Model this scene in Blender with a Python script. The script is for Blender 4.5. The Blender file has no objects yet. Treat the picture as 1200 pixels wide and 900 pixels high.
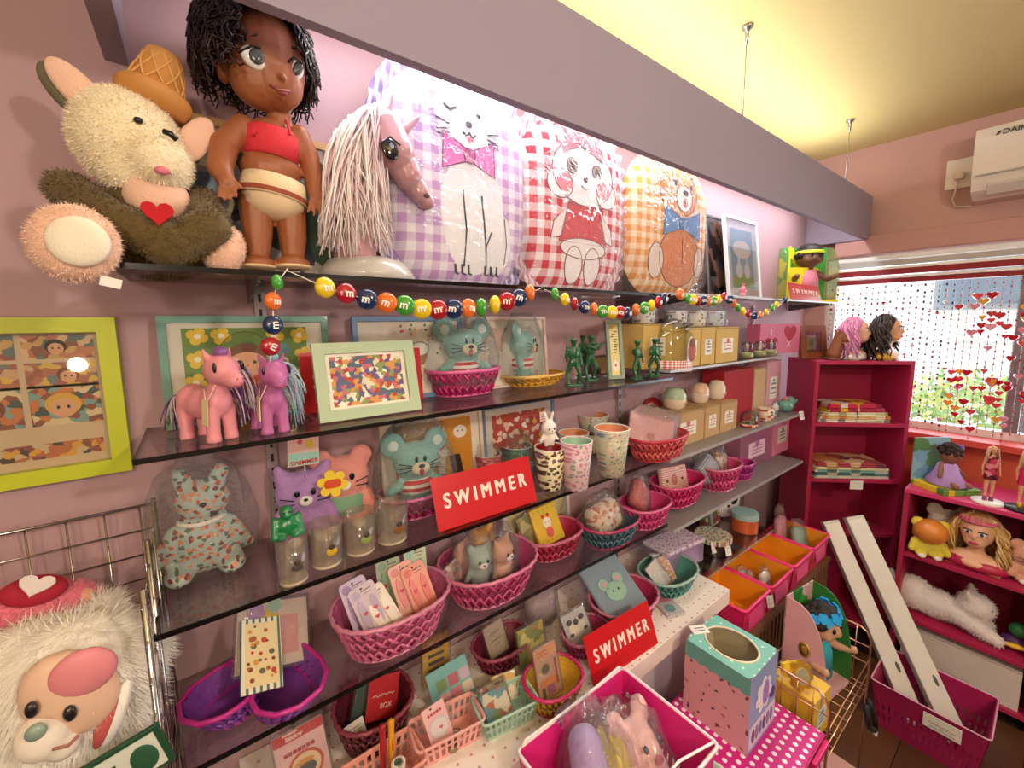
import bpy, bmesh, math, random
from mathutils import Vector, Matrix, Euler, noise
sc = bpy.context.scene
COL = sc.collection
R = math.radians
random.seed(7)

# ------------------------------------------------------------------ camera
YAW, PIT, ROL = R(37.409), R(-6.775), R(-0.442)
FPX, CX, CY = 489.125, 606.957, 434.668
CAM = Vector((0, -1.0, 1.65))
fwd = Vector((math.cos(PIT)*math.sin(YAW), math.cos(PIT)*math.cos(YAW), math.sin(PIT)))
_r = fwd.cross(Vector((0, 0, 1))).normalized(); _u = _r.cross(fwd)
cr, sr = math.cos(ROL), math.sin(ROL)
RT, UP = cr*_r+sr*_u, -sr*_r+cr*_u
cd = bpy.data.cameras.new('camera'); cam = bpy.data.objects.new('camera', cd); COL.objects.link(cam)
cd.sensor_width = 36; cd.lens = 36*FPX/1200; cd.clip_start = .01
cd.shift_x = (600-CX)/1200; cd.shift_y = (CY-450)/1200
cam.matrix_world = Matrix((RT, UP, -fwd)).transposed().to_4x4(); cam.location = CAM
sc.camera = cam
# ------------------------------------------------------------------ world, lights, exposure
sc.view_settings.view_transform = 'Standard'; sc.view_settings.look = 'None'
sc.view_settings.exposure = 0.34; sc.view_settings.gamma = 1; sc.view_settings.use_curve_mapping = False
w = bpy.data.worlds.new('sky'); sc.world = w; w.use_nodes = True
w.node_tree.nodes['Background'].inputs[0].default_value = (.93, .97, 1, 1)
w.node_tree.nodes['Background'].inputs[1].default_value = 2.6
def area(name, loc, rot, sx, sy, power, col):
    l = bpy.data.lights.new(name, 'AREA'); l.shape = 'RECTANGLE'; l.size = sx; l.size_y = sy; l.energy = power; l.color = col
    o = bpy.data.objects.new(name, l); COL.objects.link(o); o.location = loc; o.rotation_euler = rot; return o
def bulb(name, loc, power, col, rad):
    l = bpy.data.lights.new(name, 'POINT'); l.energy = power; l.color = col; l.shadow_soft_size = rad
    o = bpy.data.objects.new(name, l); COL.objects.link(o); o.location = loc; return o
# the strip lamps hidden in the valance (they shine on the wall, the shelf and the ceiling)
area('valance_strip_light', (1.42, -.16, 2.28), (0, 0, 0), 2.6, .06, 14, (.97, .96, 1))
area('valance_uplight', (1.42, -.16, 2.33), (R(180), 0, 0), 2.6, .06, 7, (.95, 1, .86))
# warm lamps of the shop, behind the photographer
bulb('shop_lamp_light', (-.25, -1.75, 2.05), 16, (1, .84, .66), .05)
bulb('shop_lamp_light', (-.44, -1.75, 1.47), 11, (1, .72, .46), .03)
bulb('shop_lamp_light', (.75, -2.1, 2.25), 40, (1, .88, .76), .06)
bulb('shop_lamp_light', (-1.2, -2.6, 2.2), 32, (1, .88, .76), .06)
# daylight entering by the window of the end wall
area('window_daylight', (3.4, -1.2, 1.6), (0, R(90), 0), 1.2, 2.2, 30, (.92, .97, 1))

# ------------------------------------------------------------------ pixel measurement helpers (metres from the photograph)
def ray(u, v): return fwd+RT*((u-CX)/FPX)-UP*((v-CY)/FPX)
def hit(u, v, ax, val):
    d = ray(u, v); return CAM+d*((val-CAM[ax])/d[ax])
def PZ(u, v, z): return hit(u, v, 2, z)
def PY(u, v, y): return hit(u, v, 1, y)
def PX(u, v, x): return hit(u, v, 0, x)
def pr(p):
    d = Vector(p)-CAM; k = d.dot(fwd); return CX+FPX*d.dot(RT)/k, CY-FPX*d.dot(UP)/k
def mx(p, px):   # metres along the wall that span px pixels at p
    a = pr(p+Vector((-.02, 0, 0))); b = pr(p+Vector((.02, 0, 0))); return px*.04/abs(b[0]-a[0])
def mz(p, px):
    a = pr(p+Vector((0, 0, -.02))); b = pr(p+Vector((0, 0, .02))); return px*.04/abs(b[1]-a[1])
def mr(p, px):   # metres across a round thing that spans px pixels at p
    d = p-CAM; k = d.dot(fwd); c = k/math.hypot(k, d.dot(RT)); return px*k/FPX*c

# ------------------------------------------------------------------ materials
def lin(c):
    if isinstance(c, str): c = tuple(int(c[i:i+2], 16)/255 for i in (0, 2, 4))
    return tuple(x/12.92 if x <= .04045 else ((x+.055)/1.055)**2.4 for x in c[:3])+(1,)
MATS = {}
def nt_new(name):
    m = bpy.data.materials.new(name); m.use_nodes = True
    t = m.node_tree; return m, t, t.nodes, t.links, t.nodes['Principled BSDF']
def M(col, rough=.5, metal=0, var=.06, vs=25, bump=0, bs=80, sheen=0, coat=0, sss=0, emit=0, spec=.5):
    key = ('M', col, rough, metal, var, vs, bump, bs, sheen, coat, sss, emit, spec)
    if key in MATS: return MATS[key]
    m, t, n, l, p = nt_new('paint_'+str(len(MATS)))
    c = lin(col); tc = n.new('ShaderNodeTexCoord')
    if var:
        nz = n.new('ShaderNodeTexNoise'); nz.inputs['Scale'].default_value = vs; nz.inputs['Detail'].default_value = 3
        l.new(tc.outputs['Object'], nz.inputs['Vector'])
        mr = n.new('ShaderNodeMapRange'); mr.inputs[3].default_value = 1-var; mr.inputs[4].default_value = 1+var
        l.new(nz.outputs['Fac'], mr.inputs[0])
        hs = n.new('ShaderNodeHueSaturation'); hs.inputs['Color'].default_value = c
        l.new(mr.outputs[0], hs.inputs['Value']); l.new(hs.outputs[0], p.inputs['Base Color'])
    else: p.inputs['Base Color'].default_value = c
    p.inputs['Roughness'].default_value = rough; p.inputs['Metallic'].default_value = metal
    p.inputs['Specular IOR Level'].default_value = spec
    if sheen: p.inputs['Sheen Weight'].default_value = sheen; p.inputs['Sheen Roughness'].default_value = .4
    if coat: p.inputs['Coat Weight'].default_value = coat; p.inputs['Coat Roughness'].default_value = .05
    if sss: p.inputs['Subsurface Weight'].default_value = sss; p.inputs['Subsurface Radius'].default_value = (.01, .005, .003)
    if emit: p.inputs['Emission Color'].default_value = c; p.inputs['Emission Strength'].default_value = emit
    if bump:
        nb = n.new('ShaderNodeTexNoise'); nb.inputs['Scale'].default_value = bs; nb.inputs['Detail'].default_value = 4
        l.new(tc.outputs['Object'], nb.inputs['Vector'])
        bp = n.new('ShaderNodeBump'); bp.inputs['Strength'].default_value = bump; bp.inputs['Distance'].default_value = .004
        l.new(nb.outputs['Fac'], bp.inputs['Height']); l.new(bp.outputs[0], p.inputs['Normal'])
    MATS[key] = m; return m
def FILM(tint='f8f8fc', base=.05, k=.75, bump=.6, bs=45, rough=.07, milk=.045):
    """cellophane / thin clear plastic / plate glass: see-through with a fresnel gloss"""
    k *= .5 if bump else 1; milk = milk if bump else 0
    key = ('F', tint, base, k, bump, bs, rough, milk)
    if key in MATS: return MATS[key]
    m, t, n, l, p = nt_new('clear_'+str(len(MATS))); n.remove(p)
    out = n['Material Output']; tr = n.new('ShaderNodeBsdfTransparent'); tr.inputs[0].default_value = lin(tint)
    gl = n.new('ShaderNodeBsdfGlossy'); gl.inputs['Roughness'].default_value = rough
    lw = n.new('ShaderNodeLayerWeight'); lw.inputs[0].default_value = .28
    ma = n.new('ShaderNodeMath'); ma.operation = 'MULTIPLY_ADD'; ma.inputs[1].default_value = k; ma.inputs[2].default_value = base
    mxs = n.new('ShaderNodeMixShader')
    df = n.new('ShaderNodeBsdfDiffuse'); df.inputs[0].default_value = lin(tint); m0 = n.new('ShaderNodeMixShader'); m0.inputs[0].default_value = milk
    l.new(tr.outputs[0], m0.inputs[1]); l.new(df.outputs[0], m0.inputs[2])
    l.new(lw.outputs['Fresnel'], ma.inputs[0]); l.new(ma.outputs[0], mxs.inputs[0]); l.new(m0.outputs[0], mxs.inputs[1]); l.new(gl.outputs[0], mxs.inputs[2])
    if bump:
        tc = n.new('ShaderNodeTexCoord'); nz = n.new('ShaderNodeTexNoise'); nz.inputs['Scale'].default_value = bs; nz.inputs['Detail'].default_value = 2
        nz.inputs['Distortion'].default_value = 1.5
        l.new(tc.outputs['Object'], nz.inputs['Vector']); bp = n.new('ShaderNodeBump'); bp.inputs['Strength'].default_value = bump; bp.inputs['Distance'].default_value = .02
        l.new(nz.outputs['Fac'], bp.inputs['Height']); l.new(bp.outputs[0], gl.inputs['Normal']); l.new(bp.outputs[0], lw.inputs['Normal'])
    l.new(mxs.outputs[0], out.inputs[0]); MATS[key] = m; return m
def PAT(kind, cols, scale, axes='xz', rough=.6, r=.25, bump=0, sheen=0):
    """procedural prints: gingham, dots, floral, collage, stripe, planks"""
    key = ('P', kind, tuple(cols), scale, axes, rough, r)
    if key in MATS: return MATS[key]
    m, t, n, l, p = nt_new(kind+'_'+str(len(MATS))); p.inputs['Roughness'].default_value = rough
    if sheen: p.inputs['Sheen Weight'].default_value = sheen
    tc = n.new('ShaderNodeTexCoord'); sx = n.new('ShaderNodeSeparateXYZ'); l.new(tc.outputs['Object'], sx.inputs[0])
    cb = n.new('ShaderNodeCombineXYZ'); d = {'x': 0, 'y': 1, 'z': 2}
    for i, a in enumerate(axes):
        mm = n.new('ShaderNodeMath'); mm.operation = 'MULTIPLY'; mm.inputs[1].default_value = scale
        l.new(sx.outputs[d[a]], mm.inputs[0]); l.new(mm.outputs[0], cb.inputs[i])
    C = [lin(c) for c in cols]
    def mix(fac, a, b):
        q = n.new('ShaderNodeMix'); q.data_type = 'RGBA'
        for s, v in ((6, a), (7, b)):
            if isinstance(v, tuple): q.inputs[s].default_value = v
            else: l.new(v, q.inputs[s])
        if isinstance(fac, float): q.inputs[0].default_value = fac
        else: l.new(fac, q.inputs[0])
        return q.outputs[2]
    def math_(op, a, b=None):
        q = n.new('ShaderNodeMath'); q.operation = op
        for s, v in ((0, a), (1, b)):
            if v is None: continue
            if isinstance(v, (float, int)): q.inputs[s].default_value = v
            else: l.new(v, q.inputs[s])
        return q.outputs[0]
    if kind == 'gingham':
        s2 = n.new('ShaderNodeSeparateXYZ'); l.new(cb.outputs[0], s2.inputs[0])
        a = math_('GREATER_THAN', math_('FRACT', s2.outputs[0]), .5); b = math_('GREATER_THAN', math_('FRACT', s2.outputs[1]), .5)
        f = math_('MULTIPLY', math_('ADD', a, b), .5); o = mix(f, C[0], C[1])
    elif kind == 'stripe':
        s2 = n.new('ShaderNodeSeparateXYZ'); l.new(cb.outputs[0], s2.inputs[0])
        o = mix(math_('GREATER_THAN', math_('FRACT', s2.outputs[0]), r), C[0], C[1])
    elif kind == 'dots':
        v = n.new('ShaderNodeTexVoronoi'); v.inputs['Randomness'].default_value = 0; v.inputs['Scale'].default_value = 1; v.voronoi_dimensions = '3D' if len(axes) == 3 else '2D'
        l.new(cb.outputs[0], v.inputs['Vector']); o = mix(math_('LESS_THAN', v.outputs['Distance'], r), C[0], C[1])
    else:   # floral / collage: random coloured cells, floral keeps a ground colour between them
        v = n.new('ShaderNodeTexVoronoi'); v.inputs['Scale'].default_value = 1; v.voronoi_dimensions = '2D'
        nz = n.new('ShaderNodeTexNoise'); nz.inputs['Scale'].default_value = 1.3; l.new(cb.outputs[0], nz.inputs['Vector'])
        va = n.new('ShaderNodeVectorMath'); va.operation = 'ADD'; l.new(cb.outputs[0], va.inputs[0]); l.new(nz.outputs['Color'], va.inputs[1]); l.new(va.outputs[0], v.inputs['Vector'])
        sc_ = n.new('ShaderNodeSeparateColor'); l.new(v.outputs['Color'], sc_.inputs[0])
        rp = n.new('ShaderNodeValToRGB'); rp.color_ramp.interpolation = 'CONSTANT'; e = rp.color_ramp.elements
        src = C[1:] if kind == 'floral' else C
        for i, c in enumerate(src):
            if i < 2: e[i].position = i/len(src); e[i].color = c
            else: q = e.new(i/len(src)); q.color = c
        l.new(sc_.outputs[0], rp.inputs[0])
        o = mix(math_('LESS_THAN', v.outputs['Distance'], r), C[0], rp.outputs[0]) if kind == 'floral' else rp.outputs[0]
    l.new(o, p.inputs['Base Color'])
    if bump:
        nb = n.new('ShaderNodeTexNoise'); nb.inputs['Scale'].default_value = 200; l.new(tc.outputs['Object'], nb.inputs['Vector'])
        bp = n.new('ShaderNodeBump'); bp.inputs['Strength'].default_value = bump; bp.inputs['Distance'].default_value = .003
        l.new(nb.outputs['Fac'], bp.inputs['Height']); l.new(bp.outputs[0], p.inputs['Normal'])
    MATS[key] = m; return m

# ------------------------------------------------------------------ geometry helpers
def mat4(at=(0, 0, 0), rot=(0, 0, 0), s=(1, 1, 1)):
    return Matrix.Translation(at) @ Euler(rot).to_matrix().to_4x4() @ Matrix.Diagonal((*s, 1))
class G:
    """one mesh under construction; every call may switch the material"""
    def __init__(self): self.v = []; self.f = []; self.mi = []; self.mats = []; self.sm = []
    def _m(self, m):
        if m not in self.mats: self.mats.append(m)
        return self.mats.index(m)
    def add(self, vs, fs, m, mt=None, smooth=False):
        b = len(self.v); k = self._m(m)
        self.v += [tuple(mt @ Vector(p)) if mt else tuple(p) for p in vs]
        for f in fs: self.f.append(tuple(i+b for i in f)); self.mi.append(k); self.sm.append(smooth)
        return self
    def box(self, s, at, m, rot=(0, 0, 0), bev=0, taper=1):
        x, y, z = (q/2 for q in s)
        if bev:
            bm = bmesh.new(); bmesh.ops.create_cube(bm, size=1)
            for q in bm.verts: q.co = Vector((q.co.x*s[0]*(taper if q.co.z > 0 else 1), q.co.y*s[1]*(taper if q.co.z > 0 else 1), q.co.z*s[2]))
            bmesh.ops.bevel(bm, geom=bm.edges[:], offset=bev, segments=2, affect='EDGES', profile=.5)
            self.addbm(bm, m, mat4(at, rot)); return self
        t = taper
        vs = [(-x, -y, -z), (x, -y, -z), (x, y, -z), (-x, y, -z), (-x*t, -y*t, z), (x*t, -y*t, z), (x*t, y*t, z), (-x*t, y*t, z)]
        return self.add(vs, [(0, 3, 2, 1), (4, 5, 6, 7), (0, 1, 5, 4), (1, 2, 6, 5), (2, 3, 7, 6), (3, 0, 4, 7)], m, mat4(at, rot))
    def addbm(self, bm, m, mt=None, smooth=False):
        bm.verts.index_update(); self.add([q.co.copy() for q in bm.verts], [[q.index for q in f.verts] for f in bm.faces], m, mt, smooth); bm.free()
    def lathe(self, prof, m, at=(0, 0, 0), rot=(0, 0, 0), seg=20, s=(1, 1, 1), smooth=True):
        vs = []; fs = []; n = len(prof)
        for i in range(seg):
            a = 2*math.pi*i/seg; vs += [(r*math.cos(a), r*math.sin(a), z) for r, z in prof]
        for i in range(seg):
            j = (i+1) % seg
            for k in range(n-1):
                if prof[k][0] < 1e-6 and prof[k+1][0] < 1e-6: continue
                fs.append((i*n+k, j*n+k, j*n+k+1, i*n+k+1))
        return self.add(vs, fs, m, mat4(at, rot, s), smooth)
    def cyl(self, r1, r2, h, at, m, rot=(0, 0, 0), seg=16): return self.lathe([(0, 0), (r1, 0), (r2, h), (0, h)], m, at, rot, seg, smooth=False)
    def ell(self, r, at, m, rot=(0, 0, 0), seg=16, ring=10, nz=0, nf=20):
        pr_ = [(math.sin(math.pi*i/ring), -math.cos(math.pi*i/ring)) for i in range(ring+1)]
        b = len(self.v); self.lathe(pr_, m, at, rot, seg, r)
        if nz:
            c = Vector(at)
            for i in range(b, len(self.v)):
                p = Vector(self.v[i]); self.v[i] = tuple(p+(p-c).normalized()*nz*noise.noise(p*nf))
        return self
    def tube(self, pts, r, m, seg=6, closed=False, r2=None):
        pts = [Vector(p) for p in pts]; n = len(pts); vs = []; fs = []; up = None
        for i, p in enumerate(pts):
            if closed: d = pts[(i+1) % n]-pts[i-1]
            else: d = pts[min(i+1, n-1)]-pts[max(i-1, 0)]
            if d.length < 1e-9: d = Vector((0, 0, 1))
            d.normalize()
            if up is None: up = d.orthogonal().normalized()
            up = (up-d*up.dot(d)); up = up.normalized() if up.length > 1e-6 else d.orthogonal().normalized()
            sd = d.cross(up); q = r if r2 is None else r+(r2-r)*i/max(1, n-1)
            for k in range(seg):
                a = 2*math.pi*k/seg; vs.append(p+up*(q*math.cos(a))+sd*(q*math.sin(a)))
        for i in range(n if closed else n-1):
            j = (i+1) % n
            for k in range(seg): fs.append((i*seg+k, i*seg+(k+1) % seg, j*seg+(k+1) % seg, j*seg+k))
        if not closed: fs += [tuple(range(seg))[::-1], tuple((n-1)*seg+k for k in range(seg))]
        return self.add(vs, fs, m, None, True)
    def poly(self, pts, t, m, at=(0, 0, 0), rot=(0, 0, 0), s=1):
        """2D outline (x,z) extruded by t towards -y"""
        n = len(pts); vs = [(x*s, 0, z*s) for x, z in pts]+[(x*s, -t, z*s) for x, z in pts]
        a = sum(pts[i][0]*pts[(i+1) % n][1]-pts[(i+1) % n][0]*pts[i][1] for i in range(n))
        F = tuple(range(n, 2*n)); B = tuple(range(n))[::-1]; S = [(i, (i+1) % n, n+(i+1) % n, n+i) for i in range(n)]
        if a < 0: F = F[::-1]; B = B[::-1]; S = [q[::-1] for q in S]
        return self.add(vs, [F, B]+S, m, mat4(at, rot))
    def obj(self, name, parent=None, loc=(0, 0, 0), rot=(0, 0, 0)):
        me = bpy.data.meshes.new(name); me.from_pydata(self.v, [], self.f)
        for m in self.mats: me.materials.append(m)
        me.polygons.foreach_set('material_index', self.mi); me.polygons.foreach_set('use_smooth', self.sm); me.update()
        o = bpy.data.objects.new(name, me); COL.objects.link(o); o.location = loc; o.rotation_euler = rot
        if parent: o.parent = parent
        return o
def tag(o, label=None, cat=None, group=None, kind=None):
    if label: o['label'] = label
    if cat: o['category'] = cat
    if group: o['group'] = group
    if kind: o['kind'] = kind
    return o
def thing(name, label, cat, loc=(0, 0, 0), rz=0, group=None, rot=None, s=1):
    o = bpy.data.objects.new(name, None); COL.objects.link(o); o.location = loc; o.rotation_euler = rot or (0, 0, rz); o.empty_display_size = .05
    if s != 1: o.scale = (s, s, s)
    return tag(o, label, cat, group)
def struct(g, name): return tag(g.obj(name), kind='structure')
def copy_thing(root, loc, rz, label):
    c = root.copy(); COL.objects.link(c); c.location = loc; c.rotation_euler = (0, 0, rz); c['label'] = label
    for ch in root.children:
        d = ch.copy(); COL.objects.link(d); d.parent = c
        for e in ch.children:
            h = e.copy(); COL.objects.link(h); h.parent = d
    return c
def circ(r, n=20, cx=0, cz=0, rz=None): return [(cx+r*math.cos(2*math.pi*i/n), cz+(rz or r)*math.sin(2*math.pi*i/n)) for i in range(n)]
def rrect(w, h, r, cx=0, cz=0, k=4):
    o = []
    for sx_, sz_, a0 in ((1, 1, 0), (-1, 1, 90), (-1, -1, 180), (1, -1, 270)):
        for i in range(k+1):
            a = R(a0+90*i/k); o.append((cx+sx_*(w/2-r)+r*math.cos(a), cz+sz_*(h/2-r)+r*math.sin(a)))
    return o
def heart(s, cx=0, cz=0, n=20):
    o = []
    for i in range(n):
        t = 2*math.pi*i/n; o.append((cx+s*16*math.sin(t)**3/17, cz+s*(13*math.cos(t)-5*math.cos(2*t)-2*math.cos(3*t)-math.cos(4*t))/17))
    return o
def flower(r, cx=0, cz=0, k=4, n=48): return [(cx+r*(.62+.38*abs(math.cos(k*math.pi*i/n+.79))**.6)*math.cos(2*math.pi*i/n), cz+r*(.62+.38*abs(math.cos(k*math.pi*i/n+.79))**.6)*math.sin(2*math.pi*i/n)) for i in range(n)]
def text_mesh(g, s, size, m, at=(0, 0, 0), rot=(R(90), 0, 0), depth=.0006, bold=.0, sp=1.0, align='CENTER', sx=1):
    cu = bpy.data.curves.new('txt', 'FONT'); cu.body = s; cu.size = size; cu.extrude = depth; cu.offset = bold*size; cu.align_x = align; cu.align_y = 'CENTER'; cu.space_character = sp
    o = bpy.data.objects.new('txt', cu); me = bpy.data.meshes.new_from_object(o)
    g.add([v.co.copy() for v in me.vertices], [tuple(p.vertices) for p in me.polygons], m, mat4(at, rot, (sx, 1, 1)))
    bpy.data.meshes.remove(me); bpy.data.objects.remove(o); bpy.data.curves.remove(cu)
def scribble(g, x, z, w, h, m, y, seed=1, r=.0005):
    rnd = random.Random(seed); n = max(6, int(w/h*3)); g.tube([(x-w/2+w*i/n, y, z+h*.5*rnd.uniform(-1, 1)) for i in range(n+1)], r, m, 4)
def remesh(g, name, parent, voxel, smooth=3, m=None, nz=0, nf=30):
    """union all shapes of g into one continuous skin"""
    o = g.obj('tmp'); md = o.modifiers.new('r', 'REMESH'); md.mode = 'VOXEL'; md.voxel_size = voxel; md.use_smooth_shade = True
    if smooth: s = o.modifiers.new('s', 'SMOOTH'); s.iterations = smooth; s.factor = .5
    dg = bpy.context.evaluated_depsgraph_get(); me = bpy.data.meshes.new_from_object(o.evaluated_get(dg), depsgraph=dg)
    bpy.data.objects.remove(o); me.name = name
    me.materials.clear(); me.materials.append(m or g.mats[0])
    if nz:
        for v in me.vertices: v.co += v.normal*nz*noise.noise(v.co*nf)
    me.polygons.foreach_set('use_smooth', [True]*len(me.polygons)); me.polygons.foreach_set('material_index', [0]*len(me.polygons))
    q = bpy.data.objects.new(name, me); COL.objects.link(q)
    if parent: q.parent = parent
    return q
def fur(o, n, ln, m, name='fur', parent=None, wd=.0012, down=.4, seed=1):
    """short hair strands scattered over a mesh, one object of uncountable hairs"""
    rnd = random.Random(seed); me = o.data; ps = list(me.polygons); ws = [p.area for p in ps]; g = G(); vs = []; fs = []
    for p in rnd.choices(ps, ws, k=n):
        q = [me.vertices[i].co for i in p.vertices]; a, b = rnd.random(), rnd.random()
        c = q[0].lerp(q[1], a).lerp(q[-1].lerp(q[2], a) if len(q) > 3 else q[-1], b)
        d = (p.normal+Vector((rnd.uniform(-.5, .5), rnd.uniform(-.5, .5), -down+rnd.uniform(-.4, .4)))).normalized()*ln*rnd.uniform(.6, 1.3)
        sd = d.cross(p.normal); sd = (sd.normalized() if sd.length > 1e-6 else Vector((1, 0, 0)))*wd; k = len(vs)
        vs += [c-sd, c+sd, c+d]; fs.append((k, k+1, k+2))
    g.add(vs, fs, m); f = g.obj(name, parent or o); f['kind'] = 'stuff'; return f

# ================================================================== THE SETTING
WALLX, CEIL = 3.03, 2.59
wallm = M('b5939a', .75, var=.05, vs=4, bump=.08, bs=150)
wallend = M('c39a92', .75, var=.04, vs=4, bump=.06, bs=150)
struct(G().box((7, .1, CEIL+.2), (.03, .05, (CEIL+.2)/2-.1), wallm), 'wall_back')
ceilm = M('d0bd84', .8, var=.03, vs=3, bump=.15, bs=120)
struct(G().box((7, 5, .1), (.03, -2.4, CEIL+.05), ceilm), 'ceiling')
# end wall with the window opening  (opening y -.12..-2.4 , z .86..2.02)
g = G(); WZ0, WZ1, WY0, WY1 = 1.05, 2.0, -.1, -2.6
g.box((.1, 5, CEIL-WZ1+.1), (WALLX+.05, -2.4, (CEIL+WZ1)/2+.05), wallend)
g.box((.1, 5, WZ0+.1), (WALLX+.05, -2.4, WZ0/2-.05), wallend)
g.box((.1, .25, WZ1-WZ0), (WALLX+.05, WY0+.125, (WZ0+WZ1)/2), wallend)
g.box((.1, 2.3, WZ1-WZ0), (WALLX+.05, WY1-1.15, (WZ0+WZ1)/2), wallend)
struct(g, 'wall_end')
struct(G().box((7, .1, CEIL+.2), (.03, -4.9, CEIL/2), M('c4beb2', .8)), 'wall_front')
struct(G().box((.1, 5, CEIL+.2), (-3.4, -2.4, CEIL/2), M('bcb6ae', .8)), 'wall_left')
fl = struct(G().box((7, 5, .1), (.03, -2.4, -.06), M('2a1a12', .7)), 'floor')
pm = [M(c, .42, var=.18, vs=9, coat=.15) for c in ('6b452b', '5e3a24', '75502f', '54331f')]
pl = [G().box((.6, .148, .01), (0, 0, 0), m, bev=.0015).obj('plank', fl) for m in pm]
random.seed(3)
for o in pl: o.location = (0, 0, -.5)
k = 0
for j in range(14):
    for i in range(4):
        x = 1.0+i*.602+(j % 3)*.2; y = -.075-j*.15
        if x+.3 > 3.02: continue
        o = pl[k] if k < 4 else pl[random.randrange(4)].copy()
        if k >= 4: COL.objects.link(o)
        o.location = (x, y, -.005); k += 1
struct(G().box((3.2, .012, .07), (-1.0, -.006, .035), M('e3d6d0', .5)), 'baseboard_back')

# window
winf = M('e8e6e2', .4); g = G()
wn = struct(G().box((.06, .05, WZ1-WZ0), (WALLX+.05, WY0-.025, (WZ0+WZ1)/2), winf).box((.06, .05, WZ1-WZ0), (WALLX+.05, WY1+.025, (WZ0+WZ1)/2), winf)
    .box((.06, WY0-WY1-.1, .05), (WALLX+.05, (WY0+WY1)/2, WZ0+.025), winf).box((.06, WY0-WY1-.1, .05), (WALLX+.05, (WY0+WY1)/2, WZ1-.025), winf), 'window_1')
G().box((.05, .05, WZ1-WZ0-.1), (WALLX+.05, -.88, (WZ0+WZ1)/2), M('77777c', .5)).obj('mullion', wn)
for a, b in ((-.15, -.855), (-.905, -2.55)):
    G().box((.006, a-b, WZ1-WZ0-.1), (WALLX+.05, (a+b)/2, (WZ0+WZ1)/2), FILM('fbfdff', .02, .5, 0)).obj('pane', wn)
struct(G().box((.14, 2.6, .03), (WALLX-.06, -1.35, WZ0+.0), M('c9493f', .5)), 'trim_1')          # red sill
o = struct(G().box((.02, 2.6, .3), (WALLX-.012, -1.35, .885), M('d4583a', .6)), 'trim_2')             # orange boarding below the sill
# roller blind box, white rail and red rail across the window head
t = thing('window_blind', 'pink blind box with white and red rails across the window head', 'blind', (WALLX, -1.3, 1.86))
G().box((.07, 2.3, .1), (-.037, 0, .19), M('c0928c', .6), bev=.004).obj('head_box', t)
for i, (z, h, m) in enumerate(((.115, .02, 'f4f2f0'), (.085, .028, 'b9b6b4'), (.06, .014, 'fbfaf8'), (.038, .03, '8e1526'), (.012, .012, 'f6f2f0'), (-.008, .026, '8a1022'))):
    G().box((.03, 2.26, h-.001), (-.05+.002*i, 0, z), M(m, .4)).obj('rail', t)

# outside: pale pavement, a white house front, a grey post, planting
struct(G().box((6, 9, .1), (6.2, -2, -.15), M('d8d8d6', .9)), 'street')
t = thing('house_front', 'pale house front across the street beyond the window', 'building', (6.6, -1.5, -.1))
G().box((.2, 7, 3.6), (0, 0, 1.8), M('f4f3f0', .9)).obj('wall', t)
for y, z, w_, h_ in ((.9, 2.3, .9, .8), (-.9, 1.4, .7, 2.1), (-2.1, 1.6, 1.0, 1.6)):
    f_ = G().box((.06, w_+.12, h_+.12), (-.12, y, z), M('8d9196', .5)).obj('window_frame', t); G().box((.02, w_, h_), (-.155, y, z), M('6c7a86', .15)).obj('pane', f_)
for j in range(6): G().box((.03, 7, .02), (-.11, 0, .5+j*.5), M('c8c8c6', .8)).obj('siding_board', t)
t = thing('carport_post', 'grey steel post standing outside the window', 'post', (4.4, -.86, -.1))
G().box((.16, .1, 3.2), (0, 0, 1.6), M('6f7072', .5), bev=.01).obj('column', t); G().box((.2, 3.2, .14), (0, -.6, 3.24), M('77787a', .5), bev=.01).obj('crossbeam', t)
def shrub(loc, r, label, c1, c2):
    t = thing('shrub', label, 'shrub', loc, group='planting outside the window'); rnd = random.Random(str(loc))
    G().tube([(0, 0, 0), (0, 0, r)], .02, M('5a4330', .8)).obj('stem', t); vs = []; fs = []
    for i in range(1400):
        d = Vector((rnd.gauss(0, 1), rnd.gauss(0, 1), rnd.gauss(0, 1))).normalized()*r*rnd.uniform(.6, 1)
        c = Vector((0, 0, r*1.1))+d; a = Vector((rnd.uniform(-1, 1), rnd.uniform(-1, 1), rnd.uniform(-1, 1))).normalized()*.045; b = a.orthogonal().normalized()*.022; q = len(vs)
        vs += [c-a, c+b, c+a, c-b]; fs.append((q, q+1, q+2, q+3))
    h = G(); h.add(vs[:len(vs)//2//4*4], fs[:len(vs)//2//4], M(c1, .6)); k0 = len(vs)//2//4*4
    h.add(vs[k0:], [tuple(i-k0 for i in f) for f in fs[k0//4:]], M(c2, .6)); o = h.obj('foliage', t); o['kind'] = 'stuff'
shrub((4.9, .75, .0), .6, 'green leafy shrub outside, behind the tall red bookcase', '7fae6a', 'a9c98a')
shrub((5.2, -.5, .0), .58, 'yellow-green shrub outside beside the grey post', '8fb56a', 'c4cf7a')
shrub((5.4, -1.75, .0), .62, 'dark green shrub outside, right of the grey post', '6f9a62', '93b884')

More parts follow.
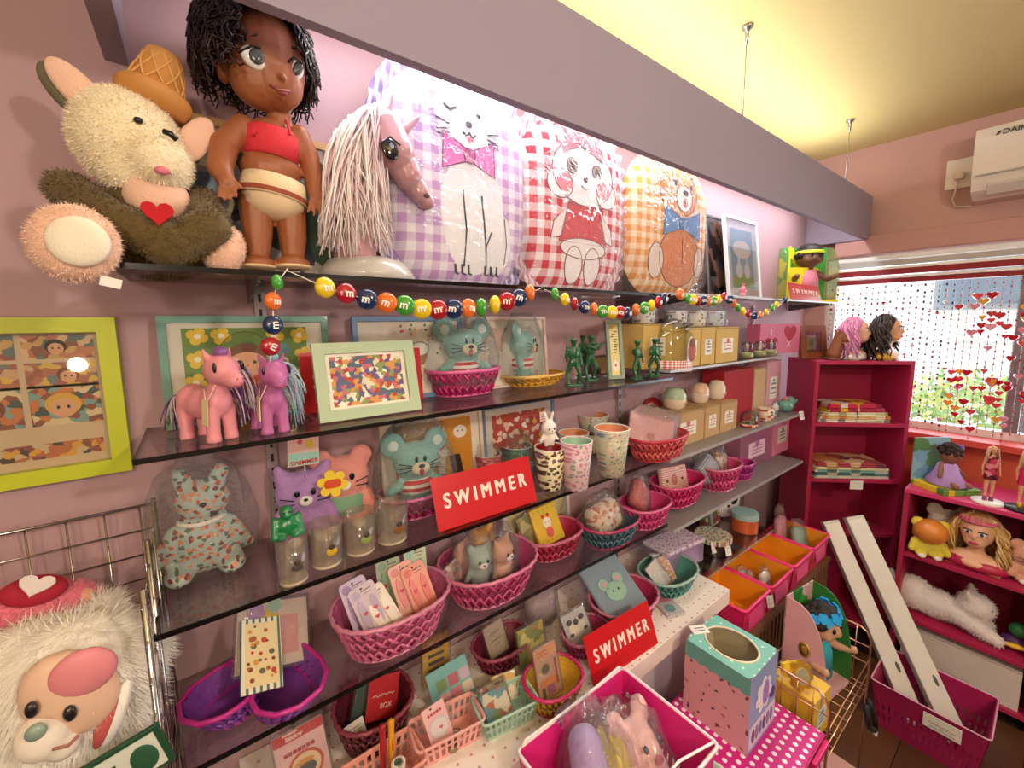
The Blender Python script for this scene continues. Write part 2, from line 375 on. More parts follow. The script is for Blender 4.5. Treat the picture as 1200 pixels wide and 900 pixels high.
# ---------------------------------------------------------------- valance with its lamps
BY, BZ0, BZ1, BX0, BX1 = -.30, 2.082, 2.31, -.056, 2.948
valm = M('9c91a4', .7, var=.03, vs=5); vin = M('e6e0ee', .7)
t = thing('light_valance', 'long mauve light valance hung from the ceiling above the top shelf', 'valance', ((BX0+BX1)/2, BY, BZ0)); W_ = BX1-BX0
G().box((W_+.06, .022, BZ1-BZ0), (0, .011, (BZ1-BZ0)/2), valm, bev=.001).obj('front_panel', t)
for s in (-1, 1):
    G().box((.03, -BY-.024, BZ1-BZ0), (s*(W_/2+.015), .022-BY/2-.011, (BZ1-BZ0)/2), valm, bev=.001).obj('end_panel', t)
for i in range(3): G().cyl(.013, .013, .85, (-1.35+i*.92, .16, .205), M('ffffff', .4, emit=6), (0, R(90), 0)).obj('strip_lamp', t)
stl = M('b9b9bc', .3, metal=1, var=.02)
for (u, v), lb in (((868, 35), 'steel suspension cable of the valance nearer the camera'), ((992, 142), 'steel suspension cable of the valance near the air conditioner')):
    p = PZ(u, v, CEIL); t = thing('suspension_cable', lb, 'cable', (p.x, BY+.011, BZ1))
    G().tube([(0, 0, .0), (0, 0, CEIL-BZ1-.03)], .0018, stl).obj('wire', t)
    G().lathe([(0, -.055), (.003, -.055), (.007, -.03), (.007, -.012), (.016, -.008), (.018, 0), (0, 0)], stl, (0, 0, CEIL-BZ1)).obj('ceiling_anchor', t)

# ---------------------------------------------------------------- air conditioner, socket
t = thing('air_conditioner', 'white wall air conditioner at the right edge above the window', 'air conditioner', (WALLX, -1.08, 2.19))
acm = M('e9e0d6', .35, var=.02)
prof = [(0, 0), (-.1, 0), (-.17, .03), (-.2, .1), (-.205, .25), (-.19, .29), (-.16, .3), (0, .3)]
def prism_y(g, pf, y0, y1, m):
    n = len(pf); vs = [(x, y0, z) for x, z in pf]+[(x, y1, z) for x, z in pf]
    g.add(vs, [tuple(range(n)), tuple(range(2*n-1, n-1, -1))]+[(i, n+i, n+(i+1) % n, (i+1) % n) for i in range(n)], m); return g
prism_y(G(), prof, .4, -.4, acm).obj('body', t)
G().box((.03, .72, .05), (-.165, -.01, .035), M('cfc8c0', .4), rot=(0, R(-38), 0), bev=.004).obj('louvre', t)
G().box((.012, .78, .006), (-.199, 0, .09), M('a9a39c', .5)).obj('panel_seam', t)
g = G(); text_mesh(g, 'DAIKIN', .03, M('4a4648', .5), (-.2065, .27, .255), (R(90), 0, R(-90)), bold=.02); g.obj('logo', t)
g = G(); g.poly([(0, 0), (.01, 0), (.018, .016), (.008, .016)], .001, M('4a4648', .5), (-.2065, .34, .247), (0, 0, R(-90))); g.obj('logo_mark', t)
t = thing('power_socket', 'white wall socket with a plug left of the air conditioner', 'socket', (WALLX, -.615, 2.35))
G().box((.012, .09, .14), (-.006, 0, 0), M('efe6da', .4), bev=.003).obj('cover_plate', t)
G().box((.035, .035, .03), (-.028, -.005, -.015), M('e4dacd', .4), bev=.004).obj('plug', t)
G().tube([(-.03, -.005, -.03), (-.03, .0, -.07), (-.02, .012, -.12), (-.015, .0, -.155), (-.015, -.055, -.165)], .004, M('e4dacd', .4)).obj('cord', t)

# ---------------------------------------------------------------- glass shelves on slotted standards
S1, S2, S3, S4 = 1.732, 1.463, 1.195, .955
T1, T2, T3, T4, T5 = 1.74, 1.484, 1.181, .94, .715
glassm = FILM('faf6f8', .07, .5, 0, rough=.03); edgem = M('15100f', .15); greym = M('8d8a8c', .35, var=.05); edgel = M('a9a7aa', .25)
def shelf(x0, x1, z, d, label, m, em, th=.008):
    t = thing('glass_shelf', label, 'shelf', (x0, 0, z-th))
    G().box((x1-x0, d-.004, th), ((x1-x0)/2, -d/2-.002+.001, th/2), m).obj('shelf_plate', t)
    G().box((x1-x0, .003, th), ((x1-x0)/2, -d-.0005, th/2), em).obj('front_edge', t)
    G().box((.0025, d, th), (-.0013, -d/2, th/2), em).obj('side_edge', t)
    for xx in (.17, (x1-x0)-.02):
        g = G().poly([(0, 0), (d-.03, 0), (d-.03, -.008), (0, -.035)], .003, M('6e6a6e', .35, metal=.6), (xx, -.003, -.0005), (0, 0, R(-90))); g.obj('bracket', t)
    return t
for z, nm in ((S1, 'top'), (S2, 'second'), (S3, 'third'), (S4, 'lowest')):
    shelf(-.083, 1.232, z, .228, nm+' smoked glass shelf of the left bay with black front edge', glassm, edgem)
shelf(1.236, 2.78, T1, .228, 'top grey glass shelf of the far bay under the valance', FILM('dcd8da', .10, .5, 0, rough=.05), edgel)
shelf(1.236, 2.14, T2, .215, 'grey glass shelf of the far bay carrying the row of kraft boxes', FILM('e4e0e2', .10, .5, 0, rough=.05), edgel)
shelf(1.236, 2.39, T3, .228, 'opaque grey shelf of the far bay carrying the white jars', greym, edgel, .012)
shelf(1.236, 2.385, T4, .25, 'opaque grey shelf of the far bay with the pink boxes', greym, edgel, .012)
shelf(1.41, 1.98, T5, .285, 'low steel-edged shelf with tins below the far bay', FILM('e4dedc', .10, .5, 0, rough=.1), M('d8d4d0', .25, metal=.7), .006)
std = M('a08f92', .4, metal=.3); slot = M('171215', .6)
for x, lb in ((.105, 'slotted shelf standard on the wall behind the cat pouch'), (1.234, 'slotted shelf standard on the wall where the bays meet'), (2.3, 'slotted shelf standard on the wall beside the tall red bookcase')):
    t = thing('shelf_standard', lb, 'shelf standard', (x, 0, .5))
    G().box((.02, .012, 1.22), (0, -.006, .61), std).obj('channel', t); g = G()
    for i in range(40): g.box((.005, .002, .016), (0, -.0125, .03+i*.03), slot)
    g.obj('slots', t)

# ================================================================== FURNITURE
red = M('b02450', .45, var=.05, vs=6); redd = M('9c1c42', .5, var=.05, vs=6)
# ---- tall bookcase, turned into the corner
BA = Vector((2.40, -.272, 0)); TH = R(-42.6); BWD, BDP, BHT = .45, .25, 1.446
tall = thing('bookcase', 'tall crimson bookcase turned into the corner by the window', 'bookcase', BA, TH)
for x in (.009, BWD-.009): G().box((.018, BDP, BHT), (x, BDP/2, BHT/2), red, bev=.001).obj('side_panel', tall)
G().box((BWD-.037, .008, BHT-.05), (BWD/2, BDP-.004, BHT/2), redd).obj('back_panel', tall)
G().box((BWD-.037, BDP, .018), (BWD/2, BDP/2, BHT-.0095), red, bev=.001).obj('top', tall)
TB = [1.136, .848, .565, .06]
for z in TB: G().box((BWD-.037, BDP-.01, .018), (BWD/2, BDP/2-.005, z-.009), red, bev=.001).obj('shelf', tall)
def tl(x, y, z): return BA+Euler((0, 0, TH)).to_matrix() @ Vector((x, y, z))
# ---- low bookcase under the window
LX, LY0, LY1, LH = 2.5, -.62, -1.06, .883
low = thing('bookcase', 'low crimson bookcase with plush toys under the window', 'bookcase', (LX, LY0, 0))
LW = LY0-LY1
for y in (-.009, -LW+.009): G().box((.34, .018, LH-.019), (.17, y, (LH-.019)/2), red, bev=.001).obj('side_panel', low)
G().box((.35, LW+.06, .018), (.175, -LW/2-.03, LH-.009), M('d43a72', .4, var=.04), bev=.001).obj('top', low)
G().box((.008, LW-.04, LH-.04), (.334, -LW/2, LH/2), redd).obj('back_panel', low)
for z in (.585, .28, .06): G().box((.325, LW-.037, .018), (.165, -LW/2, z-.009), red, bev=.001).obj('shelf', low)
# ---- display counter with a dotted white cover
CZ = .72
dotm = PAT('dots', ('f0e6e0', 'c78f94'), 30, 'xy', .5, r=.1)
t = thing('display_counter', 'white display counter with a dotted cover under the glass shelves', 'counter', (0, 0, 0))
G().box((1.4, .37, .055), (.70, -.187, CZ-.0275), dotm, bev=.002).obj('counter_top', t)
for x in (.02, .7, 1.38): G().box((.03, .33, CZ-.056), (x, -.17, (CZ-.056)/2), M('e6dcd8', .5)).obj('support_panel', t)
G().box((1.3, .012, CZ-.1), (.7, -.30, (CZ-.1)/2+.04), M('d9cdd0', .5)).obj('front_board', t)
# ---- dotted carton and low stand in front of the counter
SZ = .52
pk = PAT('dots', ('c81e82', 'f6e4ee'), 42, 'xy', .4, r=.26); pk2 = PAT('dots', ('b03aa8', 'f0dcf0'), 42, 'yz', .4, r=.26); pk3 = PAT('dots', ('b03aa8', 'f0dcf0'), 42, 'xz', .4, r=.26)
t = thing('dotted_carton', 'magenta polka-dot carton in the foreground carrying the toy box', 'carton', (1.115, -.54, 0))
def side_box(g, s, z0, ms):   # bottom/top/front/right/back/left materials
    x, y = s[0]/2, s[1]/2; v = [(-x, -y, z0), (x, -y, z0), (x, y, z0), (-x, y, z0), (-x, -y, z0+s[2]), (x, -y, z0+s[2]), (x, y, z0+s[2]), (-x, y, z0+s[2])]
    for f, m in zip([(0, 3, 2, 1), (4, 5, 6, 7), (0, 1, 5, 4), (1, 2, 6, 5), (2, 3, 7, 6), (3, 0, 4, 7)], ms): g.add(v, [f], m)
    return g
g = side_box(G(), (.33, .31, SZ), 0, [pk, pk, pk3, pk2, pk3, pk2]); g.obj('carton_body', t)
G().box((.334, .004, .03), (0, -.1575, SZ-.017), M('c2185f', .4)).obj('lid_band', t)
G().box((.1, .012, .016), (.1, -.168, SZ-.006), M('d01a6a', .3), bev=.003).obj('handle', t)
t = thing('low_stand', 'low white stand carrying the large pink shopping basket', 'stand', (.63, -.53, 0))
G().box((.58, .28, .025), (0, 0, SZ-.0125), M('e8dfdc', .5), bev=.002).obj('top', t)
for x in (-.26, .26): G().box((.025, .26, SZ-.026), (x, 0, (SZ-.026)/2), M('e0d6d4', .5)).obj('leg_panel', t)
# ---- crate stand under the far bay
t = thing('slatted_stand', 'brown slatted stand below the pink and orange crates', 'stand', (1.845, -.3, 0)); wk = M('7a5138', .6, var=.2, vs=30)
G().box((.84, .26, .02), (0, 0, .54), wk).obj('top', t)
for i in range(26): G().box((.014, .012, .52), (-.42+i*.0328, -.12, .265), wk).obj('slat', t)
for z in (.06, .3): G().box((.84, .01, .016), (0, -.108, z), wk).obj('rail', t)

# ---------------------------------------------------------------- wires
chrome = M('b9b4b2', .22, metal=1, var=.02); gold = M('d8a98c', .28, metal=1, var=.02)
def wire(t, name, pts, r=.0022, m=chrome, closed=False): return G().tube(pts, r, m, 6, closed).obj(name, t)
# chrome wire rack on the left
t = thing('wire_rack', 'chrome wire basket rack at the left edge holding plush dogs', 'wire rack', (-.086, -.03, .82))
XL, YF = -.62, -.262
wire(t, 'top_rail', [(0, 0, .51), (XL, 0, .51)], .0028)
for i in range(1, 11): wire(t, 'grid_wire', [(-.004, .0, .51-i*.045), (XL, .0, .51-i*.045)], .0016)
for i in range(14): wire(t, 'grid_wire', [(-.02-i*.045, .003, .51), (-.02-i*.045, .003, 0)], .0016)
for y, z in ((0, .52), (-.14, .50), (-.245, .475)): wire(t, 'post', [(0, y, -.3), (0, y, z)], .0042)
for i in range(9): wire(t, 'side_wire', [(0, 0, .47-i*.055), (0, YF, .455-i*.055)], .0018)
for y in (-.045, -.09, -.19): wire(t, 'side_wire', [(.003, y, 0), (.003, y, .5+y*.12)], .0018)
wire(t, 'front_rail', [(0, YF, .235), (XL, YF, .235)], .003)
for i in range(9): wire(t, 'front_wire', [(0, YF, .235-i*.03), (XL, YF, .235-i*.03)], .0014)
for i in range(14): wire(t, 'front_wire', [(-.03-i*.045, YF-.003, .235), (-.03-i*.045, YF-.003, 0)], .0014)
for i in range(10): wire(t, 'floor_wire', [(-.02-i*.06, 0, .0), (-.02-i*.06, YF, .0)], .002)
wire(t, 'floor_rail', [(0, -.125, .002), (XL, -.125, .002)], .002)
# rose gold wire cart on the right
CXA, CXB, CYA, CYB = 1.30, 1.70, -.50, -.70
t = thing('wire_cart', 'rose-gold wire cart with a pink base at the lower right', 'cart', (1.50, -.60, 0))
def cartw(name, pts, r=.0022): return wire(t, name, [Vector(p)-Vector((1.50, -.60, 0)) for p in pts], r, gold)
for x in (CXA, CXB):
    cartw('end_frame', [(x, CYA, .03), (x, CYA, .58), (x, CYA-.012, .61), (x, CYA-.03, .62), (x, CYB+.03, .62), (x, CYB+.012, .61), (x, CYB, .58), (x, CYB, .03)], .0032)
    for i in range(1, 5): cartw('end_wire', [(x, CYA-i*.04, .62), (x, CYA-i*.04, .42)], .0016)
    for z in (.42, .5, .56): cartw('end_wire', [(x, CYA, z), (x, CYB, z)], .002)
for y in (CYA, CYB):
    for z in (.42, .47, .52): cartw('side_wire', [(CXA, y, z), (CXB, y, z)], .002)
for i in range(9): cartw('base_wire', [(CXA+.02+i*.044, CYA, .42), (CXA+.02+i*.044, CYB, .42)], .0018)
G().box((.39, .19, .012), (0, 0, .1), M('d8a8a4', .5), bev=.003).obj('base_board', t)
for x in (-.2, .2):
    for y in (-.1, .1): G().cyl(.016, .016, .03, (x, y, 0), M('3a3236', .5)).obj('caster', t)

# ================================================================== BOXES, BASKETS, CRATES
def open_bin(t, w0, d0, w1, d1, h, m_out, m_in, m_rim, slots=True, rim=.007, th=.003, part='wall', bars=10, bands=((0, .16), (.16, .52), (.52, .6), (.6, .9), (.9, 1)), bw=.45):
    """tapered open plastic bin made of slotted walls, a floor and a rolled rim"""
    G().box((w0-.004, d0-.004, th), (0, 0, th/2), m_in).obj('floor_panel', t)
    for k in range(4):
        a = k*math.pi/2; wa, wb = (w0, w1) if k % 2 == 0 else (d0, d1); da, db = (d0, d1) if k % 2 == 0 else (w0, w1)
        g = G(); c, s = math.cos(a), math.sin(a)
        def q(u, f):  # u along the wall -1..1, f height 0..1
            x = u*(wa+(wb-wa)*f)/2; y = -(da+(db-da)*f)/2; return Vector((x*c-y*s, x*s+y*c, h*f))
        def slab(u0, u1, f0, f1):
            n = Vector((s, -c, 0)); p = [q(u0, f0), q(u1, f0), q(u1, f1), q(u0, f1)]; i_ = [v-n*th for v in p]
            g.add(p, [(0, 1, 2, 3)], m_out); g.add(i_, [(3, 2, 1, 0)], m_in)
            g.add(p+i_, [(0, 4, 5, 1), (1, 5, 6, 2), (2, 6, 7, 3), (3, 7, 4, 0)], m_in)
        if slots:
            n = bars
            for bi, (f0, f1) in enumerate(bands):
                if bi % 2 == 0: slab(-1, 1, f0, f1); continue
                for i in range(n+1):
                    u = -1+2*i/n; slab(max(-1, u-bw/n), min(1, u+bw/n), f0, f1)
        else: slab(-1, 1, 0, 1)
        g.obj(part, t)
    if rim:
        p = []
        for x, y, a0 in ((1, -1, -90), (1, 1, 0), (-1, 1, 90), (-1, -1, 180)):
            for j in range(4):
                a = R(a0+30*j); p.append((x*(w1/2-.01)+.012*math.cos(a), y*(d1/2-.01)+.012*math.sin(a), h))
        G().tube(p, rim/2, m_rim, 6, True).obj('rim', t)
def mini_basket(label, loc, rz, c, w=.1, d=.075, h=.055, cat='basket', group='slotted plastic mini baskets'):
    t = thing('mini_basket', label, cat, loc, rz, group); m = M(c, .4, var=.03); open_bin(t, w*.84, d*.84, w, d, h, m, m, m, True, .007, .002); return t
# large pink shopping basket
pinkp = M('ea2f90', .35, var=.04); pinkin = M('e22a88', .4)
t = thing('shopping_basket', 'large hot pink shopping basket full of bagged plush in the foreground', 'basket', (.623, -.516, SZ))
open_bin(t, .27, .19, .335, .245, .255, pinkp, pinkin, M('f3e6ec', .3), True, .008, .003, bars=16, bands=((0, .25), (.25, .4), (.4, .46), (.46, .6), (.6, 1)), bw=.66)
g = G(); wh = M('f4eef0', .3)
for s in (-1, 1): G().tube([(-.16, s*.118, .262), (-.15, s*.12, .27), (-.05, s*.105, .285), (.05, s*.105, .285), (.15, s*.12, .27), (.16, s*.118, .262)], .0028, wh).obj('handle', t)
# magenta floor tub with boards
mag = M('9c1a52', .4, var=.05)
tub = thing('floor_tub', 'magenta plastic tub on the floor holding two white boards', 'tub', (2.18, -.81, 0))
open_bin(tub, .2, .27, .26, .32, .21, mag, mag, M('d8a0b8', .3), True, .006, .003, bars=16, bands=((0, .2), (.2, .35), (.35, .42), (.42, .56), (.56, 1)), bw=.66)
t2 = G().box((.002, .1, .06), (-.133, -.045, .165), M('f3ece6', .6), rot=(0, R(-8), 0)).obj('price_card', tub); g = G()
[scribble(g, 0, .014-.014*k, .07, .007, M('3a3436', .6), 0, k, .0006) for k in range(3)]; g.obj('handwriting', t2, (-.1365, -.045, .165), (R(-8), 0, R(-90)))
# the two long white boards
bd = M('d2ccc4', .45, var=.03)
def board(a, b, w_, th, label):
    a, b = Vector(a), Vector(b); d = b-a; L = d.length; t = thing('white_board', label, 'board', a, 0, 'white boards in the floor tub')
    z = d.normalized(); x = Vector((.55, -.83, 0)); x = (x-z*x.dot(z)).normalized(); y = z.cross(x)
    t.rotation_euler = Matrix((x, y, z)).transposed().to_euler()
    G().box((w_, th, L), (0, 0, L/2), bd, bev=.002).obj('box_profile', t)
    G().box((w_*.94, .002, L*.97), (0, -th/2-.001, L/2), M('e4dfd8', .4)).obj('face_panel', t)
    G().poly(circ(.006, 12, rz=.02), .001, M('55504c', .6), (w_*.2, -th/2-.0022, .2)).obj('grip_hole', t)
board((2.19, -.775, .02), (2.31, -.40, .70), .066, .042, 'left white board of the pair leaning out of the floor tub')
board((2.22, -.885, .02), (2.36, -.475, .735), .072, .042, 'right white board of the pair leaning out of the floor tub')
# pink crates with orange insides
cp, ci = M('e21f6e', .35, var=.04), M('e8951c', .5, var=.04)
for i, (xr, dk) in enumerate(((1.605, 'crate'), (1.818, 'crate'), (2.031, 'crate'), (2.246, 'crate'))):
    lb = ['nearest pink crate with orange inside, a price tag on its corner', 'second pink crate with orange inside, holding small packs', 'third pink crate with orange inside, empty', 'farthest pink crate, next to the tall bookcase, with bagged sponges'][i]
    t = thing('storage_crate', lb, 'crate', (xr-.1, -.325, .5505), 0, 'pink crates below the far bay')
    open_bin(t, .18, .175, .197, .195, .11, cp, ci, M('f0357e', .35), False, .01, .004)
    for s in (-.045, .045): G().poly(flower(.018, s, .055, 5), .0012, M('a8104e', .4), (0, -.095, 0), (R(-5), 0, 0)).obj('cut_out', t)
    G().box((.12, .002, .05), (0, -.0965, .055), M('ec4a8c', .35), rot=(R(-5), 0, 0)).obj('front_plate', t)
def price_tag(label, p, rz=0, w=.03, h=.042, tilt=-15, lines=2):
    t = thing('price_tag', label, 'price tag', p, rz, 'white price tags'); G().box((w, .0012, h), (0, 0, 0), M('f4f0ec', .5), rot=(R(tilt), 0, 0)).obj('card', t)
    g = G()
    for j in range(lines): scribble(g, 0, h*(.2-.36*j), w*.6, h*.16, M('3d4f86', .6), -.0012, label+str(j), .0004)
    g.obj('handwriting', t, (0, 0, 0), (R(tilt), 0, 0)); return t
price_tag('white price tag on the corner of the nearest pink crate', (1.588, -.432, .625), R(-20))
price_tag('white price tag on the end of the jar shelf', (2.375, -.234, 1.17), R(-20))
price_tag('white price tag on the second shelf of the tall bookcase', tl(.225, -.014, .825), TH, .06, .045, 0, 3)

# woven plastic baskets
def plan(shape, rx, ry, a):
    if shape == 'heart':
        x = 16*math.sin(a)**3/16; y = (13*math.cos(a)-5*math.cos(2*a)-2*math.cos(3*a)-math.cos(4*a))/15+.1; return rx*x, ry*y
    return rx*math.copysign(abs(math.cos(a))**.85, math.cos(a)), ry*math.copysign(abs(math.sin(a))**.85, math.sin(a))
def weave(label, loc, rx, ry, h, c, crim, rz=0, flare=1.32, shape='oval', rows=2, n=26, thick=.0036, rough=.25, tilt=0):
    t = thing('woven_basket', label, 'basket', loc, rz, 'woven plastic baskets')
    if tilt: t.rotation_euler = (R(tilt), 0, rz)
    h *= .8; m = M(c, rough, var=.25, vs=60, coat=.4); mr = M(crim, rough, var=.15, vs=60, coat=.4)
    def q(a, f, o=0):
        x, y = plan(shape, rx+o, ry+o, a); k = 1/flare+(1-1/flare)*f; return Vector((x*k, y*k, h*f+.003))
    g = G(); N = 40; vs = [q(2*math.pi*i/N, f, -.004) for f in (0, 1) for i in range(N)]
    g.add(vs, [(i, (i+1) % N, N+(i+1) % N, N+i) for i in range(N)]+[tuple(range(N))[::-1]], M(c, .5, var=.3, vs=90), None, True); g.obj('lining', t)
    g = G(); A = 2*math.pi/n
    for r_ in range(rows):
        f0, f1 = r_/rows, (r_+1)/rows
        for i in range(n):
            for s in (0, 1):
                a0, a1 = (i+s)*A, (i+1-s)*A; g.tube([q(a0, f0+.02), q((a0+a1)/2, (f0+f1)/2, .0035 if s else .001), q(a1, f1-.02)], thick, m, 4)
    g.obj('weave', t)
    G().tube([q(2*math.pi*i/48, 1, .003 if i % 2 else .0005) for i in range(48)], thick*1.35, mr, 6, True).obj('rim', t)
    G().tube([q(2*math.pi*i/40, 0, .001)+Vector((0, 0, .001)) for i in range(40)], thick, mr, 5, True).obj('foot_ring', t)
    return t
def bag(t, rx, ry, h, z0=0, name='cellophane_bag', seed=0, nz=.012, tie=False, m=None, at=(0, 0)):
    """crinkled clear film around something, gathered at the top"""
    g = G(); pf = [(.001, 0), (.8, .01), (1, .12), (1.02, .4), (.92, .65), (.72, .82), (.3, .92) if tie else (.6, .93), (.55, 1.05) if tie else (.45, 1.0)]
    b = len(g.v); g.lathe([(r, z*h) for r, z in pf], m or FILM(), (at[0], at[1], z0), (0, 0, 0), 22, (rx, ry, 1))
    for i, p in enumerate(g.v):
        p = Vector(p); d = Vector((p.x-at[0], p.y-at[1], 0)); f = max(0, min(1, (p.z-z0)/h)); k = noise.noise(p*38+Vector((seed, 0, 0)))*nz*(.25+f)
        p += (d.normalized() if d.length > 1e-5 else d)*k; p.z += abs(noise.noise(p*50+Vector((0, seed, 3))))*nz*.6*f if f > .05 else 0
        g.v[i] = tuple(p)
    return g.obj(name, t)

# ================================================================== TOP SHELF TOYS
def loc_on(u, y, z): p = PY(u, 300, y); return Vector((p.x, y, z))
def E(g, b, u, v, y, rx, rz, m, ry=None, rot=(0, 0, 0), seg=18, nz=0):
    p = PY(u, v, y); a, c = mx(p, rx), mz(p, rz); d = ry if ry else (a+c)/2; g.ell((a, d, c), p-b, m, rot, seg, 12, nz); return g
def cap(g, a, b, r1, r2, m, k=7):
    a, b = Vector(a), Vector(b)
    for i in range(k+1): r = r1+(r2-r1)*i/k; g.ell((r, r, r), a.lerp(b, i/k), m, seg=12, ring=8)
    return g
# ---- cream plush puppy with a waffle cone on its head
b = loc_on(185, -.12, S1)
t = thing('plush_puppy', 'cream plush puppy with olive arms and a waffle cone hat on the top shelf', 'plush toy', b)
cream, olive, peach = M('f6e8c8', .9, var=.05, vs=30, bump=.5, bs=300, sheen=.5), M('63502a', .9, var=.15, vs=40, bump=.6, bs=300, sheen=.3), M('ecc0a8', .9, var=.06, bump=.4, bs=300, sheen=.5)
def rel(u, v, y): return PY(u, v, y)-b
g = G(); E(g, b, 152, 168, -.12, 70, 60, cream, .075); E(g, b, 188, 192, -.17, 40, 34, cream, .05); E(g, b, 165, 205, -.14, 48, 32, cream, .05)
head = remesh(g, 'head', t, .006, 4, cream); fur(head, 9000, .006, M('fdf0d4', .95), wd=.0006)
g = G(); E(g, b, 185, 285, -.11, 80, 42, olive, .07); E(g, b, 180, 245, -.12, 55, 45, olive, .06)
g2 = remesh(g, 'body', t, .006, 3, olive); fur(g2, 5000, .006, M('6b572e', .95), wd=.0006, seed=2)
for a, c, e in (((80, 222), (135, 262), (205, 285)), ((240, 240), (245, 268), (195, 290))):
    g = G(); cap(g, rel(*a, -.14), rel(*c, -.19), .026, .03, olive); cap(g, rel(*c, -.19), rel(*e, -.205), .03, .028, olive)
    o = remesh(g, 'arm', t, .005, 3, olive); fur(o, 3000, .006, M('6b572e', .95), wd=.0006, seed=3)
g = G(); E(g, b, 185, 232, -.165, 42, 30, peach, .03); remesh(g, 'chest', t, .006, 2, peach)
for (u, v), rx, rz, y, nm in (((88, 285), 58, 46, -.25, 'foot'), ((262, 292), 26, 30, -.17, 'foot')):
    g = G(); E(g, b, u, v, y, rx, rz, peach, .03, (0, R(12), 0)); o = remesh(g, nm, t, .005, 2, peach)
    if rx > 40:
        g = G(); E(g, b, u+4, v-2, y-.026, 40, 30, M('efe3cf', .9, bump=.3, bs=300), .01, (0, R(12), 0)); g.obj('foot_pad', o)
    fur(o, 2500, .004, M('f0cdb8', .95), wd=.0006, seed=5)
for (u, v, rx, rz, an) in ((92, 105, 26, 40, -38), (228, 165, 20, 36, 30)):
    g = G(); E(g, b, u-7, v+7, -.115, rx, rz, M('6f6650', .9, bump=.4), .012, (0, R(an), 0)); o = g.obj('ear', t)
    g = G(); E(g, b, u, v, -.128, rx*.95, rz*.95, peach, .008, (0, R(an), 0)); g.obj('inner_ear', o)
blk = M('141010', .3, var=0)
g = G(); E(g, b, 162, 141, -.195, 6, 4, blk, .004); g.obj('eye', t)
p0 = [rel(192, 154, -.214), rel(200, 157, -.217), rel(207, 164, -.214)]; G().tube(p0, .004, blk, 8).obj('nose', t)
g = G(); E(g, b, 190, 200, -.222, 10, 5, M('d9788a', .5), .006); g.obj('tongue', t)
g = G(); g.poly(heart(.019), .008, M('c01a24', .9), rel(185, 250, -.222)); g.obj('heart_charm', t)
cone = M('c98a45', .6, var=.12); p = rel(178, 128, -.13); ch = G(); rr = (R(-6), R(14), 0)
ch.lathe([(0, .0), (.040, 0), (.047, .018), (.045, .024), (.036, .024), (.030, .05), (.026, .078), (.022, .088), (0, .092)], cone, p, rr, 24); o = ch.obj('cone_hat', t)
g = G(); mt = mat4(p, rr)
for k in range(10):
    for s in (-1, 1):
        pts = [];
        for i in range(7):
            f = i/6; a = k*.628+s*f*.9; r_ = .0365-.0125*f; pts.append(mt @ Vector((r_*math.cos(a), r_*math.sin(a), .026+.055*f)))
        g.tube(pts, .0016, M('dba35a', .6), 4)
g.obj('waffle_ridges', o)
g = G(); g.box((.02, .001, .012), rel(130, 331, -.262), M('efe6e2', .6), (0, R(15), 0)); g.obj('care_tag', t)
# ---- framed picture behind the doll
def frame(label, x0, x1, z0, z1, y, fw, fc, art, lean=8, rz=0, matb=None, depth=.012, glass=True, name='framed_picture', cat='picture', cx=None):
    w_, h_ = x1-x0, z1-z0; y -= h_*math.sin(R(lean))
    t = thing(name, label, cat, ((x0+x1)/2, y, z0), 0, None, (R(-lean), 0, rz)); fm = M(fc, .45, var=.08, vs=20, coat=.1)
    g = G(); a, c = w_/2, w_/2-fw
    for P in ([(-a, 0), (a, 0), (c, fw), (-c, fw)], [(-a, h_), (-c, h_-fw), (c, h_-fw), (a, h_)], [(-a, 0), (-c, fw), (-c, h_-fw), (-a, h_)], [(a, 0), (a, h_), (c, h_-fw), (c, fw)]):
        G().poly(P, depth, fm).obj('frame_rail', t)
    G().box((w_-fw*1.2, .002, h_-fw*1.2), (0, -.0015, h_/2), M('4a3a30', .8)).obj('backing_board', t)
    iw, ih = w_-2*fw, h_-2*fw
    if matb: G().box((iw+.002, .002, ih+.002), (0, -.0035, h_/2), M(matb, .8, var=.02)).obj('mount', t)
    g = G(); art(g, iw, ih); o = g.obj('print', t, (0, -.0048, fw))
    if glass: G().box((iw, .0015, ih), (0, -depth+.003, h_/2), FILM('fdfdfd', .035, .6, 0, rough=.02)).obj('glass_pane', t)
    return t
def rect(g, x, z, w, h, m, y=0): g.add([(x-w/2, y, z-h/2), (x+w/2, y, z-h/2), (x+w/2, y, z+h/2), (x-w/2, y, z+h/2)], [(0, 1, 2, 3)], m)
def shp(g, pts, m, y=0): 
    a = sum(pts[i][0]*pts[(i+1) % len(pts)][1]-pts[(i+1) % len(pts)][0]*pts[i][1] for i in range(len(pts)))
    if a < 0: pts = pts[::-1]
    g.add([(x, y, z) for x, z in pts], [tuple(range(len(pts)))], m)
def FL(c, rough=.6): return M(c, rough, var=.03)
def art_plain(c1, cols, sc_, mar=.0, c0='efe6da', kind='collage', r=.3):
    def f(g, w, h): rect(g, 0, h/2, w, h, FL(c0)); rect(g, 0, h/2, w*(1-mar), h*(1-mar), PAT(kind, cols, sc_, 'xz', .6, r), -.0004)
    return f
wx = lambda u, v, y: PY(u, v, y).x
frame('pale wood framed picture behind the curly haired doll', wx(205, 130, -.03), wx(400, 165, -.03), S1, PY(300, 148, -.03).z, -.012, .014, 'c9a06a', art_plain('', ('f0ece6', '9ab0c4', '4a6a4c', '3c4c60', 'e8e2da'), 22), 4)
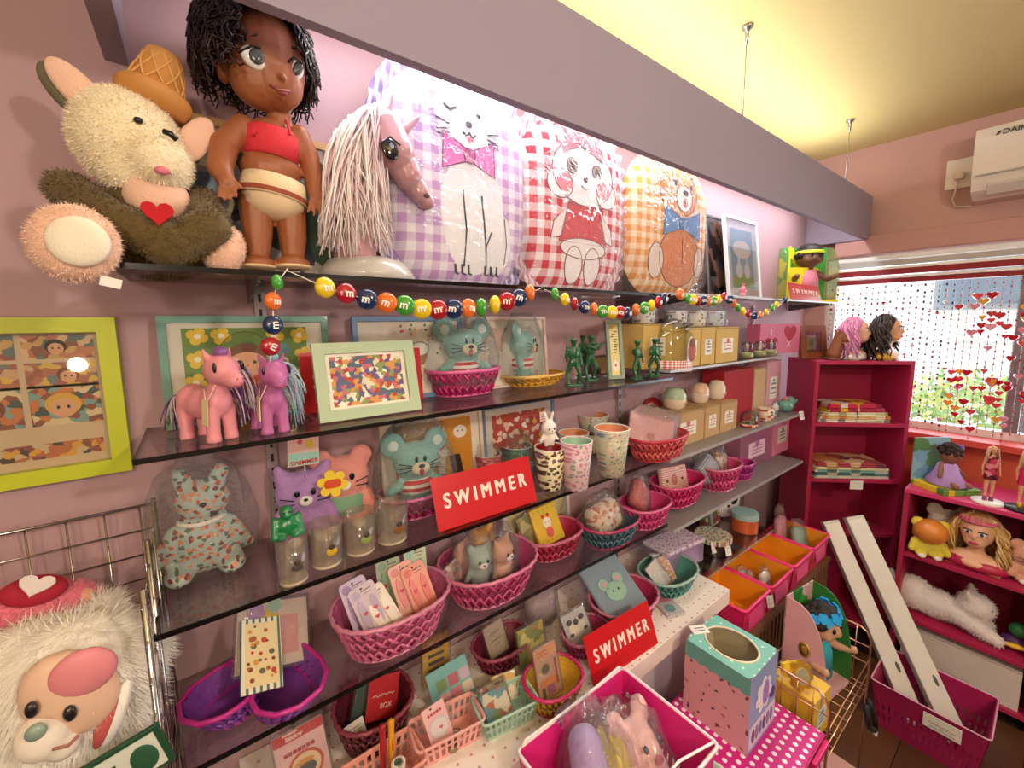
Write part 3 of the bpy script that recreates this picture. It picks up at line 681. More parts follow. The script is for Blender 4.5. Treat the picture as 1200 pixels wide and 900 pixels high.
# ---- curly haired doll (plain generic doll in a red top)
b = loc_on(322, -.12, S1)
t = thing('toddler_doll', 'brown vinyl doll with dark curly hair, red top and cream skirt', 'doll', b)
skin = M('9c5c38', .45, var=.04, vs=12, sss=.1)
g = G()
E(g, b, 312, 72, -.13, 48, 58, skin, .062); E(g, b, 323, 95, -.148, 34, 34, skin, .040); E(g, b, 305, 95, -.14, 38, 34, skin, .04)
cap(g, rel(328, 135, -.12), rel(322, 160, -.12), .019, .022, skin, 4)
for u, v, rx, rz, ry in ((318, 170, 34, 30, .036), (318, 200, 36, 26, .038), (320, 228, 38, 24, .04)): E(g, b, u, v, -.12, rx, rz, skin, ry)
ps = lambda L, rs: [cap(g, rel(*L[i]), rel(*L[i+1]), rs[i], rs[i+1], skin, 6) for i in range(len(L)-1)]
b_ = b
ps([(285, 150, -.12), (263, 170, -.13), (258, 198, -.15), (266, 214, -.165)], [.021, .021, .018, .012])
ps([(350, 160, -.115), (362, 185, -.12), (368, 215, -.135), (370, 232, -.145)], [.020, .019, .016, .011])
ps([(300, 240, -.12), (302, 275, -.12), (302, 300, -.12)], [.027, .024, .019])
ps([(340, 242, -.12), (343, 278, -.12), (344, 303, -.12)], [.027, .024, .019])
for u in (302, 343): E(g, b, u, 309, -.135, 21, 9, skin, .032)
for (u, v, y) in ((266, 216, -.168), (371, 234, -.148)):
    for k in range(4): cap(g, rel(u-6+k*4.4, v-1, y), rel(u-10+k*7, v+(14, 18, 18, 14)[k], y-.010), .0040, .0030, skin, 6)
    cap(g, rel(u+5, v-6, y), rel(u+17, v+4, y-.008), .0046, .0034, skin, 6)
E(g, b, 331, 90, -.190, 5, 4, skin, .006)   # nose
E(g, b, 262, 82, -.115, 10, 16, skin, .012)  # ear
body = remesh(g, 'body', t, .0026, 2, skin)
lipm = M('8f4038', .35); g = G(); g.tube([rel(316, 100, -.196), rel(328, 106, -.204), rel(340, 107, -.198)], .0026, lipm, 8); g.ell((.009, .004, .0035), rel(330, 109, -.2), lipm); g.obj('lips', t)
for u, v, rx in ((298, 68, 17), (346, 82, 10)):
    g = G(); E(g, b, u, v, -.178 if rx > 12 else -.172, rx, 13, M('f2efe9', .15, coat=.5), .010, (0, R(25), 0)); o = g.obj('eye', t)
    g = G(); E(g, b, u+3, v-2, -.186 if rx > 12 else -.180, rx*.56, 10, M('4a4b45', .1, coat=.6), .005, (0, R(25), 0)); g.obj('iris', o)
    pl_ = [rel(u-rx-2, v-6, -.180), rel(u-2, v-15, -.190), rel(u+rx-1, v-8, -.184)]; G().tube(pl_, .0018, M('2a1712', .6), 6).obj('eyelid_line', o)
    G().tube([rel(u-rx+2, v-(19 if rx > 12 else 25), -.176), rel(u+2, v-27, -.186), rel(u+rx, v-(25 if rx > 12 else 19), -.18)], .0024, M('3a2016', .7), 6).obj('eyebrow', t)
hm = M('2e1c16', .45, var=.3, vs=40); rnd = random.Random(4); g = G(); E(g, b, 294, 46, -.098, 62, 58, M('241511', .6), .058)
remesh(g, 'scalp', t, .008, 2); g = G()
for k in range(1000):
    a = rnd.uniform(0, 2*math.pi); e = rnd.uniform(-.5, 1.2); d = Vector((math.cos(a)*math.cos(e), math.sin(a)*math.cos(e), math.sin(e)))
    if d.y < -.3 and -.42 < d.x < .62 and d.z < .34: continue
    if d.y < .05 and d.x > .55 and d.z < -.1: continue
    c = rel(300, 52, -.105)+Vector((d.x*.078, d.y*(.092 if d.y < 0 else .066), d.z*.070)); L = rnd.uniform(.04, .075) if d.z < .3 else rnd.uniform(.02, .05); ph = rnd.uniform(0, 6); cr_ = rnd.uniform(.006, .013); pts = []
    o1 = d.orthogonal().normalized(); o2 = d.cross(o1)
    for i in range(15):
        f = i/14; q = c+d*(.02*f)+Vector((0, 0, -1))*(L*f*f*.9)+(o1*math.cos(ph+f*16)+o2*math.sin(ph+f*16))*cr_; pts.append(q)
    g.tube(pts, .0029, hm, 4, r2=.0012)
o = g.obj('curls', t); o['kind'] = 'stuff'
redf = M('d8323f', .8, var=.08, bump=.4, bs=200); g = G(); pc = rel(318, 172, -.12)
g.lathe([(.036, -.024), (.0405, -.022), (.0425, 0), (.041, .02), (.037, .024), (.034, .022)], redf, pc, (0, R(4), 0), 26, (1.05, 1.0, 1)); g.obj('bandeau_top', t)
for u0, u1 in ((297, 306), (340, 335)): G().tube([rel(u0, 158, -.158), rel((u0+u1)/2, 148, -.15), rel(u1, 138, -.13)], .0022, redf).obj('strap', t)
g = G(); pc = rel(321, 226, -.12); g.lathe([(.04, .02), (.047, .021), (.0505, 0), (.052, -.014), (.050, -.0145), (.045, -.005)], M('e8cfa6', .85, var=.1, bump=.3, bs=200), pc, (0, R(8), 0), 30, (1.05, 1.0, 1)); o = g.obj('skirt', t)
g = G(); g.lathe([(.044, .0), (.0475, -.012), (.046, -.028), (.034, -.042), (.012, -.05), (0, -.051)], M('e2c6a2', .85, var=.06), pc, (0, R(4), 0), 28, (1.05, 1.02, 1)); g.obj('briefs', t)
G().lathe([(.0525, -.012), (.0535, -.008), (.0525, -.004)], M('9c4a34', .8), pc, (0, R(8), 0), 30, (1.05, 1.0, 1)).obj('hem_band', o)
for u in (302, 343): g = G(); E(g, b, u, 313, -.135, 23, 4, M('dcc39a', .8, bump=.4), .036); g.obj('sandal', t)
# ---- horse styling head
b = loc_on(430, -.11, S1)
t = thing('styling_horse_head', 'pearly pink styling horse head with long pale mane', 'toy horse head', b)
hp = M('b98a92', .25, var=.05, coat=.5); g = G()
P5 = [(453, 150, 23), (464, 180, 26), (478, 206, 20), (492, 226, 14), (500, 236, 12)]
for i in range(4):
    a, c = rel(*P5[i][:2], -.13), rel(*P5[i+1][:2], -.145); cap(g, a, c, P5[i][2]*.00148, P5[i+1][2]*.00148, hp)
for A, B, r1, r2 in (((446, 160), (430, 215), .026, .030), ((430, 215), (418, 285), .030, .038), ((418, 285), (416, 300), .038, .042)): cap(g, rel(*A, -.12), rel(*B, -.12), r1, r2, hp)
for (u, v), (u2, v2) in (((452, 145), (460, 112)), ((474, 152), (490, 138))): cap(g, rel(u, v, -.12), rel(u2, v2, -.125), .011, .0045, hp, 8)
remesh(g, 'horse_bust', t, .003, 4, hp)
g = G(); E(g, b, 457, 175, -.179, 10, 13, M('1d1a20', .08, coat=.8), .005, (0, R(-15), 0)); o = g.obj('eye', t)
g = G(); E(g, b, 459, 171, -.1832, 3, 4, M('8a97a6', .1), .002); g.obj('eye_glint', o)
G().tube([rel(446, 169, -.178), rel(457, 160, -.184), rel(469, 170, -.181)], .0022, M('2a2024', .5)).obj('eyelashes', t)
G().tube([rel(490, 243, -.156), rel(498, 246, -.161), rel(506, 241, -.160)], .0014, M('6a3a44', .5)).obj('mouth_line', t)
g = G(); E(g, b, 500, 229, -.162, 4, 3, M('5a333c', .5), .003); g.obj('nostril', t)
rnd = random.Random(9); hs = [M(c, .35, var=.2, vs=60) for c in ('eadbd6', 'dcc0c4', 'f2e8e2')]; g = G()
for k in range(230):
    f = rnd.random(); st = rel(452-62*f+rnd.uniform(-3, 3), 122+38*f*f+rnd.uniform(-3, 3), -.12+rnd.uniform(-.025, .035)); en = rel(388+rnd.uniform(-16, 74), 262+rnd.uniform(-8, 42), -.165+rnd.uniform(-.02, .05))
    md = st.lerp(en, .45)+Vector((-.016-.012*f, -.022, .022)); pts = []
    for i in range(8): s = i/7; q = st*(1-s)**2+md*(2*s*(1-s))+en*s*s; q += Vector((rnd.uniform(-1, 1), rnd.uniform(-1, 1), 0))*.0012; pts.append(q)
    g.tube(pts, .003, hs[k % 3], 4, r2=.0012)
o = g.obj('mane', t); o['kind'] = 'stuff'
g = G(); g.lathe([(0, 0), (.095, 0), (.093, .02), (.075, .042), (.05, .05), (0, .052)], M('b9b3ae', .3, var=.1, coat=.3), (0, 0, 0), (0, 0, 0), 28, (1, .85, 1)); g.obj('stand', t)
# ---- three printed cushions in clear bags
def cushion(label, u, y, wpx, hpx, base, art, frill=None, vb=322, seed=1):
    b = loc_on(u, y, S1); p = Vector((b.x, y, S1+.1)); w_, h_ = mx(p, wpx), mz(p, hpx); T = .045
    t = thing('printed_cushion', label, 'cushion', b, group='printed cushions in clear bags')
    def sy(x, z): r_ = min(1, (abs(x/(w_/2))**3+abs((z-h_/2)/(h_/2))**3)**(1/3)); return T*(1-r_**5)**.6
    g = G(); N, K = 40, 12
    for sgn in (-1, 1):
        vs = []; fs = []
        for k in range(K+1):
            rr = k/K
            for i in range(N):
                a = 2*math.pi*i/N; cx_, sz_ = math.cos(a), math.sin(a); q = (abs(cx_)**3+abs(sz_)**3)**(-1/3); x = w_/2*q*cx_*rr; z = h_/2+h_/2*q*sz_*rr; vs.append((x, sgn*sy(x, z), max(0, z)))
        for k in range(K):
            for i in range(N): f = (k*N+i, k*N+(i+1) % N, (k+1)*N+(i+1) % N, (k+1)*N+i); fs.append(f if sgn > 0 else f[::-1])
        g.add(vs, fs, base, None, True)
    g.obj('cushion_body', t)
    ag = G()
    def S(pts, c, lift=.0012, line=None):
        m = FL(c) if isinstance(c, str) else c
        pts = [(x*w_/2, h_/2+z*h_/2) for x, z in pts]; n = len(pts); cx_, cz_ = sum(p[0] for p in pts)/n, sum(p[1] for p in pts)/n; L = 5; vs = []
        for k in range(L+1):
            for x, z in pts: X = cx_+(x-cx_)*k/L; Z = cz_+(z-cz_)*k/L; vs.append((X, -sy(X, Z)-lift, Z))
        ar = sum(pts[i][0]*pts[(i+1) % n][1]-pts[(i+1) % n][0]*pts[i][1] for i in range(n))
        fs = [(k*n+i, (k+1)*n+i, (k+1)*n+(i+1) % n, k*n+(i+1) % n) for k in range(L) for i in range(n)]
        ag.add(vs, fs if ar > 0 else [f[::-1] for f in fs], m)
        if line: ag.tube([(x, -sy(x, z)-lift, z) for x, z in pts], line[1], FL(line[0]), 4, True)
    def LN(pts, c, r_=.0016): ag.tube([(x*w_/2, -sy(x*w_/2, h_/2+z*h_/2)-.002, h_/2+z*h_/2) for x, z in pts], r_, FL(c), 4)
    art(S, LN); ag.obj('print', t)
    if frill:
        g = G(); pts = []; NN = 140
        for i in range(NN):
            a = 2*math.pi*i/NN; cx_, sz_ = math.cos(a), math.sin(a); q = (abs(cx_)**3+abs(sz_)**3)**(-1/3)
            pts.append((w_/2*q*cx_, h_/2+h_/2*q*sz_, cx_*q, sz_*q))
        vs = []; fs = []
        for i, (x, z, cx_, sz_) in enumerate(pts): o_ = .008*math.sin(i*1.9); vs += [(x, 0, max(0, z)), (x+cx_*.018, o_-.006, max(0.001, z+sz_*.016)), (x+cx_*.03, o_*1.6, max(0.001, z+sz_*.026))]
        for i in range(NN):
            j = (i+1) % NN; fs += [(i*3, j*3, j*3+1, i*3+1), (i*3+1, j*3+1, j*3+2, i*3+2)]
        g.add(vs, fs, frill, None, True); g.obj('frill', t)
    g = bag(t, w_*.53, .07, h_*1.04, .001, 'cellophane_bag', seed, .018, m=FILM('fafafd', .03, .8, .8, 34, .06, .03))
    return t
def E2(rx, rz, cx, cz, n=24): return [(cx+rx*math.cos(2*math.pi*i/n), cz+rz*math.sin(2*math.pi*i/n)) for i in range(n)]
def bow(S, cx, cz, s, c, ln, k='d85a9a'):
    for q in (-1, 1): S([(cx, cz+s*.12), (cx+q*s, cz+s*.5), (cx+q*s*1.05, cz-s*.45), (cx, cz-s*.12)], c, .0026, ln)
    S(E2(s*.22, s*.2, cx, cz, 12), k, .0034, ln)
def art_cat(S, LN):
    k = ('4a4048', .0013); S(E2(.42, .30, -.02, .58), 'f6f4f4'); S([(-.38, .66), (-.36, .97), (-.12, .82)], 'f6f4f4', .001, k); S([(.34, .66), (.36, .95), (.1, .82)], 'f6f4f4', .001, k)
    S(E2(.44, .58, .05, -.3), 'f2f0f0', .001); S(E2(.2, .3, .42, -.55), 'f2f0f0', .0012)
    bow(S, .0, .22, .34, 'e070b4', ('8a2a6a', .0018))
    for q in (-1, 1):
        LN([(q*.22-.1, .62), (q*.2-.04, .59), (q*.16, .62)], '1c1418', .0032)
        for z in (.46, .42, .38): LN([(q*.26, z), (q*.42, z+.03*(1 if z > .42 else -1))], '2a2028', .0015)
    S(E2(.045, .03, 0, .5, 10), '1c1418', .003); LN([(-.08, .42), (-.03, .39), (0, .43), (.04, .39), (.09, .42)], '1c1418', .0026); S(E2(.045, .04, .01, .37, 12), 'e88a9c', .0028)
    for i in range(5): LN([(-.1+i*.05, .78), (-.08+i*.05, .86)], '4a4048', .0009)
    LN([(-.1, -.1), (-.06, -.45), (-.08, -.8)], '3a3238', .0024); LN([(.16, -.12), (.2, -.45), (.24, -.8)], '3a3238', .0024); LN([(.3, -.45), (.22, -.6), (.24, -.82)], '3a3238', .0022); LN([(.5, -.3), (.54, -.55), (.52, -.75)], '4a4048', .0014)
    for cx_ in (-.12, .3):
        for j in range(3): LN([(cx_-.08+j*.09, -.78), (cx_-.06+j*.09, -.86), (cx_-.02+j*.09, -.87)], '3a3238', .003)
cushion('white cat cushion on lilac gingham with a pink bow', 541, -.072, 164, 240, PAT('gingham', ('f3ecf2', 'c39acc'), 26, 'xz', .85), art_cat, PAT('stripe', ('e9e4f2', '9a86c0'), 60, 'xz', .7, .4), seed=1)
def art_girl(S, LN):
    k = ('7a4a4a', .0016); S(E2(.58, .36, .0, .38), 'f6efec', .001, k); S(E2(.22, .16, -.44, .22), 'f6efec', .0012, k); S(E2(.22, .16, .44, .2), 'f6efec', .0012, k)
    bow(S, -.02, .74, .36, 'e0566a', k, 'd84a62')
    for q in (-1, 1):
        S(E2(.09, .085, q*.24, .44, 16), 'b8a08c', .002, ('4a3434', .0014)); S(E2(.05, .055, q*.24, .43, 12), '4a3a34', .0028); S(E2(.15, .1, q*.36, .24, 16), 'e58a94', .0018)
    S(E2(.05, .03, .02, .32, 10), '4a3430', .0026); LN([(-.06, .24), (.02, .21), (.1, .24)], '7a3a3a', .0016)
    S([(-.3, .02), (.3, .02), (.46, -.42), (-.46, -.42)], 'd24450', .0014, k)
    for q in (-1, 1): S([(q*.3, -.02), (q*.55, -.2), (q*.6, -.4), (q*.42, -.36)], 'f6efec', .0012, k); S(E2(.16, .22, q*.18, -.68), 'f6efec', .001, k)
    S(E2(.44, .12, 0, -.48), 'f6efec', .0016, k)
cushion('red gingham cushion with a white puppy girl in a red dress', 671, -.085, 118, 192, PAT('gingham', ('f6ecec', 'cf2a3a'), 24, 'xz', .85), art_girl, PAT('stripe', ('f4e6e8', 'd89aa8'), 70, 'xz', .7, .5), vb=330, seed=2)
def art_bear(S, LN):
    k = ('5a3a28', .0015); S(E2(.46, .34, .04, .5), 'e08a3c', .001, k); S(E2(.12, .09, -.34, .86, 14), 'e8c79a', .0008, k); S(E2(.12, .09, .42, .84, 14), 'e08a3c', .0008, k)
    S(E2(.2, .18, .16, .42), 'f2e6d6', .0018, k); S(E2(.07, .045, .18, .5, 12), '3a2a22', .0026); S(E2(.06, .07, .18, .36, 12), 'c05a4a', .0024)
    for q in (-.06, .34): S(E2(.05, .06, q, .62, 12), '33241e', .0026)
    S(E2(.5, .42, .1, -.42), 'd9803a', .001, k); bow(S, .14, .06, .44, '5d8fc0', ('30557e', .0014), '4f80b4'); S(E2(.16, .24, -.46, -.5), 'e6d6c2', .0014, k); S(E2(.14, .22, .62, -.46), 'e6d6c2', .0014, k)
    LN([(.14, -.15), (.16, -.5)], '5a3a28', .0014)
cushion('orange bear cushion with a blue bow in a clear bag', 779, -.08, 94, 160, PAT('gingham', ('f2d9b4', 'e0923e'), 26, 'xz', .85), art_bear, None, vb=338, seed=3)
# ---- far end of the top shelf
y = -.05; z1 = PY(836, 252, y).z
frame('dark framed picture with a round green badge on the top shelf', wx(824, 300, y), wx(852, 300, y), T1, z1, -.03, .008, '2c2a30', art_plain('', ('3a3438', '6b5c54', 'd8a088', '2a262a', '8c98a4'), 26), 6)
def art_blue(g, w, h):
    rect(g, 0, h/2, w, h, FL('e9eef0')); rect(g, 0, h/2, w*.72, h*.78, FL('78bfd8'), -.0004); shp(g, E2(w*.3, h*.12, 0, h*.62), FL('f2f0e8'), -.0008); shp(g, E2(w*.36, h*.1, 0, h*.2), FL('7fb85a'), -.0008)
    for q in (-1, 1): shp(g, E2(w*.1, h*.1, q*w*.13, h*.34), FL('f4f2f0'), -.0012); shp(g, E2(w*.03, h*.08, q*w*.13, h*.46), FL('f4f2f0'), -.0012)
frame('white framed sky blue picture beside the doll box', wx(848, 300, -.09), wx(887, 300, -.09), T1, PY(868, 254, -.09).z, -.07, .012, 'e6e8ee', art_blue, 7)
def figurine(label, loc, s, c1, c2, kind='bear', rz=0, name='figurine', cat='figurine', group=None, film=False):
    """little standing toy: one skin for the body plus painted face and clothes"""
    t = thing(name, label, cat, loc, rz, group); m = M(c1, .5, var=.06, coat=.2); g = G()
    g.ell((.3*s, .27*s, .28*s), (0, 0, .70*s), m); g.ell((.24*s, .2*s, .3*s), (0, 0, .32*s), m)
    for q in (-1, 1):
        cap(g, (q*.2*s, 0, .45*s), (q*.34*s, -.05*s, .26*s), .08*s, .07*s, m, 3); cap(g, (q*.12*s, 0, .2*s), (q*.14*s, -.06*s, .07*s), .1*s, .07*s, m, 3)
        if kind == 'bear': g.ell((.11*s, .06*s, .11*s), (q*.23*s, 0, .95*s), m)
        if kind == 'bunny': g.ell((.07*s, .05*s, .24*s), (q*.12*s, 0, 1.1*s), m, (0, q*.25, 0))
        if kind == 'cat': cap(g, (q*.16*s, 0, .88*s), (q*.24*s, 0, 1.05*s), .09*s, .03*s, m, 3)
    remesh(g, 'body', t, .05*s, 2, m)
    for q in (-1, 1): G().ell((.035*s, .02*s, .045*s), (q*.1*s, -.262*s, .72*s), blk, seg=8, ring=6).obj('eye', t)
    G().ell((.12*s, .06*s, .08*s), (0, -.235*s, .62*s), M('f4ece6', .6), seg=10, ring=6).obj('muzzle', t); G().ell((.03*s, .02*s, .02*s), (0, -.295*s, .65*s), blk, seg=8, ring=6).obj('nose', t)
    if c2: G().lathe([(.2*s, .17*s), (.262*s, .18*s), (.255*s, .4*s), (.2*s, .46*s)], M(c2, .7), seg=14, s=(1, .86, 1)).obj('clothes', t)
    if film: bag(t, .42*s, .36*s, 1.35*s, 0, seed=s*99, nz=.06*s)
    return t
figurine('little pink bunny figurine in front of the white framed picture', Vector((PY(871, 335, -.15).x, -.15, T1)), .05, 'e0708c', 'f0a8b8', 'bunny')
# boxed doll at the end
def doll_box(label, loc, rz, w_, d_, h_, cbox, cback, skin_c, hair_c, cloth_c, cloth2, hat=None, flowers=None, side=None, clear=False):
    t = thing('boxed_doll', label, 'boxed doll', loc, rz); mb = M(cbox, .5, var=.05)
    G().box((w_, .004, h_), (0, d_/2-.002, h_/2), PAT('collage', (cback, cbox, cback, '3f9a3c'), 16, 'xz', .5), bev=.001).obj('back_card', t)
    G().box((w_, d_-.004, .012), (0, 0, .006), mb).obj('base_tray', t)
    pf = [(0, 0), (d_, 0), (d_, h_*.55)]+[(d_*(1-math.sin(R(a))), h_*(.55+.45*(1-math.cos(R(a))))) for a in (15, 30, 45, 60, 75, 90)]
    pf = [(0, 0), (d_, 0)]+[(d_*math.cos(R(a))**.6, h_*.22+h_*.78*math.sin(R(a))**1.3) for a in range(0, 91, 10)]
    for q, vis in ((-1, True), (1, True)):
        g = G(); n = len(pf); x0 = q*w_/2; vs = [(x0, d_/2-a, c) for a, c in pf]+[(x0-q*.003, d_/2-a, c) for a, c in pf]
        g.add(vs, [tuple(range(n)), tuple(range(2*n-1, n-1, -1))]+[(i, n+i, n+(i+1) % n, (i+1) % n) for i in range(n)], FILM('f4f8e8', .05, .6, .2) if clear else M(side, .5)); o = g.obj('side_panel', t)
        if q > 0 and not clear: o.data.materials[0] = M('2f7a30', .5, var=.2, vs=20)
        if q < 0 and not clear:
            g = G(); g.lathe([(0, 0), (.026, 0), (.026, .001), (0, .001)], M('c9a24a', .4, metal=.4), (0, 0, 0), (0, R(-90), 0), 20, (1, .7, 1)); g.lathe([(.014, .0012), (.02, .0012), (.02, .0014), (.014, .0014)], M('6a5226', .5), (0, 0, 0), (0, R(-90), 0), 20, (1, .7, 1)); g.obj('seal_print', o, (-w_/2-.001, .0, h_*.5))
    if clear: [G().box((.008, .006, h_*.98), (q*w_*.49, -d_*.4, h_*.49), M('d8dc2c', .4)).obj('corner_strip', t) for q in (-1,)]; G().box((w_*.42, .004, h_*.62), (-w_*.26, -d_*.2, h_*.31), M('e8d41e', .5), bev=.001).obj('story_card', t)
    s = h_*(.82 if clear else .74); sk = M(skin_c, .45, sss=.05); g = G()
    g.ell((.25*s, .23*s, .24*s), (0, -.02*s, .98*s), sk); g.ell((.06*s, .05*s, .05*s), (0, -.25*s, .94*s), sk); g.ell((.11*s, .06*s, .08*s), (.1*s, -.18*s, .9*s), sk); g.ell((.11*s, .06*s, .08*s), (-.1*s, -.18*s, .9*s), sk)
    cap(g, (0, 0, .78*s), (0, 0, .66*s), .09*s, .1*s, sk, 3); g.ell((.2*s, .15*s, .28*s), (0, 0, .48*s), sk)
    for q in (-1, 1): cap(g, (q*.2*s, 0, .64*s), (q*.36*s, -.12*s, .5*s), .08*s, .065*s, sk, 4); cap(g, (q*.36*s, -.12*s, .5*s), (q*.42*s, -.3*s, .55*s), .065*s, .06*s, sk, 4); cap(g, (q*.1*s, -.02*s, .28*s), (q*.13*s, -.05*s, .08*s), .1*s, .08*s, sk, 4)
    remesh(g, 'doll_body', t, .035*s, 2, sk)
    for q in (-1, 1): G().ell((.035*s, .02*s, .045*s), (q*.09*s, -.235*s, 1.0*s), blk, seg=8, ring=6).obj('eye', t)
    g = G(); rnd = random.Random(label); hm_ = M(hair_c, .7, var=.3)
    for k in range(70):
        a = rnd.uniform(0, 6.28); e = rnd.uniform(-.1, 1.5); d = Vector((math.cos(a)*math.cos(e), math.sin(a)*math.cos(e), math.sin(e)))
        if d.y < -.5 and d.z < .55: continue
        g.ell((.075*s,)*3, Vector((0, -.02*s, .99*s))+d*.225*s, hm_, seg=8, ring=6)
    o = g.obj('hair', t)
    G().lathe([(.15*s, .3*s), (.235*s, .3*s), (.215*s, .55*s), (.16*s, .7*s), (.1*s, .71*s)], M(cloth_c, .8, bump=.2), seg=18, s=(1, .85, 1)).obj('shirt', t)
    G().lathe([(.1*s, .16*s), (.25*s, .18*s), (.23*s, .31*s), (.12*s, .32*s)], M(cloth2, .8, bump=.2), seg=18, s=(1, .8, 1)).obj('shorts', t)
    if hat:
        G().lathe([(0, 1.24*s), (.2*s, 1.2*s), (.27*s, 1.1*s), (.265*s, 1.04*s)], M(hat, .6), (0, -.01*s, 0), seg=20).obj('cap', t); G().lathe([(.268*s, 1.04*s), (.282*s, 1.05*s), (.28*s, 1.1*s), (.266*s, 1.11*s)], M('d8e03c', .6), (0, -.01*s, 0), seg=20).obj('cap_band', t)
    if flowers:
        for k in range(11):
            a = R(-80+k*20+(k % 2)*6); g = G(); g.poly(flower(.075*s, k=5), .025*s, M(flowers, .7), (0, 0, 0)); g.obj('flower', o, (math.sin(a)*.25*s, -math.cos(a)*.22*s, (1.13+.05*(k % 2))*s), (R(-25), 0, a))
    return t
p = PY(945, 350, -.12)
doll_box('boxed doll with black cap in a yellow and green pack on the top shelf', (p.x-.01, -.12, T1), R(-38), .27, .12, .30, 'e6d21e', '3aa53a', '6b4530', '1a1416', 'e08aa0', '2a2a30', hat='1a1a1e', clear=True)
def sign(label, loc, rz, w_, h_, lean=18, txt='SWIMMER', shear=0):
    t = thing('shop_sign', label, 'sign', loc, 0, 'red SWIMMER signs', (R(-lean), 0, rz)); G().box((w_, .002, h_), (0, 0, h_/2), M('c8141e', .35, var=.03), bev=.0006).obj('plate', t)
    g = G(); [text_mesh(g, txt, h_*.40, M('f4e4dc', .5), (k*h_*.014, -.0015-.0001*k, h_*.5+h_*.01*(k % 2)), (R(90), 0, 0), sp=1.55, depth=.0003, sx=w_/(h_*.40*7.3)) for k in (-1, 0, 1)]; g.obj('lettering', t)
    G().box((w_*.9, .05, .002), (0, .024, .001), M('b0101a', .4), rot=(R(lean), 0, 0)).obj('foot_plate', t); return t
p = PY(945, 350, -.2); sign('small red SWIMMER sign in front of the yellow doll box', (p.x-.03, -.215, T1+.001), R(3), mx(p, 42), mz(p, 19), 14)
p = PY(975, 340, -.19); t = thing('toy_ball', 'small striped toy ball at the end of the top shelf', 'ball', (p.x, -.19, T1))
G().ell((.022,)*3, (0, 0, .022), PAT('stripe', ('d8506a', 'efe0c0'), 90, 'zx', .4, .5)).obj('ball_body', t); G().ell((.005,)*3, (0, 0, .044), M('f0d040', .4)).obj('valve', t)

# ================================================================== SECOND SHELF
def XZ(u0, u1, v0, y): return PY(u0, v0, y).x, PY(u1, v0, y).x
# wall picture in the lime frame (comic page, generic panels)
def art_comic(g, w, h):
    rect(g, 0, h/2, w, h, FL('cdb493')); rows = [(.80, .19), (.585, .20), (.30, .32), (.06, .12)]; pals = [('b9744f', 'd9b48c', '8a4a3c', 'c9a05c', '5a6a66'), ('9a5a48', 'c9a27c', '6b7a76', 'd4b04a', 'b06a50'), ('7aa09a', '8a4a34', '3e5048', 'c8743c', 'd8c49a'), ('b86a3c', '4a3a34', 'd8a03c', '8c4a3a', 'c8b08c')]
    for r_, (z0, hh) in enumerate(rows):
        cut = [(-.5, .0), (.015, .255), (.27, .5)] if r_ < 3 else [(-.5, .5)]
        for i, (a, c) in enumerate(cut):
            rect(g, (a+c)/2*w*.97, (z0+hh/2)*h, (c-a)*w*.95, hh*h*.94, PAT('collage', pals[r_][i:]+pals[r_][:i], 85+6*r_, 'xz', .5), -.0005)
            if r_ < 3:
                cx_ = (a+c)/2*w-.008+.01*((r_+i) % 2); cz_ = (z0+hh*.42)*h; s_ = min(hh*h*.24, .018)
                shp(g, E2(s_*1.25, s_*1.15, cx_, cz_+s_*.35), FL(('7a3a2a', 'd8a83c', '2e2622')[(r_+i) % 3]), -.0008); shp(g, E2(s_*.9, s_*.95, cx_, cz_), FL('d9a47c'), -.0011)
                for q in (-1, 1): shp(g, E2(s_*.12, s_*.18, cx_+q*s_*.35, cz_+s_*.1, 10), FL('2a2020'), -.0014)
yy = -.012; x1 = PY(135, 372, yy).x; zt = PY(135, 372, yy).z; zb = PY(153, 549, yy).z
frame('lime green framed comic page on the wall at the left', x1-.42, x1, zb, zt, -.003, .024, 'bcc41e', art_comic, 0, depth=.022)
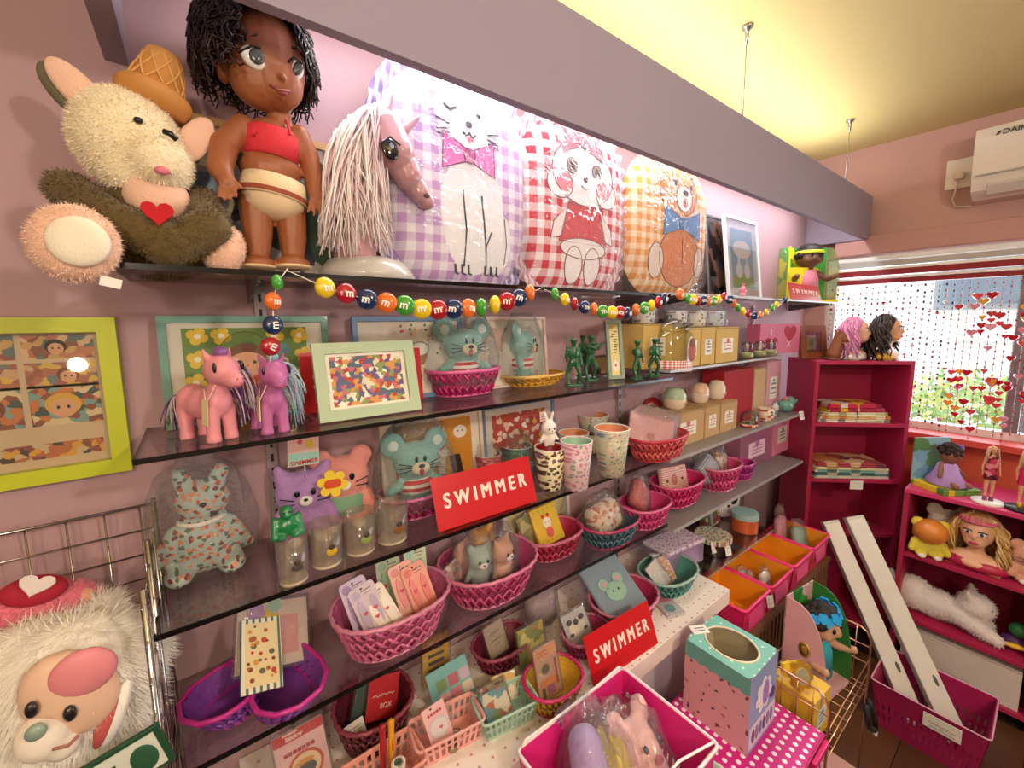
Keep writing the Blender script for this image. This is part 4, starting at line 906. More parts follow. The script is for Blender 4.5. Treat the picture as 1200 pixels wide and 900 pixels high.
# teal framed picture with a girl in a headscarf
def art_scarf(g, w, h):
    rect(g, 0, h/2, w, h, FL('d9d2c6')); rect(g, -.005, h*.48, w*.80, h*.93, FL('66883e'), -.0004)
    yl, wt, k = FL('e6c23c'), FL('f4eede'), FL('4a3a2a')
    for x, z in ((-.33, .86), (-.19, .86), (.16, .86), (.33, .85), (-.34, .62), (-.22, .5), (.35, .62), (.36, .42), (.33, .22), (.36, .08), (.2, .1), (-.36, .38), (-.36, .14), (-.24, .2)):
        shp(g, flower(.017, x*w, z*h, 4), yl, -.0008); shp(g, circ(.0052, 10, x*w, z*h), wt, -.0011)
    c, z = -.04*w, h*.62
    shp(g, E2(.045, .047, c, z+.003), FL('5d8038'), -.0008); g.tube([(c+.045*math.cos(a*.26), -.001, z+.003+.047*math.sin(a*.26)) for a in range(25)], .0008, k, 4, True)
    shp(g, E2(.034, .032, c, z-.004), FL('7a4a2c'), -.0012); shp(g, E2(.033, .024, c, z-.014), FL('e8b08c'), -.0016)
    for q in (-1, 1): shp(g, circ(.0034, 8, c+q*.012, z-.010), k, -.002); shp(g, E2(.013, .03, c+q*.035, z-.05), FL('cf7f76'), -.001)
    shp(g, circ(.002, 6, c, z-.016), FL('b0604a'), -.002); shp(g, E2(.03, .03, c, z-.058), FL('d0826f'), -.0012); shp(g, [(c-.024, z-.036), (c+.024, z-.036), (c, z-.062)], FL('d8502c'), -.0016)
    shp(g, E2(.036, .028, c, z-.088), FL('efe4cc'), -.002); g.tube([(c-.014, -.0026, z-.085), (c-.01, -.0026, z-.095), (c+.01, -.0026, z-.095), (c+.014, -.0026, z-.085)], .0008, k, 4)
    for q in (-1, 1): rect(g, c+q*.012, z-.124, .014, .02, FL('cda04a'), -.0012); shp(g, E2(.011, .005, c+q*.013, z-.136, 10), FL('d88a3c'), -.0016)
    text_mesh(g, '3', .045, FL('f0e8c8'), (w*.21, -.001, h*.5), depth=.0002, bold=.01); shp(g, E2(.014, .011, w*.2, h*.7, 12), FL('5d8fa0'), -.0012); scribble(g, w*.21, h*.36, .03, .004, FL('f0e8c8'), -.001)
x0, x1 = XZ(181, 385, 371, -.05); frame('teal framed picture of a girl in a headscarf among yellow flowers', x0, x1, S2, PY(181, 370, -.05).z, -.022, .012, '5c8c7c', art_scarf, 7)
def art_ice(g, w, h):
    rect(g, 0, h/2, w, h, FL('ece4da')); rect(g, 0, h*.5, w*.72, h, FL('f2e6dc'), -.0004); rnd = random.Random(2)
    for i in range(30): shp(g, circ(.0035, 8, rnd.uniform(-.33, .33)*w, rnd.uniform(.2, .95)*h), FL(('c0504a', '5a8a5a', 'd8a83c')[i % 3]), -.0008)
    shp(g, E2(.026, .018, .02, h*.62), FL('3a3a3a'), -.0009); shp(g, E2(.024, .016, .02, h*.62), FL('f4eee6'), -.0012); shp(g, [(-.002, h*.56), (.042, h*.56), (.03, h*.4), (.01, h*.4)], FL('b8885a'), -.001)
x0, x1 = XZ(413, 542, 371, -.04); frame('blue framed ice cream print behind the pale green frame', x0, x1, S2, PY(413, 371, -.04).z, -.02, .011, '5f7fa8', art_ice, 5)
x0, x1 = XZ(550, 641, 372, -.04); frame('pale pink framed print behind the two teal mice', x0, x1, S2, PY(560, 371, -.04).z, -.02, .009, 'd8c0bc', art_plain('', ('efe2dc', 'e6d2cc', 'f4ece6', 'd8b8b0'), 14, .2), 5)
p = PZ(430, 478, S2); sign('red SWIMMER sign half hidden behind the pale green frame', (p.x+.01, -.062, S2), 0, mx(p, 142), mz(p, 66), 6)
p = PZ(431, 488, S2)
x0 = PZ(373, 496, S2).x; x1 = PZ(489, 479, S2).x; frame('pale green wooden frame with a crowded sticker collage', x0, x1, S2, S2+mz(p, 86), PZ(373, 496, S2).y+.03, .021, 'aec2a0', art_plain('', ('e8dcc4', 'b8443c', '8a9c5c', '6a5a8c', 'd89a4c', 'f0ecdc', '4c6c7c', 'c86a7a'), 120, .1), 14, matb='efe8d8', glass=False)
# ponies
def pony(label, loc, h, rz, body, mane_cols, seed, tagc='dcc9a0'):
    t = thing('toy_pony', label, 'toy pony', loc, rz, 'toy ponies'); m = M(body, .4, var=.04, sss=.05); g = G(); s = h
    g.ell((.30*s, .17*s, .19*s), (-.05*s, 0, .42*s), m); g.ell((.17*s, .16*s, .19*s), (.16*s, 0, .45*s), m); g.ell((.19*s, .175*s, .2*s), (-.22*s, 0, .44*s), m)
    cap(g, (.2*s, 0, .5*s), (.27*s, 0, .78*s), .12*s, .1*s, m, 5); g.ell((.19*s, .18*s, .18*s), (.3*s, 0, .82*s), m); cap(g, (.34*s, 0, .79*s), (.5*s, 0, .71*s), .13*s, .095*s, m, 4)
    for x, q in ((.2, 1), (.2, -1), (-.26, 1), (-.26, -1)): cap(g, (x*s, q*.09*s, .36*s), (x*s+.02*s, q*.1*s, .05*s), .085*s, .07*s, m, 6); g.cyl(.08*s, .075*s, .06*s, (x*s+.02*s, q*.1*s, 0), m)
    for q in (-1, 1): cap(g, (.25*s, q*.11*s, .95*s), (.24*s, q*.15*s, 1.06*s), .045*s, .018*s, m, 3)
    remesh(g, 'body', t, .022*s, 3, m)
    for q in (-1, 1): G().ell((.045*s, .02*s, .06*s), (.40*s, q*.145*s, .86*s), M('1c2430', .1, coat=.6), (0, 0, q*.5), seg=10, ring=8).obj('eye', t); G().ell((.009*s,)*3, (.59*s, q*.035*s, .73*s), M('a04a60', .5), seg=6, ring=5).obj('nostril', t)
    G().tube([(.55*s, -.06*s, .655*s), (.585*s, 0, .65*s), (.55*s, .06*s, .655*s)], .006*s, M('b04a66', .5)).obj('mouth', t)
    rnd = random.Random(seed); ms = [M(c, .35, var=.15, vs=60) for c in mane_cols]
    for nm, N in (('mane', 70), ('tail', 70)):
        g = G()
        for k in range(N):
            if nm == 'mane': f = rnd.random(); st = Vector((.32*s-.16*s*f, 0, .97*s-.36*s*f)); en = st+Vector((rnd.uniform(-.12, .08)*s, (.24+rnd.random()*.14)*s, rnd.uniform(-.62, -.3)*s)); md = (st+en)/2+Vector((0, .14*s, .2*s))
            else: st = Vector((-.4*s, 0, .5*s)); en = Vector((rnd.uniform(-.85, -.5)*s, rnd.uniform(-.05, .5)*s, rnd.uniform(.02, .12)*s)); md = Vector((-.62*s, rnd.uniform(-.1, .1)*s, .55*s))
            g.tube([st*(1-u_)**2+md*(2*u_*(1-u_))+en*u_*u_ for u_ in (0, .17, .33, .5, .67, .83, 1)], .012*s, ms[k*len(ms)//N], 4, r2=.005*s)
        o = g.obj(nm, t); o['kind'] = 'stuff'
    g = G().ell((.09*s, .07*s, .06*s), (.3*s, 0, 1.02*s), ms[0]); g.obj('forelock', t)
    G().box((.012, .002, .04), (.25*s, -.19*s, .36*s), M(tagc, .7), rot=(0, R(6), 0)).obj('price_tag', t); G().tube([(.2*s, -.15*s, .62*s), (.26*s, -.18*s, .52*s), (.25*s, -.19*s, .43*s), (.3*s, -.15*s, .55*s), (.32*s, -.1*s, .66*s)], .0008, M('efe2d0', .7), 4).obj('string', t)
    return t
p = PZ(236, 515, S2); pony('salmon pink toy pony with a white and plum tail', p+Vector((.012, .0, 0)), mz(p, 98), R(-58), 'e4929e', ('8a5aa0', 'efe6ee', 'e8dce6', '7a3a66'), 1)
p = PZ(318, 505, S2); pony('orchid purple toy pony with an ice blue mane under the hanging beads', p+Vector((0, .008, 0)), mz(p, 84), R(-80), 'c06aa6', ('8fc4d0', 'b8dce6', 'c8bfe0'), 2)
# teal mice in baskets
def teal_mouse(label, loc, s, rz=0, lie=0, film=True, striped=True):
    t = thing('plush_mouse', label, 'plush toy', loc, 0, 'teal plush mice', (R(lie), 0, rz)); m = M('7fb0aa', .85, var=.08, bump=.3, bs=200, sheen=.4); g = G()
    g.ell((.34*s, .25*s, .28*s), (0, 0, .72*s), m); g.ell((.24*s, .2*s, .3*s), (0, .02*s, .3*s), m)
    for q in (-1, 1): g.ell((.19*s, .07*s, .19*s), (q*.33*s, .03*s, .98*s), m); cap(g, (q*.2*s, 0, .42*s), (q*.4*s, -.08*s, .34*s), .085*s, .075*s, m, 4); cap(g, (q*.13*s, -.02*s, .16*s), (q*.19*s, -.14*s, .07*s), .1*s, .07*s, m, 4)
    remesh(g, 'body', t, .035*s, 2, m)
    for q in (-1, 1): G().ell((.08*s, .02*s, .08*s), (q*.33*s, -.035*s, .98*s), M('d8e4de', .9), seg=12, ring=8).obj('ear_spot', t); G().ell((.025*s, .015*s, .045*s), (q*.06*s, -.245*s, .8*s), blk, seg=8, ring=6).obj('eye', t)
    for q in (-1, 1):
        g = G()
        for k in range(3): g.tube([(q*.13*s, -.25*s, (.72-k*.03)*s), (q*.3*s, -.2*s, (.76-k*.07)*s)], .008*s, blk, 4)
        g.obj('whiskers', t)
    G().ell((.14*s, .06*s, .1*s), (0, -.225*s, .66*s), M('d9c9b0', .9), seg=12, ring=8).obj('muzzle', t); G().ell((.05*s, .03*s, .03*s), (0, -.29*s, .71*s), blk, seg=8, ring=6).obj('nose', t); G().ell((.035*s, .02*s, .06*s), (0, -.28*s, .62*s), M('b03038', .5), seg=8, ring=6).obj('mouth', t)
    if striped: G().lathe([(.2*s, .25*s), (.262*s, .27*s), (.262*s, .42*s), (.2*s, .47*s)], PAT('stripe', ('c8323c', 'efe6e2'), 14/s*.7, 'zx', .85, .5), (0, .02*s, 0), seg=20, s=(1, .85, 1)).obj('striped_shirt', t)
    if film: bag(t, .62*s, .4*s, 1.32*s, .0, seed=s*77, nz=.07*s, m=FILM('f6fafa', .06, .8, .7, 40))
    return t
def bk(label, u, v, z, wpx, hpx, c, crim, dep=.8, **k):
    p = PZ(u, v, z); rx = mr(p, wpx)/2*1.06; return weave(label, p+Vector((0, 0, .0)), rx, rx*dep, mz(p, hpx), c, crim, **k), p, rx
t, p, rx = bk('magenta woven basket holding the upright teal mouse, second shelf', 543, 461, S2, 82, 34, 'b81e68', 'd8609a', .72)
teal_mouse('teal mouse in a red striped shirt seated in the magenta basket, second shelf', p+Vector((0, -.005, .012)), mz(p, 70), R(-4))
t, p, rx = bk('golden woven tray basket on the second shelf beside the toy soldiers', 622, 450, S2, 78, 14, 'd29a2e', 'e0b65c', .75)
teal_mouse('teal mouse lying on its side in the golden basket', p+Vector((-.03, .0, .012)), mz(p, 58), R(35), 0)
# toy soldiers
def soldier(label, loc, h, rz, pose):
    t = thing('toy_soldier', label, 'toy soldier', loc, rz, 'green toy soldiers'); m = M('1f5a34', .3, var=.06, coat=.3); s = h; g = G()
    g.ell((.055*s, .06*s, .07*s), (0, 0, .88*s), m); g.ell((.08*s, .09*s, .05*s), (0, 0, .935*s), m); cap(g, (0, 0, .82*s), (0, 0, .78*s), .04*s, .05*s, m, 2)
    g.ell((.11*s, .075*s, .16*s), (0, 0, .66*s), m); g.ell((.095*s, .07*s, .09*s), (0, 0, .5*s), m); g.box((.12*s, .06*s, .14*s), (0, .09*s, .68*s), m)
    st = .1 if pose != 'kneel' else .05
    for q in (-1, 1): cap(g, (q*.05*s, 0, .48*s), (q*st*s*1.1, -.05*s*q, .27*s), .06*s, .048*s, m, 4); cap(g, (q*st*s*1.1, -.05*s*q, .27*s), (q*st*s*1.2, .02*s*q, .06*s), .046*s, .036*s, m, 4); g.ell((.04*s, .07*s, .03*s), (q*st*s*1.2, -.02*s, .045*s), m)
    if pose == 'aim':
        cap(g, (.1*s, 0, .75*s), (.2*s, -.05*s, .68*s), .042*s, .036*s, m, 3); cap(g, (.2*s, -.05*s, .68*s), (.3*s, -.08*s, .78*s), .036*s, .03*s, m, 3); cap(g, (-.1*s, 0, .75*s), (-.02*s, -.13*s, .7*s), .042*s, .036*s, m, 3); cap(g, (-.02*s, -.13*s, .7*s), (.14*s, -.08*s, .77*s), .036*s, .03*s, m, 3); A, B = (-.02, -.07, .79), (.55, -.08, .8)
    elif pose == 'carry':
        cap(g, (.1*s, 0, .75*s), (.14*s, -.06*s, .56*s), .042*s, .036*s, m, 3); cap(g, (.14*s, -.06*s, .56*s), (.02*s, -.13*s, .56*s), .036*s, .03*s, m, 3); cap(g, (-.1*s, 0, .75*s), (-.16*s, -.03*s, .58*s), .042*s, .036*s, m, 3); cap(g, (-.16*s, -.03*s, .58*s), (-.12*s, -.12*s, .66*s), .036*s, .03*s, m, 3); A, B = (.1, -.13, .42), (-.2, -.12, .82)
    else:
        cap(g, (.1*s, 0, .75*s), (.15*s, -.02*s, .57*s), .042*s, .036*s, m, 3); cap(g, (.15*s, -.02*s, .57*s), (.16*s, -.06*s, .42*s), .036*s, .03*s, m, 3); cap(g, (-.1*s, 0, .75*s), (-.17*s, -.0*s, .6*s), .042*s, .036*s, m, 3); cap(g, (-.17*s, 0, .6*s), (-.16*s, -.02*s, .8*s), .036*s, .03*s, m, 3); A, B = (-.16, -.02, .5), (-.17, -.02, 1.08)
    remesh(g, 'body', t, .016*s, 1, m); A, B = Vector(A)*s, Vector(B)*s
    G().tube([A, A.lerp(B, .35), A.lerp(B, .36), B], .022*s, m, 6, r2=.01*s).obj('rifle', t); G().lathe([(0, 0), (.21*s, 0), (.2*s, .03*s), (0, .035*s)], m, seg=16, s=(1, .7, 1)).obj('base', t); return t
for u, v, h, rz, pose, lb in ((672, 452, 56, -20, 'shoulder', 'green toy soldier shouldering a rifle, nearest the golden basket'), (682, 440, 48, 10, 'carry', 'green toy soldier standing behind the other two of its group'), (692, 446, 54, 5, 'aim', 'green toy soldier aiming its rifle to the right'),
        (746, 444, 46, 25, 'carry', 'green toy soldier in front of the slim sage frame'), (766, 441, 45, -10, 'carry', 'green toy soldier beside the gingham jar')):
    p = PZ(u, v, S2); soldier(lb, p, mz(p, h), R(rz), pose)
x0, x1 = XZ(693, 728, 402, -.05); frame('small brown framed picture lying back behind the soldiers', x0, x1, S2, S2+.07, -.03, .007, '5e4038', art_plain('', ('8a6058', '6b4a44', 'a07a6c', '4a3430'), 20), 20)
def art_yel(g, w, h):
    rect(g, 0, h/2, w, h, FL('ead99a')); rnd = random.Random(5)
    for i in range(9): rect(g, rnd.uniform(-.2, .2)*w, (.45+.05*i)*h, .012, .003, FL('4a3e34'), -.0006)
    shp(g, E2(.012, .018, w*.05, h*.18), FL('f4ece0'), -.0008); shp(g, circ(.004, 8, w*.05, h*.2), FL('c0604a'), -.0012)
p = PZ(735, 446, S2); frame('slim sage green frame with a yellow print behind two soldiers', p.x-.028, p.x+.028, S2, S2+mz(p, 70), -.10, .011, '8a9c8a', art_yel, 10, R(-22), glass=False)
# gingham jar, boxes, wrapped mugs
def jar_clear(label, loc, r, h, band, name='glass_jar', film=False):
    t = thing(name, label, 'jar', loc); gm = FILM('f6faf8', .07, .8, 0, rough=.03)
    G().lathe([(0, .002), (r*.96, .002), (r, .01), (r, h*.62), (r*.92, h*.7), (r*.8, h*.72), (r*.82, h*.76)], gm, seg=24).obj('jar_glass', t); G().lathe([(r*.84, h*.72), (r*.86, h*.73), (r*.86, h*.8), (r*.5, h*.92), (.008, h*.95), (.008, h), (0, h)], gm, seg=24).obj('lid', t)
    G().lathe([(r*1.004, h*.04), (r*1.012, h*.05), (r*1.012, h*.22), (r*1.004, h*.23)], band, seg=24).obj('gingham_band', t); g = G(); g.ell((r*.3, .003, r*.42), (r*.2, -r*1.0, h*.38), M('a8503c', .6)); g.ell((r*.2, .003, r*.22), (r*.2, -r*1.01, h*.52), M('7a4a34', .6)); g.obj('painted_bear', t); return t
p = PZ(785, 436, S2); jar_clear('clear lidded jar with red gingham band on the second shelf', p+Vector((0, .01, 0)), mx(p, 31)/2, mz(p, 66), PAT('gingham', ('f6efe8', 'c8323c'), 110, 'xz', .4))
def carton(label, loc, rz, w_, d_, h_, c, lab='f2ece0', labc='b0604a', group='plain kraft boxes', name='cardboard_box', cat='box', win=None, rough=.75):
    t = thing(name, label, cat, loc, rz, group); m = M(c, rough, var=.06) if isinstance(c, str) else c
    G().box((w_, d_, h_-.002), (0, 0, (h_-.002)/2), m, bev=.0008).obj('box_body', t); G().box((w_-.001, d_-.001, .0018), (0, 0, h_-.0008), m).obj('lid_flap', t); G().box((w_, .0006, .002), (0, -d_/2-.0003, h_-.004), M('8a6c40' if isinstance(c, str) else 'c09090', .8)).obj('lid_seam', t)
    if lab:
        o = G().box((w_*.5, .0008, h_*.42), (0, -d_/2-.0005, h_*.48), M(lab, .6)).obj('label', t); g = G()
        for j in range(3): rect(g, 0, h_*(.38+.09*j), w_*.32, h_*.03, FL(labc), -d_/2-.0012)
        shp(g, heart(w_*.07, 0, h_*.62), FL(labc), -d_/2-.0013); g.obj('label_print', o)
    return t
K = 'c9a75e'
p = PZ(775, 432, T2); p.y = -.085; hb = mz(PZ(820, 424, T2), 40)
boxes = [(1.275, -.075, .17, .13, hb*1.12, 'wide kraft box at the near end of the row under the wrapped mugs')]
for (u0, u1), lb in (((803, 820), 'first narrow kraft box right of the gingham jar, with a white label'), ((821, 837), 'second narrow kraft box in the row, with a pink label'), ((838, 864), 'far kraft box in the row beside the snow globes')):
    a, c = PY(u0, 425, -.195).x, PY(u1, 425, -.195).x; boxes.append(((a+c)/2, -.145, c-a-.004, .1, hb, lb))
for i, (x, y, w_, d_, h_, lb) in enumerate(boxes): carton(lb, (x, y, T2), 0, w_, d_, h_, 'd3b266', labc='c05a6a' if i % 2 else '5a6a8a')
def mug(label, loc, r, h, c, c_in, film=True, pat=None, handle=True, taper=.86, group=None, name='mug', cat='mug', rz=0):
    t = thing(name, label, cat, loc, rz, group); m = pat or M(c, .3, var=.03, coat=.4); a = r*taper
    G().lathe([(0, .001), (a*.9, .001), (a, .006), (r, h), (r*.94, h), (a*.94, .008), (0, .008)], m, seg=26).obj('body', t); G().lathe([(r*.93, h*.98), (a*.93, h*.3), (0, h*.3)], M(c_in, .35), seg=24).obj('inside', t); G().lathe([(r*.93, h), (r*.97, h*1.012), (r*1.01, h)], M('f4efe6', .3), seg=24).obj('rim', t)
    if handle: G().tube([(r*.92, 0, h*.8), (r*1.3, 0, h*.78), (r*1.45, 0, h*.5), (r*1.25, 0, h*.25), (r*.85, 0, h*.22)], r*.1, m, 8).obj('handle', t)
    if film: bag(t, r*1.25, r*1.2, h*1.4, 0, seed=h*500, nz=r*.25, m=FILM('f6f8fa', .07, .8, .7, 50))
    return t
z = T2+hb*1.121
for i, (x, zz, lb, c) in enumerate(((1.255, z, 'cellophane wrapped white mug on the wide kraft box', 'f0ebe2'), (boxes[1][0], T2+hb+.001, 'cellophane wrapped mug with a cat print on the first narrow kraft box', 'ece4da'), (boxes[2][0]+.03, T2+hb+.001, 'cellophane wrapped cream mug in the middle of the wrapped row', 'efe6d6'), (boxes[3][0]+.03, T2+hb+.001, 'cellophane wrapped pale blue mug at the far end of the wrapped row', 'dfe6ee'))):
    mug(lb, (x, -.12 if i else -.09, zz), .043, .062, c, 'e6ded2', pat=PAT('floral', (c, '6a7a9a', 'c07a84', '7a6a5a'), 55, 'xz', .35, .22))
def globe(label, loc, s, c):
    t = thing('snow_globe', label, 'snow globe', loc, group='snow globes by the pink box'); G().lathe([(0, 0), (.5*s, 0), (.48*s, .25*s), (.42*s, .4*s), (0, .4*s)], PAT('floral', ('8a9c6a', 'd8c8a0', 'c07a6a', '5a7a8a'), 60, 'xz', .4, .35), seg=20).obj('base', t); G().ell((.45*s,)*3, (0, 0, .8*s), FILM('eef6fa', .1, .8, 0), seg=18).obj('dome', t); figure = G().ell((.15*s, .12*s, .25*s), (0, 0, .62*s), M(c, .5)).ell((.12*s,)*3, (0, 0, .9*s), M('f0dcc8', .5)); figure.obj('tiny_figure', t); return t
for u, c, lb in ((875, 'd8a0a0', 'snow globe with a grey rim beside the kraft boxes'), (890, 'f0e0c0', 'middle snow globe with a tiny figure'), (903, '8aa0c0', 'snow globe next to the pink heart box')):
    p = PY(u, 417, -.15); globe(lb, (p.x, -.15, T2), .056, c)
p = PY(914, 400, -.15); t = thing('heart_box', 'pink gift box with hearts beside the wooden frame', 'box', (p.x, -.12, T2), R(-12)); hh = mz(p, 34); ww = mx(p, 30)
G().box((ww, .07, hh), (0, 0, hh/2), M('d86c92', .5, var=.04), bev=.001).obj('box_body', t); g = G()
for x, zz in ((.24, .7), (-.22, .3)): g.poly(heart(ww*.17, x*ww, zz*hh), .0008, FL('b01838'), (0, -.0352, 0))
text_mesh(g, 'I', hh*.32, FL('f4e4e6'), (-.24*ww, -.0358, .72*hh), depth=.0003); text_mesh(g, 'X', hh*.3, FL('f4e4e6'), (.22*ww, -.0358, .3*hh), depth=.0003); g.obj('print', t)

# ---- on top of the tall bookcase
def art_wood(g, w, h): rect(g, 0, h/2, w, h, FL('8a5a3c')); rect(g, 0, h/2, w*.6, h*.7, FL('c9b79a'), -.0005); shp(g, E2(w*.15, h*.2, 0, h*.5), FL('8a9a7a'), -.0009)
frame('brown wooden picture frame on top of the tall bookcase', 0, .17, BHT, BHT+.17, 0, .032, '8a4f2e', art_wood, 8, TH*.5, depth=.02).location = tl(.045, .12, BHT)
t = thing('toy_horse_bust', 'brown toy horse head beside the wooden frame', 'toy horse', tl(.115, .06, BHT), TH); m = M('8a5232', .5, var=.1); g = G(); cap(g, (0, 0, .03), (.012, -.01, .1), .032, .024, m); g.ell((.024, .024, .026), (.016, -.012, .115), m); cap(g, (.018, -.015, .115), (.05, -.03, .098), .02, .014, m)
for q in (-1, 1): cap(g, (.006, q*.014-.01, .135), (.0, q*.016-.01, .155), .008, .003, m, 3)
remesh(g, 'horse_bust', t, .004, 2, m); G().lathe([(0, 0), (.042, 0), (.04, .012), (0, .014)], M('6a3a22', .5)).obj('base', t); G().tube([(.03, -.04, .11), (.036, -.02, .122), (.034, .002, .112)], .002, blk).obj('bridle', t); G().ell((.003, .002, .004), (.028, -.034, .121), blk, seg=8, ring=6).obj('eye', t)
def styling_head(label, loc, rz, s, skin_c, hair, top, seed, crown=None, hl=1.0):
    t = thing('doll_styling_bust', label, 'doll bust', loc, rz, 'doll styling heads'); sk = M(skin_c, .4, sss=.08); g = G()
    g.ell((.25*s, .27*s, .32*s), (0, 0, .78*s), sk); g.ell((.17*s, .16*s, .14*s), (0, -.12*s, .60*s), sk); cap(g, (0, .02*s, .55*s), (0, .03*s, .3*s), .12*s, .13*s, sk, 4); g.ell((.46*s, .2*s, .17*s), (0, .02*s, .17*s), sk); g.ell((.3*s, .2*s, .14*s), (0, -.06*s, .12*s), sk); g.ell((.035*s, .05*s, .05*s), (0, -.27*s, .72*s), sk)
    g.box((.8*s, .3*s, .02*s), (0, 0, .01*s), sk); remesh(g, 'bust', t, .03*s, 3, sk)
    for q in (-1, 1):
        o = G().ell((.055*s, .02*s, .04*s), (q*.1*s, -.245*s, .80*s), M('f2eee8', .2), seg=10, ring=6).obj('eye', t); G().ell((.026*s, .015*s, .034*s), (q*.1*s, -.26*s, .80*s), M('3a4a6a', .2), seg=8, ring=6).obj('iris', o); G().tube([(q*.04*s, -.27*s, .84*s), (q*.1*s, -.275*s, .86*s), (q*.17*s, -.235*s, .84*s)], .012*s, M('4a2a20', .5), 5).obj('eyelash', t)
    G().ell((.075*s, .025*s, .03*s), (0, -.27*s, .60*s), M('c03a5a', .3), seg=10, ring=6).obj('lips', t)
    rnd = random.Random(seed); ms = [M(c, .35, var=.2, vs=70) for c in hair]; g = G(); g.ell((.285*s, .27*s, .3*s), (0, .06*s, .86*s), ms[0])
    for k in range(210):
        a = R(rnd.uniform(64, 296))-R(90); f = rnd.random(); st = Vector((.1*s*math.cos(a), .05*s+.1*s*math.sin(a), (1.12+.03*f)*s)); rr = (.34+.1*rnd.random())*s; mid = Vector((math.cos(a)*rr*.95, .04*s+math.sin(a)*rr*.85, .85*s)); L = (.28+.25*rnd.random())*hl; en = Vector((math.cos(a)*rr*1.08, .06*s+math.sin(a)*rr*.95, (.85-L)*s)); ph = rnd.random()*6; pts = []
        for i in range(12):
            u_ = i/11; q = st*(1-u_)**2+mid*(2*u_*(1-u_))*1.12+en*u_*u_; q += Vector((math.cos(ph+u_*13), math.sin(ph+u_*13), 0))*.075*s*u_; pts.append(q)
        g.tube(pts, .03*s, ms[k % len(ms)], 5, r2=.012*s)
    o = g.obj('hair', t); o['kind'] = 'stuff'
    if top: G().lathe([(.3*s, .02*s), (.485*s, .04*s), (.47*s, .13*s), (.4*s, .2*s), (.3*s, .22*s)], M(top, .5, coat=.3), (0, -.0*s, 0), seg=24, s=(1, .52, 1)).obj('bodice', t)
    if crown:
        g = G()
        for i in range(9): a = R(-60+15*i)-R(90); hgt = (.03+.07*(1-abs(i-4)/4))*s; g.ell((.02*s, .022*s, hgt), (.28*s*math.cos(a), .02*s+.29*s*math.sin(a), 1.03*s+hgt*.5), M(crown, .3))
        g.tube([(.285*s*math.cos(R(-160+10*i)), .02*s+.29*s*math.sin(R(-160+10*i)), 1.02*s) for i in range(15)], .02*s, M(crown, .3)); g.obj('tiara', t)
    return t
styling_head('pink haired styling head on the tall bookcase', tl(.222, .075, BHT), R(4), .185, 'e8b898', ('d888b4', 'e8a4c8', 'c070a0'), 'e6dcd8', 1, hl=1.5)
styling_head('dark haired styling head in a golden top on the tall bookcase', tl(.37, .075, BHT), R(0), .195, 'dba27c', ('2a1a18', '3a2620', '1e1212'), 'd8a02c', 2, hl=1.7)

# ================================================================== THIRD SHELF
def at(u, v, z): return PZ(u, v, z)
# flower print bunny in a clear bag
p = at(243, 668, S3); s = mz(p, 112)
t = thing('fabric_bunny', 'flower print fabric bunny in a clear bag at the left end of the third shelf', 'plush toy', p); m = PAT('floral', ('a9b8b4', 'c85a44', 'd88a6a', '5a6a58', '7a3a34'), 95, 'xz', .85, .34); g = G()
g.ell((.3*s, .2*s, .3*s), (0, 0, .3*s), m); g.ell((.22*s, .18*s, .2*s), (.02*s, 0, .72*s), m)
for q in (-1, 1): g.ell((.08*s, .05*s, .14*s), (.02*s+q*.14*s, 0, .93*s), m, (0, q*.3, 0)); cap(g, (q*.2*s, -.05*s, .45*s), (q*.34*s, -.1*s, .25*s), .09*s, .07*s, m, 3); g.ell((.12*s, .16*s, .09*s), (q*.2*s, -.14*s, .09*s), m)
remesh(g, 'body', t, .03*s, 2, m); G().ell((.03*s, .02*s, .02*s), (.02*s, -.185*s, .73*s), blk, seg=8, ring=6).obj('nose', t); G().box((.06*s, .006*s, .04*s), (.1*s, -.17*s, .62*s), M('1e1c1c', .6)).obj('label_tab', t); G().lathe([(.17*s, .52*s), (.2*s, .54*s), (.17*s, .56*s)], M('e8e2da', .7)).obj('neck_ribbon', t)
bag(t, .44*s, .3*s, 1.22*s, 0, seed=3, nz=.1*s, tie=True, m=FILM('f8fafa', .03, .7, .9, 45))
# four clear cups
def clear_cup(label, loc, w_, h_, c, kind):
    t = thing('clear_cup', label, 'cup', loc, 0, 'clear printed cups in a row'); gm = FILM('f8f4ee', .05, .5, .1, 20, .05, .08); a = w_/2
    pf = [(a*.86, 0), (a*.9, h_*.06), (a, h_), (a*.94, h_), (a*.86, h_*.08), (0, h_*.08)]
    G().lathe([(0, 0)]+pf, gm, seg=4 if kind else 20, rot=(0, 0, R(45)) if kind else (0, 0, 0), s=(1.25, 1.1, 1) if kind else (1, 1, 1), smooth=not kind).obj('cup_wall', t)
    G().lathe([(0, .001), (a*.84, .001), (a*.84, h_*.07), (0, h_*.07)], M('e6dcc8', .3, var=.02), seg=20).obj('base', t); g = G()
    g.ell((a*.34, .002, a*.28), (a*.1, -a*.92, h_*.42), M(c, .5), seg=10, ring=6); g.ell((a*.2, .002, a*.2), (a*.12, -a*.94, h_*.42+a*.32), M('4a3a34', .5), seg=10, ring=6); g.obj('print', t); return t
ccs = []
for (u, v, h_), c, lb in (((345, 680, 52), '4a4442', 'clear cup with a black cat print, first of the row under the green gorilla'), ((384, 660, 48), 'd8a82c', 'clear cup with a yellow flower print, second of the row'), ((423, 645, 45), '8a9a5a', 'clear cup with a small green print, third of the row'), ((460, 632, 43), '8a5a30', 'clear cup with a brown bear print, last of the row')):
    p = at(u, v, S3); clear_cup(lb, p, mr(p, 40), mz(p, h_), c, 0); ccs.append((p, mz(p, h_)))
